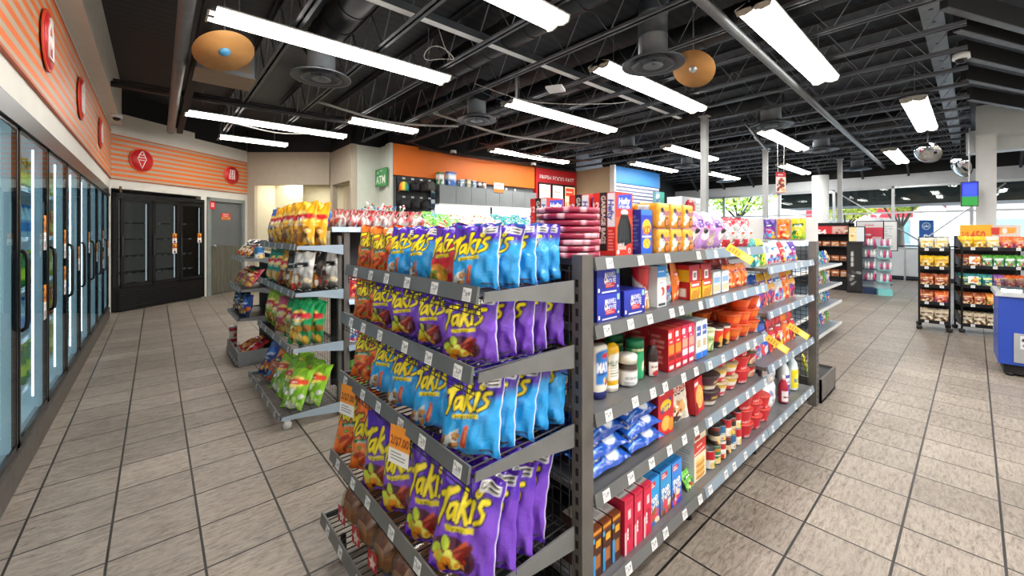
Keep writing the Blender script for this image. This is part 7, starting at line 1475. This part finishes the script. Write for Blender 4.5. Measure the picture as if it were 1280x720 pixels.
# ================================================================== snack racks and ice cream freezer on the right
def snack_rack(loc, rz, w_, zs, cols, lab, sidebags=0, who='', header=None):
    r = empty('snack_rack', loc, rz); H = zs[0] + .2
    for s in (-1, 1):
        for yy in (.0, .36):
            b = MB(); b.tube((s * w_ / 2, yy, .06), (s * w_ / 2, yy, H - (.14 if yy == 0 else 0)), .012, 6); b.build('post', M_black, r)
            b = MB(); b.lathe([(.001, .0), (.03, .004), (.035, .03), (.03, .056), (.001, .06)], 12, (s * w_ / 2, yy, 0)); b.build('caster', M_base, r)
        b = MB()
        for z in zs: b.prism([(0, z), (.36, z + .05), (.36, z + .2), (.0, z + .09)], 'x', s * w_ / 2 - .002, s * w_ / 2 + .002)
        b.build('side_guard', M_black, r)
    for i, z in enumerate(zs):
        b = MB(); b.box(-w_ / 2, w_ / 2, .0, .36, z, z + .008); sh = b.build('shelf', M_wire, r); b = MB(); b.box(-w_ / 2, w_ / 2, -.012, 0, z - .008, z + .04); rl = b.build('price_rail', M_black, sh)
        n = max(2, int(w_ / .2))
        for k in range(n): link('price_tag', TAGS[k % 4], P_paper, sh, (-w_ / 2 + w_ * (k + .5) / n, -.0135, z - .002), (0, 0, 0))
    b = MB(); b.box(-w_ / 2, w_ / 2, .355, .365, .1, H); b.build('back_panel', M_black, r)
    if header is not None: b = MB(); b.box(-w_ / 2 + .04, w_ / 2, .30, .31, zs[0] + .18, zs[0] + .36); hb = b.build('header_board', pbr('header_board', '#cfd0ce', .5), r); canvas_plane('print', header, w_ - .04, .18, P_sign, hb, (.02, .298, zs[0] + .18))
    tag(r, lab, 'snack rack')
    R = Matrix.Rotation(rz, 3, 'Z'); n = len(cols[0])
    for i, z in enumerate(zs):
        m = len(cols[i])
        for j in range(m):
            k, cl = cols[i][j]
            for d_ in range(2):
                p = Vector(loc) + R @ Vector((-w_ / 2 + w_ * (j + .5) / m, .05 + d_ * .14, z + .011))
                PK[k].put('%s snack bag, %s from the left, %s row, %s rack %s shelf' % (cl, ORD[j], ('front', 'rear')[d_], who, ('top', 'second', 'third', 'fourth', 'lowest')[i]), 'snack bag', p, rz + .05 * (j % 3 - 1), -.25, 0, 'snack bags on the ' + who + ' rack', (w_ / m / .16, 1, .92 if zs[0] > 0 else 1))
SN = {}
for key, a in {'snY': ('#f0c420', '#e8b018', 'CORN', ['#c8902a', '#f4e090', '#8a5a1c'], 11, '#7a3a10'), 'snY2': ('#d8d4c4', '#f2c41c', 'MIX', ['#e8c040', '#6a7a8a', '#f0ead8'], 12, '#7a3a10'), 'snBr': ('#a8502a', '#8a2a2a', 'NUTS', ['#d89a5a', '#6a3018', '#f0d0a0'], 13), 'snPu': ('#e8682a', '#3a2a7a', 'CHEE', ['#f08a3a', '#c8302a', '#f4c890'], 14), 'snGr': ('#58b040', '#2a3a90', 'SOUR', ['#e8e8f0', '#7ac850', '#c82a4a'], 15),
               'snTe': ('#3a9a9a', '#2a5a4a', 'SEA', ['#d8e880', '#1f6a7a', '#f0e8c0'], 16), 'snVi': ('#9a60b0', '#2a2a6a', 'HOT', ['#e8a040', '#c8302a', '#f0d0e0'], 17), 'snDk': ('#c8b89a', '#3a2a24', 'OAT', ['#6a4a34', '#e8d8b8', '#a87a4a'], 18), 'snOr': ('#e88a2a', '#5a9a3a', 'VEG', ['#f0c040', '#3a8a3a', '#e85a2a'], 19)}.items():
    PK[key] = Kind('snack_bag', bag_mesh(.16, .2, .05, crisp(24, 30, a[0], a[1], a[2], 'plate', a[3][0], a[3], 16, 20, a[4], a[5] if len(a) > 5 else '#ffffff'), a[4], a[0]), P_film)
Y = ('snY', 'yellow'); Y2 = ('snY2', 'yellow and grey'); BR = ('snBr', 'brown'); PU = ('snPu', 'purple and orange'); GR = ('snGr', 'green and blue'); TE = ('snTe', 'teal'); VI = ('snVi', 'violet'); DK = ('snDk', 'dark'); OR = ('snOr', 'orange and green')
snack_rack((8.61, .39, 0), -1.5, .31, [1.175, .905, .635, .385, .11], [[Y2, Y2], [Y, Y], [BR, BR], [BR, PU], [DK, DK]], 'narrow black wheeled snack rack with yellow bags on its top', who='narrow')
hd = Cv(95, 18, 70, 16, '#f2b01e'); hd.rect(52, 0, 95, 18, '#d8d4d0'); hd.text('2/$', 9, 4, 7, '#c8402a', .02); hd.text('450', 29, 3, 11, '#d8402a', .03); hd.poly([(50, 4), (62, 3), (63, 14), (49, 14)], '#d0382a'); hd.poly([(63, 4), (86, 6), (88, 14), (63, 14)], '#f0a23a'); hd.ell(70, 9, 4, 4, '#f4e8e0')
snack_rack((8.8, -.19, 0), -1.36, .63, [1.195, .935, .655, .385, .1], [[Y, Y, Y2, PU, PU], [BR, BR, GR, GR, GR, GR], [TE, TE, TE, VI, PU, PU], [BR, BR, OR, OR, OR], [DK, DK, DK, BR, BR]], 'wide black snack rack under a yellow price header', who='wide', header=hd)
R_ = Matrix.Rotation(-1.36, 3, 'Z')
c = Cv(10, 9, 16, 14, '#f4f2ec'); c.blobs(2, 3, 8, 8, ['#e8822a', '#d8402a', '#f0c040'], 6, 1.3, 2)
for i, (dx, z) in enumerate(((-.2, 1.0), (-.21, .72), (.16, .34))):
    p = Vector((8.8, -.19, 0)) + R_ @ Vector((dx, -.03, z)); o = canvas_plane('price_card', c, .1, .1, P_sign, None, p, (0, 0, -1.36)); tag(o, 'white price card with orange burst, %s down the wide snack rack' % ORD[i], 'price card', 'price cards on the wide rack')
FY = -PI / 2 + .03
r = empty('ice_cream_freezer', (6.44, -.16, 0), FY); W_ = 1.25; M_blue = pbr('freezer_blue', '#1c3f9e', .35, var=.05)
b = MB(); b.prism([(0.0, .12), (.62, .12), (.62, .8), (0, .8)], 'x', 0, W_); b.build('body', M_blue, r)
b = MB(); b.box(.04, W_ - .04, .05, .58, .02, .12); b.build('plinth', M_blackmat, r)
for xx in (.08, W_ - .1):
    for yy in (.06, .54): b = MB(); b.lathe([(.03, 0), (.03, .03), (.001, .03)], 10, (xx, yy, 0)); b.build('foot', M_black, r)
b = MB(); b.box(-.02, W_ + .02, -.02, .64, .8, .845); b.build('rim', pbr('freezer_rim', '#b9bec2', .35, .3), r)
b = MB(); pr = [(.0, .845)] + [(.31 - .31 * math.cos(t), .845 + .12 * math.sin(t)) for t in np.linspace(.25, PI - .25, 9)] + [(.62, .845)]; b.prism(pr, 'x', .02, W_ - .02); b.build('glass_lid', glassy('freezer_glass', '#e4eef0', .8), r)
b = MB(); b.box(.1, .62, -.012, 0, .15, .44)
for i in range(6): b.box(.3, .58, -.016, -.012, .19 + i * .035, .205 + i * .035)
b.build('grille_panel', pbr('grille_grey', '#9a9ea0', .4, .3), r)
c = Cv(10, 14, 16, 22, '#c8ccce'); c.blobs(2, 2, 8, 12, ['#222222', '#555555'], 6, 1.2, 3); canvas_plane('control', c, .1, .13, P_sign, r, (.19, -.0125, .29)); tag(r, 'blue chest freezer with a curved glass lid at the right edge', 'freezer')
RF = Matrix.Rotation(FY, 3, 'Z')
r = empty('hanging_monitor', (12.42, .06, 1.97), -PI / 2 + .2); b = MB(); b.box(-.12, .12, 0, .06, 0, .5); b.build('case', M_black, r); c = Cv(40, 50, 20, 24, '#2a3ac8'); c.rect(0, 0, 40, 20, '#2a8a3a'); c.rect(4, 23, 36, 46, '#3a50e0'); canvas_plane('screen', c, .22, .47, P_lit, r, (0, -.003, .015)); b = MB(); b.tube((0, .03, .5), (0, .03, 1.6), .012); b.build('bracket', M_alu, r); tag(r, 'blue and green hanging monitor beside the square column', 'monitor')

# ================================================================== outside
b = MB(); b.box(17.2, 60, -30, 40, -.12, -.02); struct(b.build('street', pbr('pavement', '#b8b8b4', .8, var=.1, scale=1)))
b = MB(); b.box(17.5, 19.6, -3, 4.75, 2.32, 3.3); struct(b.build('canopy_roof', pbr('dark_canopy', '#1a211c', .6, var=.5, scale=3)))
def building(x, y0, y1, h, col, lab, sign=None, roofc='#8a8a88'):
    r = empty('building', (x, y0, 0)); b = MB(); b.box(0, 6, 0, y1 - y0, 0, h); b.build('wall', pbr('bldg_' + col.strip('#'), col, .8), r); b = MB(); b.box(-.3, 6.2, -.2, y1 - y0 + .2, h, h + .25); b.build('roof', pbr('roof_' + roofc.strip('#'), roofc, .7), r)
    n = int((y1 - y0) / 2.2)
    for i in range(n):
        b = MB(); yy = .5 + i * (y1 - y0 - .6) / n; b.box(-.05, 0, yy, yy + 1.4, .8, 2.1); f = b.build('window', M_alu, r); b = MB(); b.box(-.06, -.05, yy + .08, yy + 1.32, .88, 2.02); b.build('pane', pbr('teal_pane', '#8fb8b8', .15), f)
    if sign: b = MB(); b.box(-.2, 0, .4, y1 - y0 - .4, 2.25, 2.8); s_ = b.build('sign_board', pbr('shop_red', '#cf2f3f', .5), r); W = y1 - y0 - .8; c = Cv(W * 20, 11, int(W * 22), 12, '#cf2f3f'); c.text(sign, W * 10, 2.4, 6, '#fff', .03, maxw=W * 18); canvas_plane('lettering', c, W, .55, P_sign, s_, (-.205, (y1 - y0) / 2, 2.25), (0, 0, -PI / 2))
    tag(r, lab, 'building'); return r
building(31, 1.8, 7.4, 3.4, '#e4e2dc', 'pale shop across the street under a red sign', 'PHARMACY'); building(33, 9, 24, 5, '#e8e6e0', 'long white building behind the roadside tree'); building(29, -4.5, .9, 2.8, '#ded6d2', 'small pale house with a red roof across the street', None, '#a83a48'); building(38, -22, -6, 5, '#e6e8ea', 'white building at the far end of the street')
def tree(x, y, h, rc, seed, lab, cols):
    r = empty('tree', (x, y, 0)); qq = random.Random(seed); b = MB(); b.tube((0, 0, -.05), (0, 0, h * .45), .14, 8, .09); b.build('trunk', pbr('bark', '#3a3028', .9), r)
    for k in range(6):
        a = k * 1.05 + qq.uniform(-.3, .3); e = Vector((rc * .8 * math.cos(a), rc * .8 * math.sin(a), h * qq.uniform(.7, 1.0))); b = MB(); b.path([(0, 0, h * .38), e * .5 + Vector((0, 0, h * .16)), e], .04, 6); b.build('branch', MATS['bark'], r)
    b = MB(); V = []; F = []; C = []
    for k in range(2600):
        a, z_, rr_ = qq.uniform(0, 6.28), qq.uniform(-1, 1), qq.uniform(.45, 1) ** .6; s = math.sqrt(1 - z_ * z_); p = Vector((rc * rr_ * s * math.cos(a), rc * rr_ * s * math.sin(a), h * .78 + rc * .8 * rr_ * z_))
        u = Vector((qq.uniform(-1, 1), qq.uniform(-1, 1), qq.uniform(-1, 1))).normalized() * .11; w = u.orthogonal().normalized() * .07; n0 = len(V); V += [p - u, p + w, p + u, p - w]; F.append((n0, n0 + 1, n0 + 2, n0 + 3)); C += [lin(qq.choice(cols))] * 4
    b.add(V, F, 0, False, C); b.build('foliage', printed('leaf_print', .6), r); tag(r, lab, 'tree')
tree(23, 8.2, 5.4, 2.3, 1, 'yellow-green street tree with a dark branching trunk', ['#b8c838', '#98b028', '#d4d858', '#7a9a20']); tree(28, 4.6, 4.4, 1.7, 2, 'yellow-green tree before the red shop sign', ['#c8c838', '#a8b830', '#dcd860', '#88a028']); tree(25.5, 2.2, 4.2, 1.1, 3, 'small tree right of the red shop sign', ['#a8b838', '#88a830', '#c8d050'])
r = empty('street_sign', (19.2, 1.05, 0), -PI / 2); b = MB(); b.box(-.17, .17, 0, .04, .7, 1.84); b.build('panel', pbr('sign_blue', '#2a66b8', .5), r); c = Cv(46, 110, 34, 80, '#2a66b8'); c.ell(23, 92, 14, 12, '#fff', 0, 1, .8); c.poly([(14, 88), (32, 88), (30, 96), (26, 92), (23, 99), (20, 92), (16, 96)], '#fff'); c.text('P', 22, 54, 20, '#fff', .03); c.poly([(23, 44), (36, 26), (28, 26), (28, 12), (18, 12), (18, 26), (10, 26)], '#fff'); canvas_plane('print', c, .32, 1.1, P_sign, r, (0, -.003, .72)); b = MB(); b.tube((0, .02, -.05), (0, .02, .7), .03); b.build('post', M_alu, r); tag(r, 'blue parking sign with a white arrow outside the window', 'sign')
# lights of the same ceiling grid above and behind the camera
for i, ((x, y), lab) in enumerate((((.3, 1.28), 'strip light straight above the end rack'), ((.2, -.7), 'strip light above the camera aisle'), ((3.0, -.9), 'strip light over the right aisle behind the view'), ((.2, -2.5), 'strip light by the rear wall, cooler side'), ((3.1, -2.5), 'strip light by the rear wall, middle'), ((6.0, -2.3), 'strip light by the rear wall, entrance side'))):
    L = 2.5; me = FX[L]; r = empty('strip_light', (x, y, 3.4)); link('housing', me['housing'], M_whitepaint, r)
    for s in (-1, 1): link('lens', me['lens%d' % s], M_lens, r); link('end_cap', me['cap%d' % s], M_cap, r)
    tag(r, lab, 'ceiling light', 'fluorescent strip lights')
    a = bpy.data.lights.new('tube_light', 'AREA'); a.shape = 'RECTANGLE'; a.size = L - .1; a.size_y = .22; a.energy = 55; a.color = (1, .985, .955); o = bpy.data.objects.new('tube_light', a); COL.objects.link(o); o.location = (x + L / 2, y, 3.388)
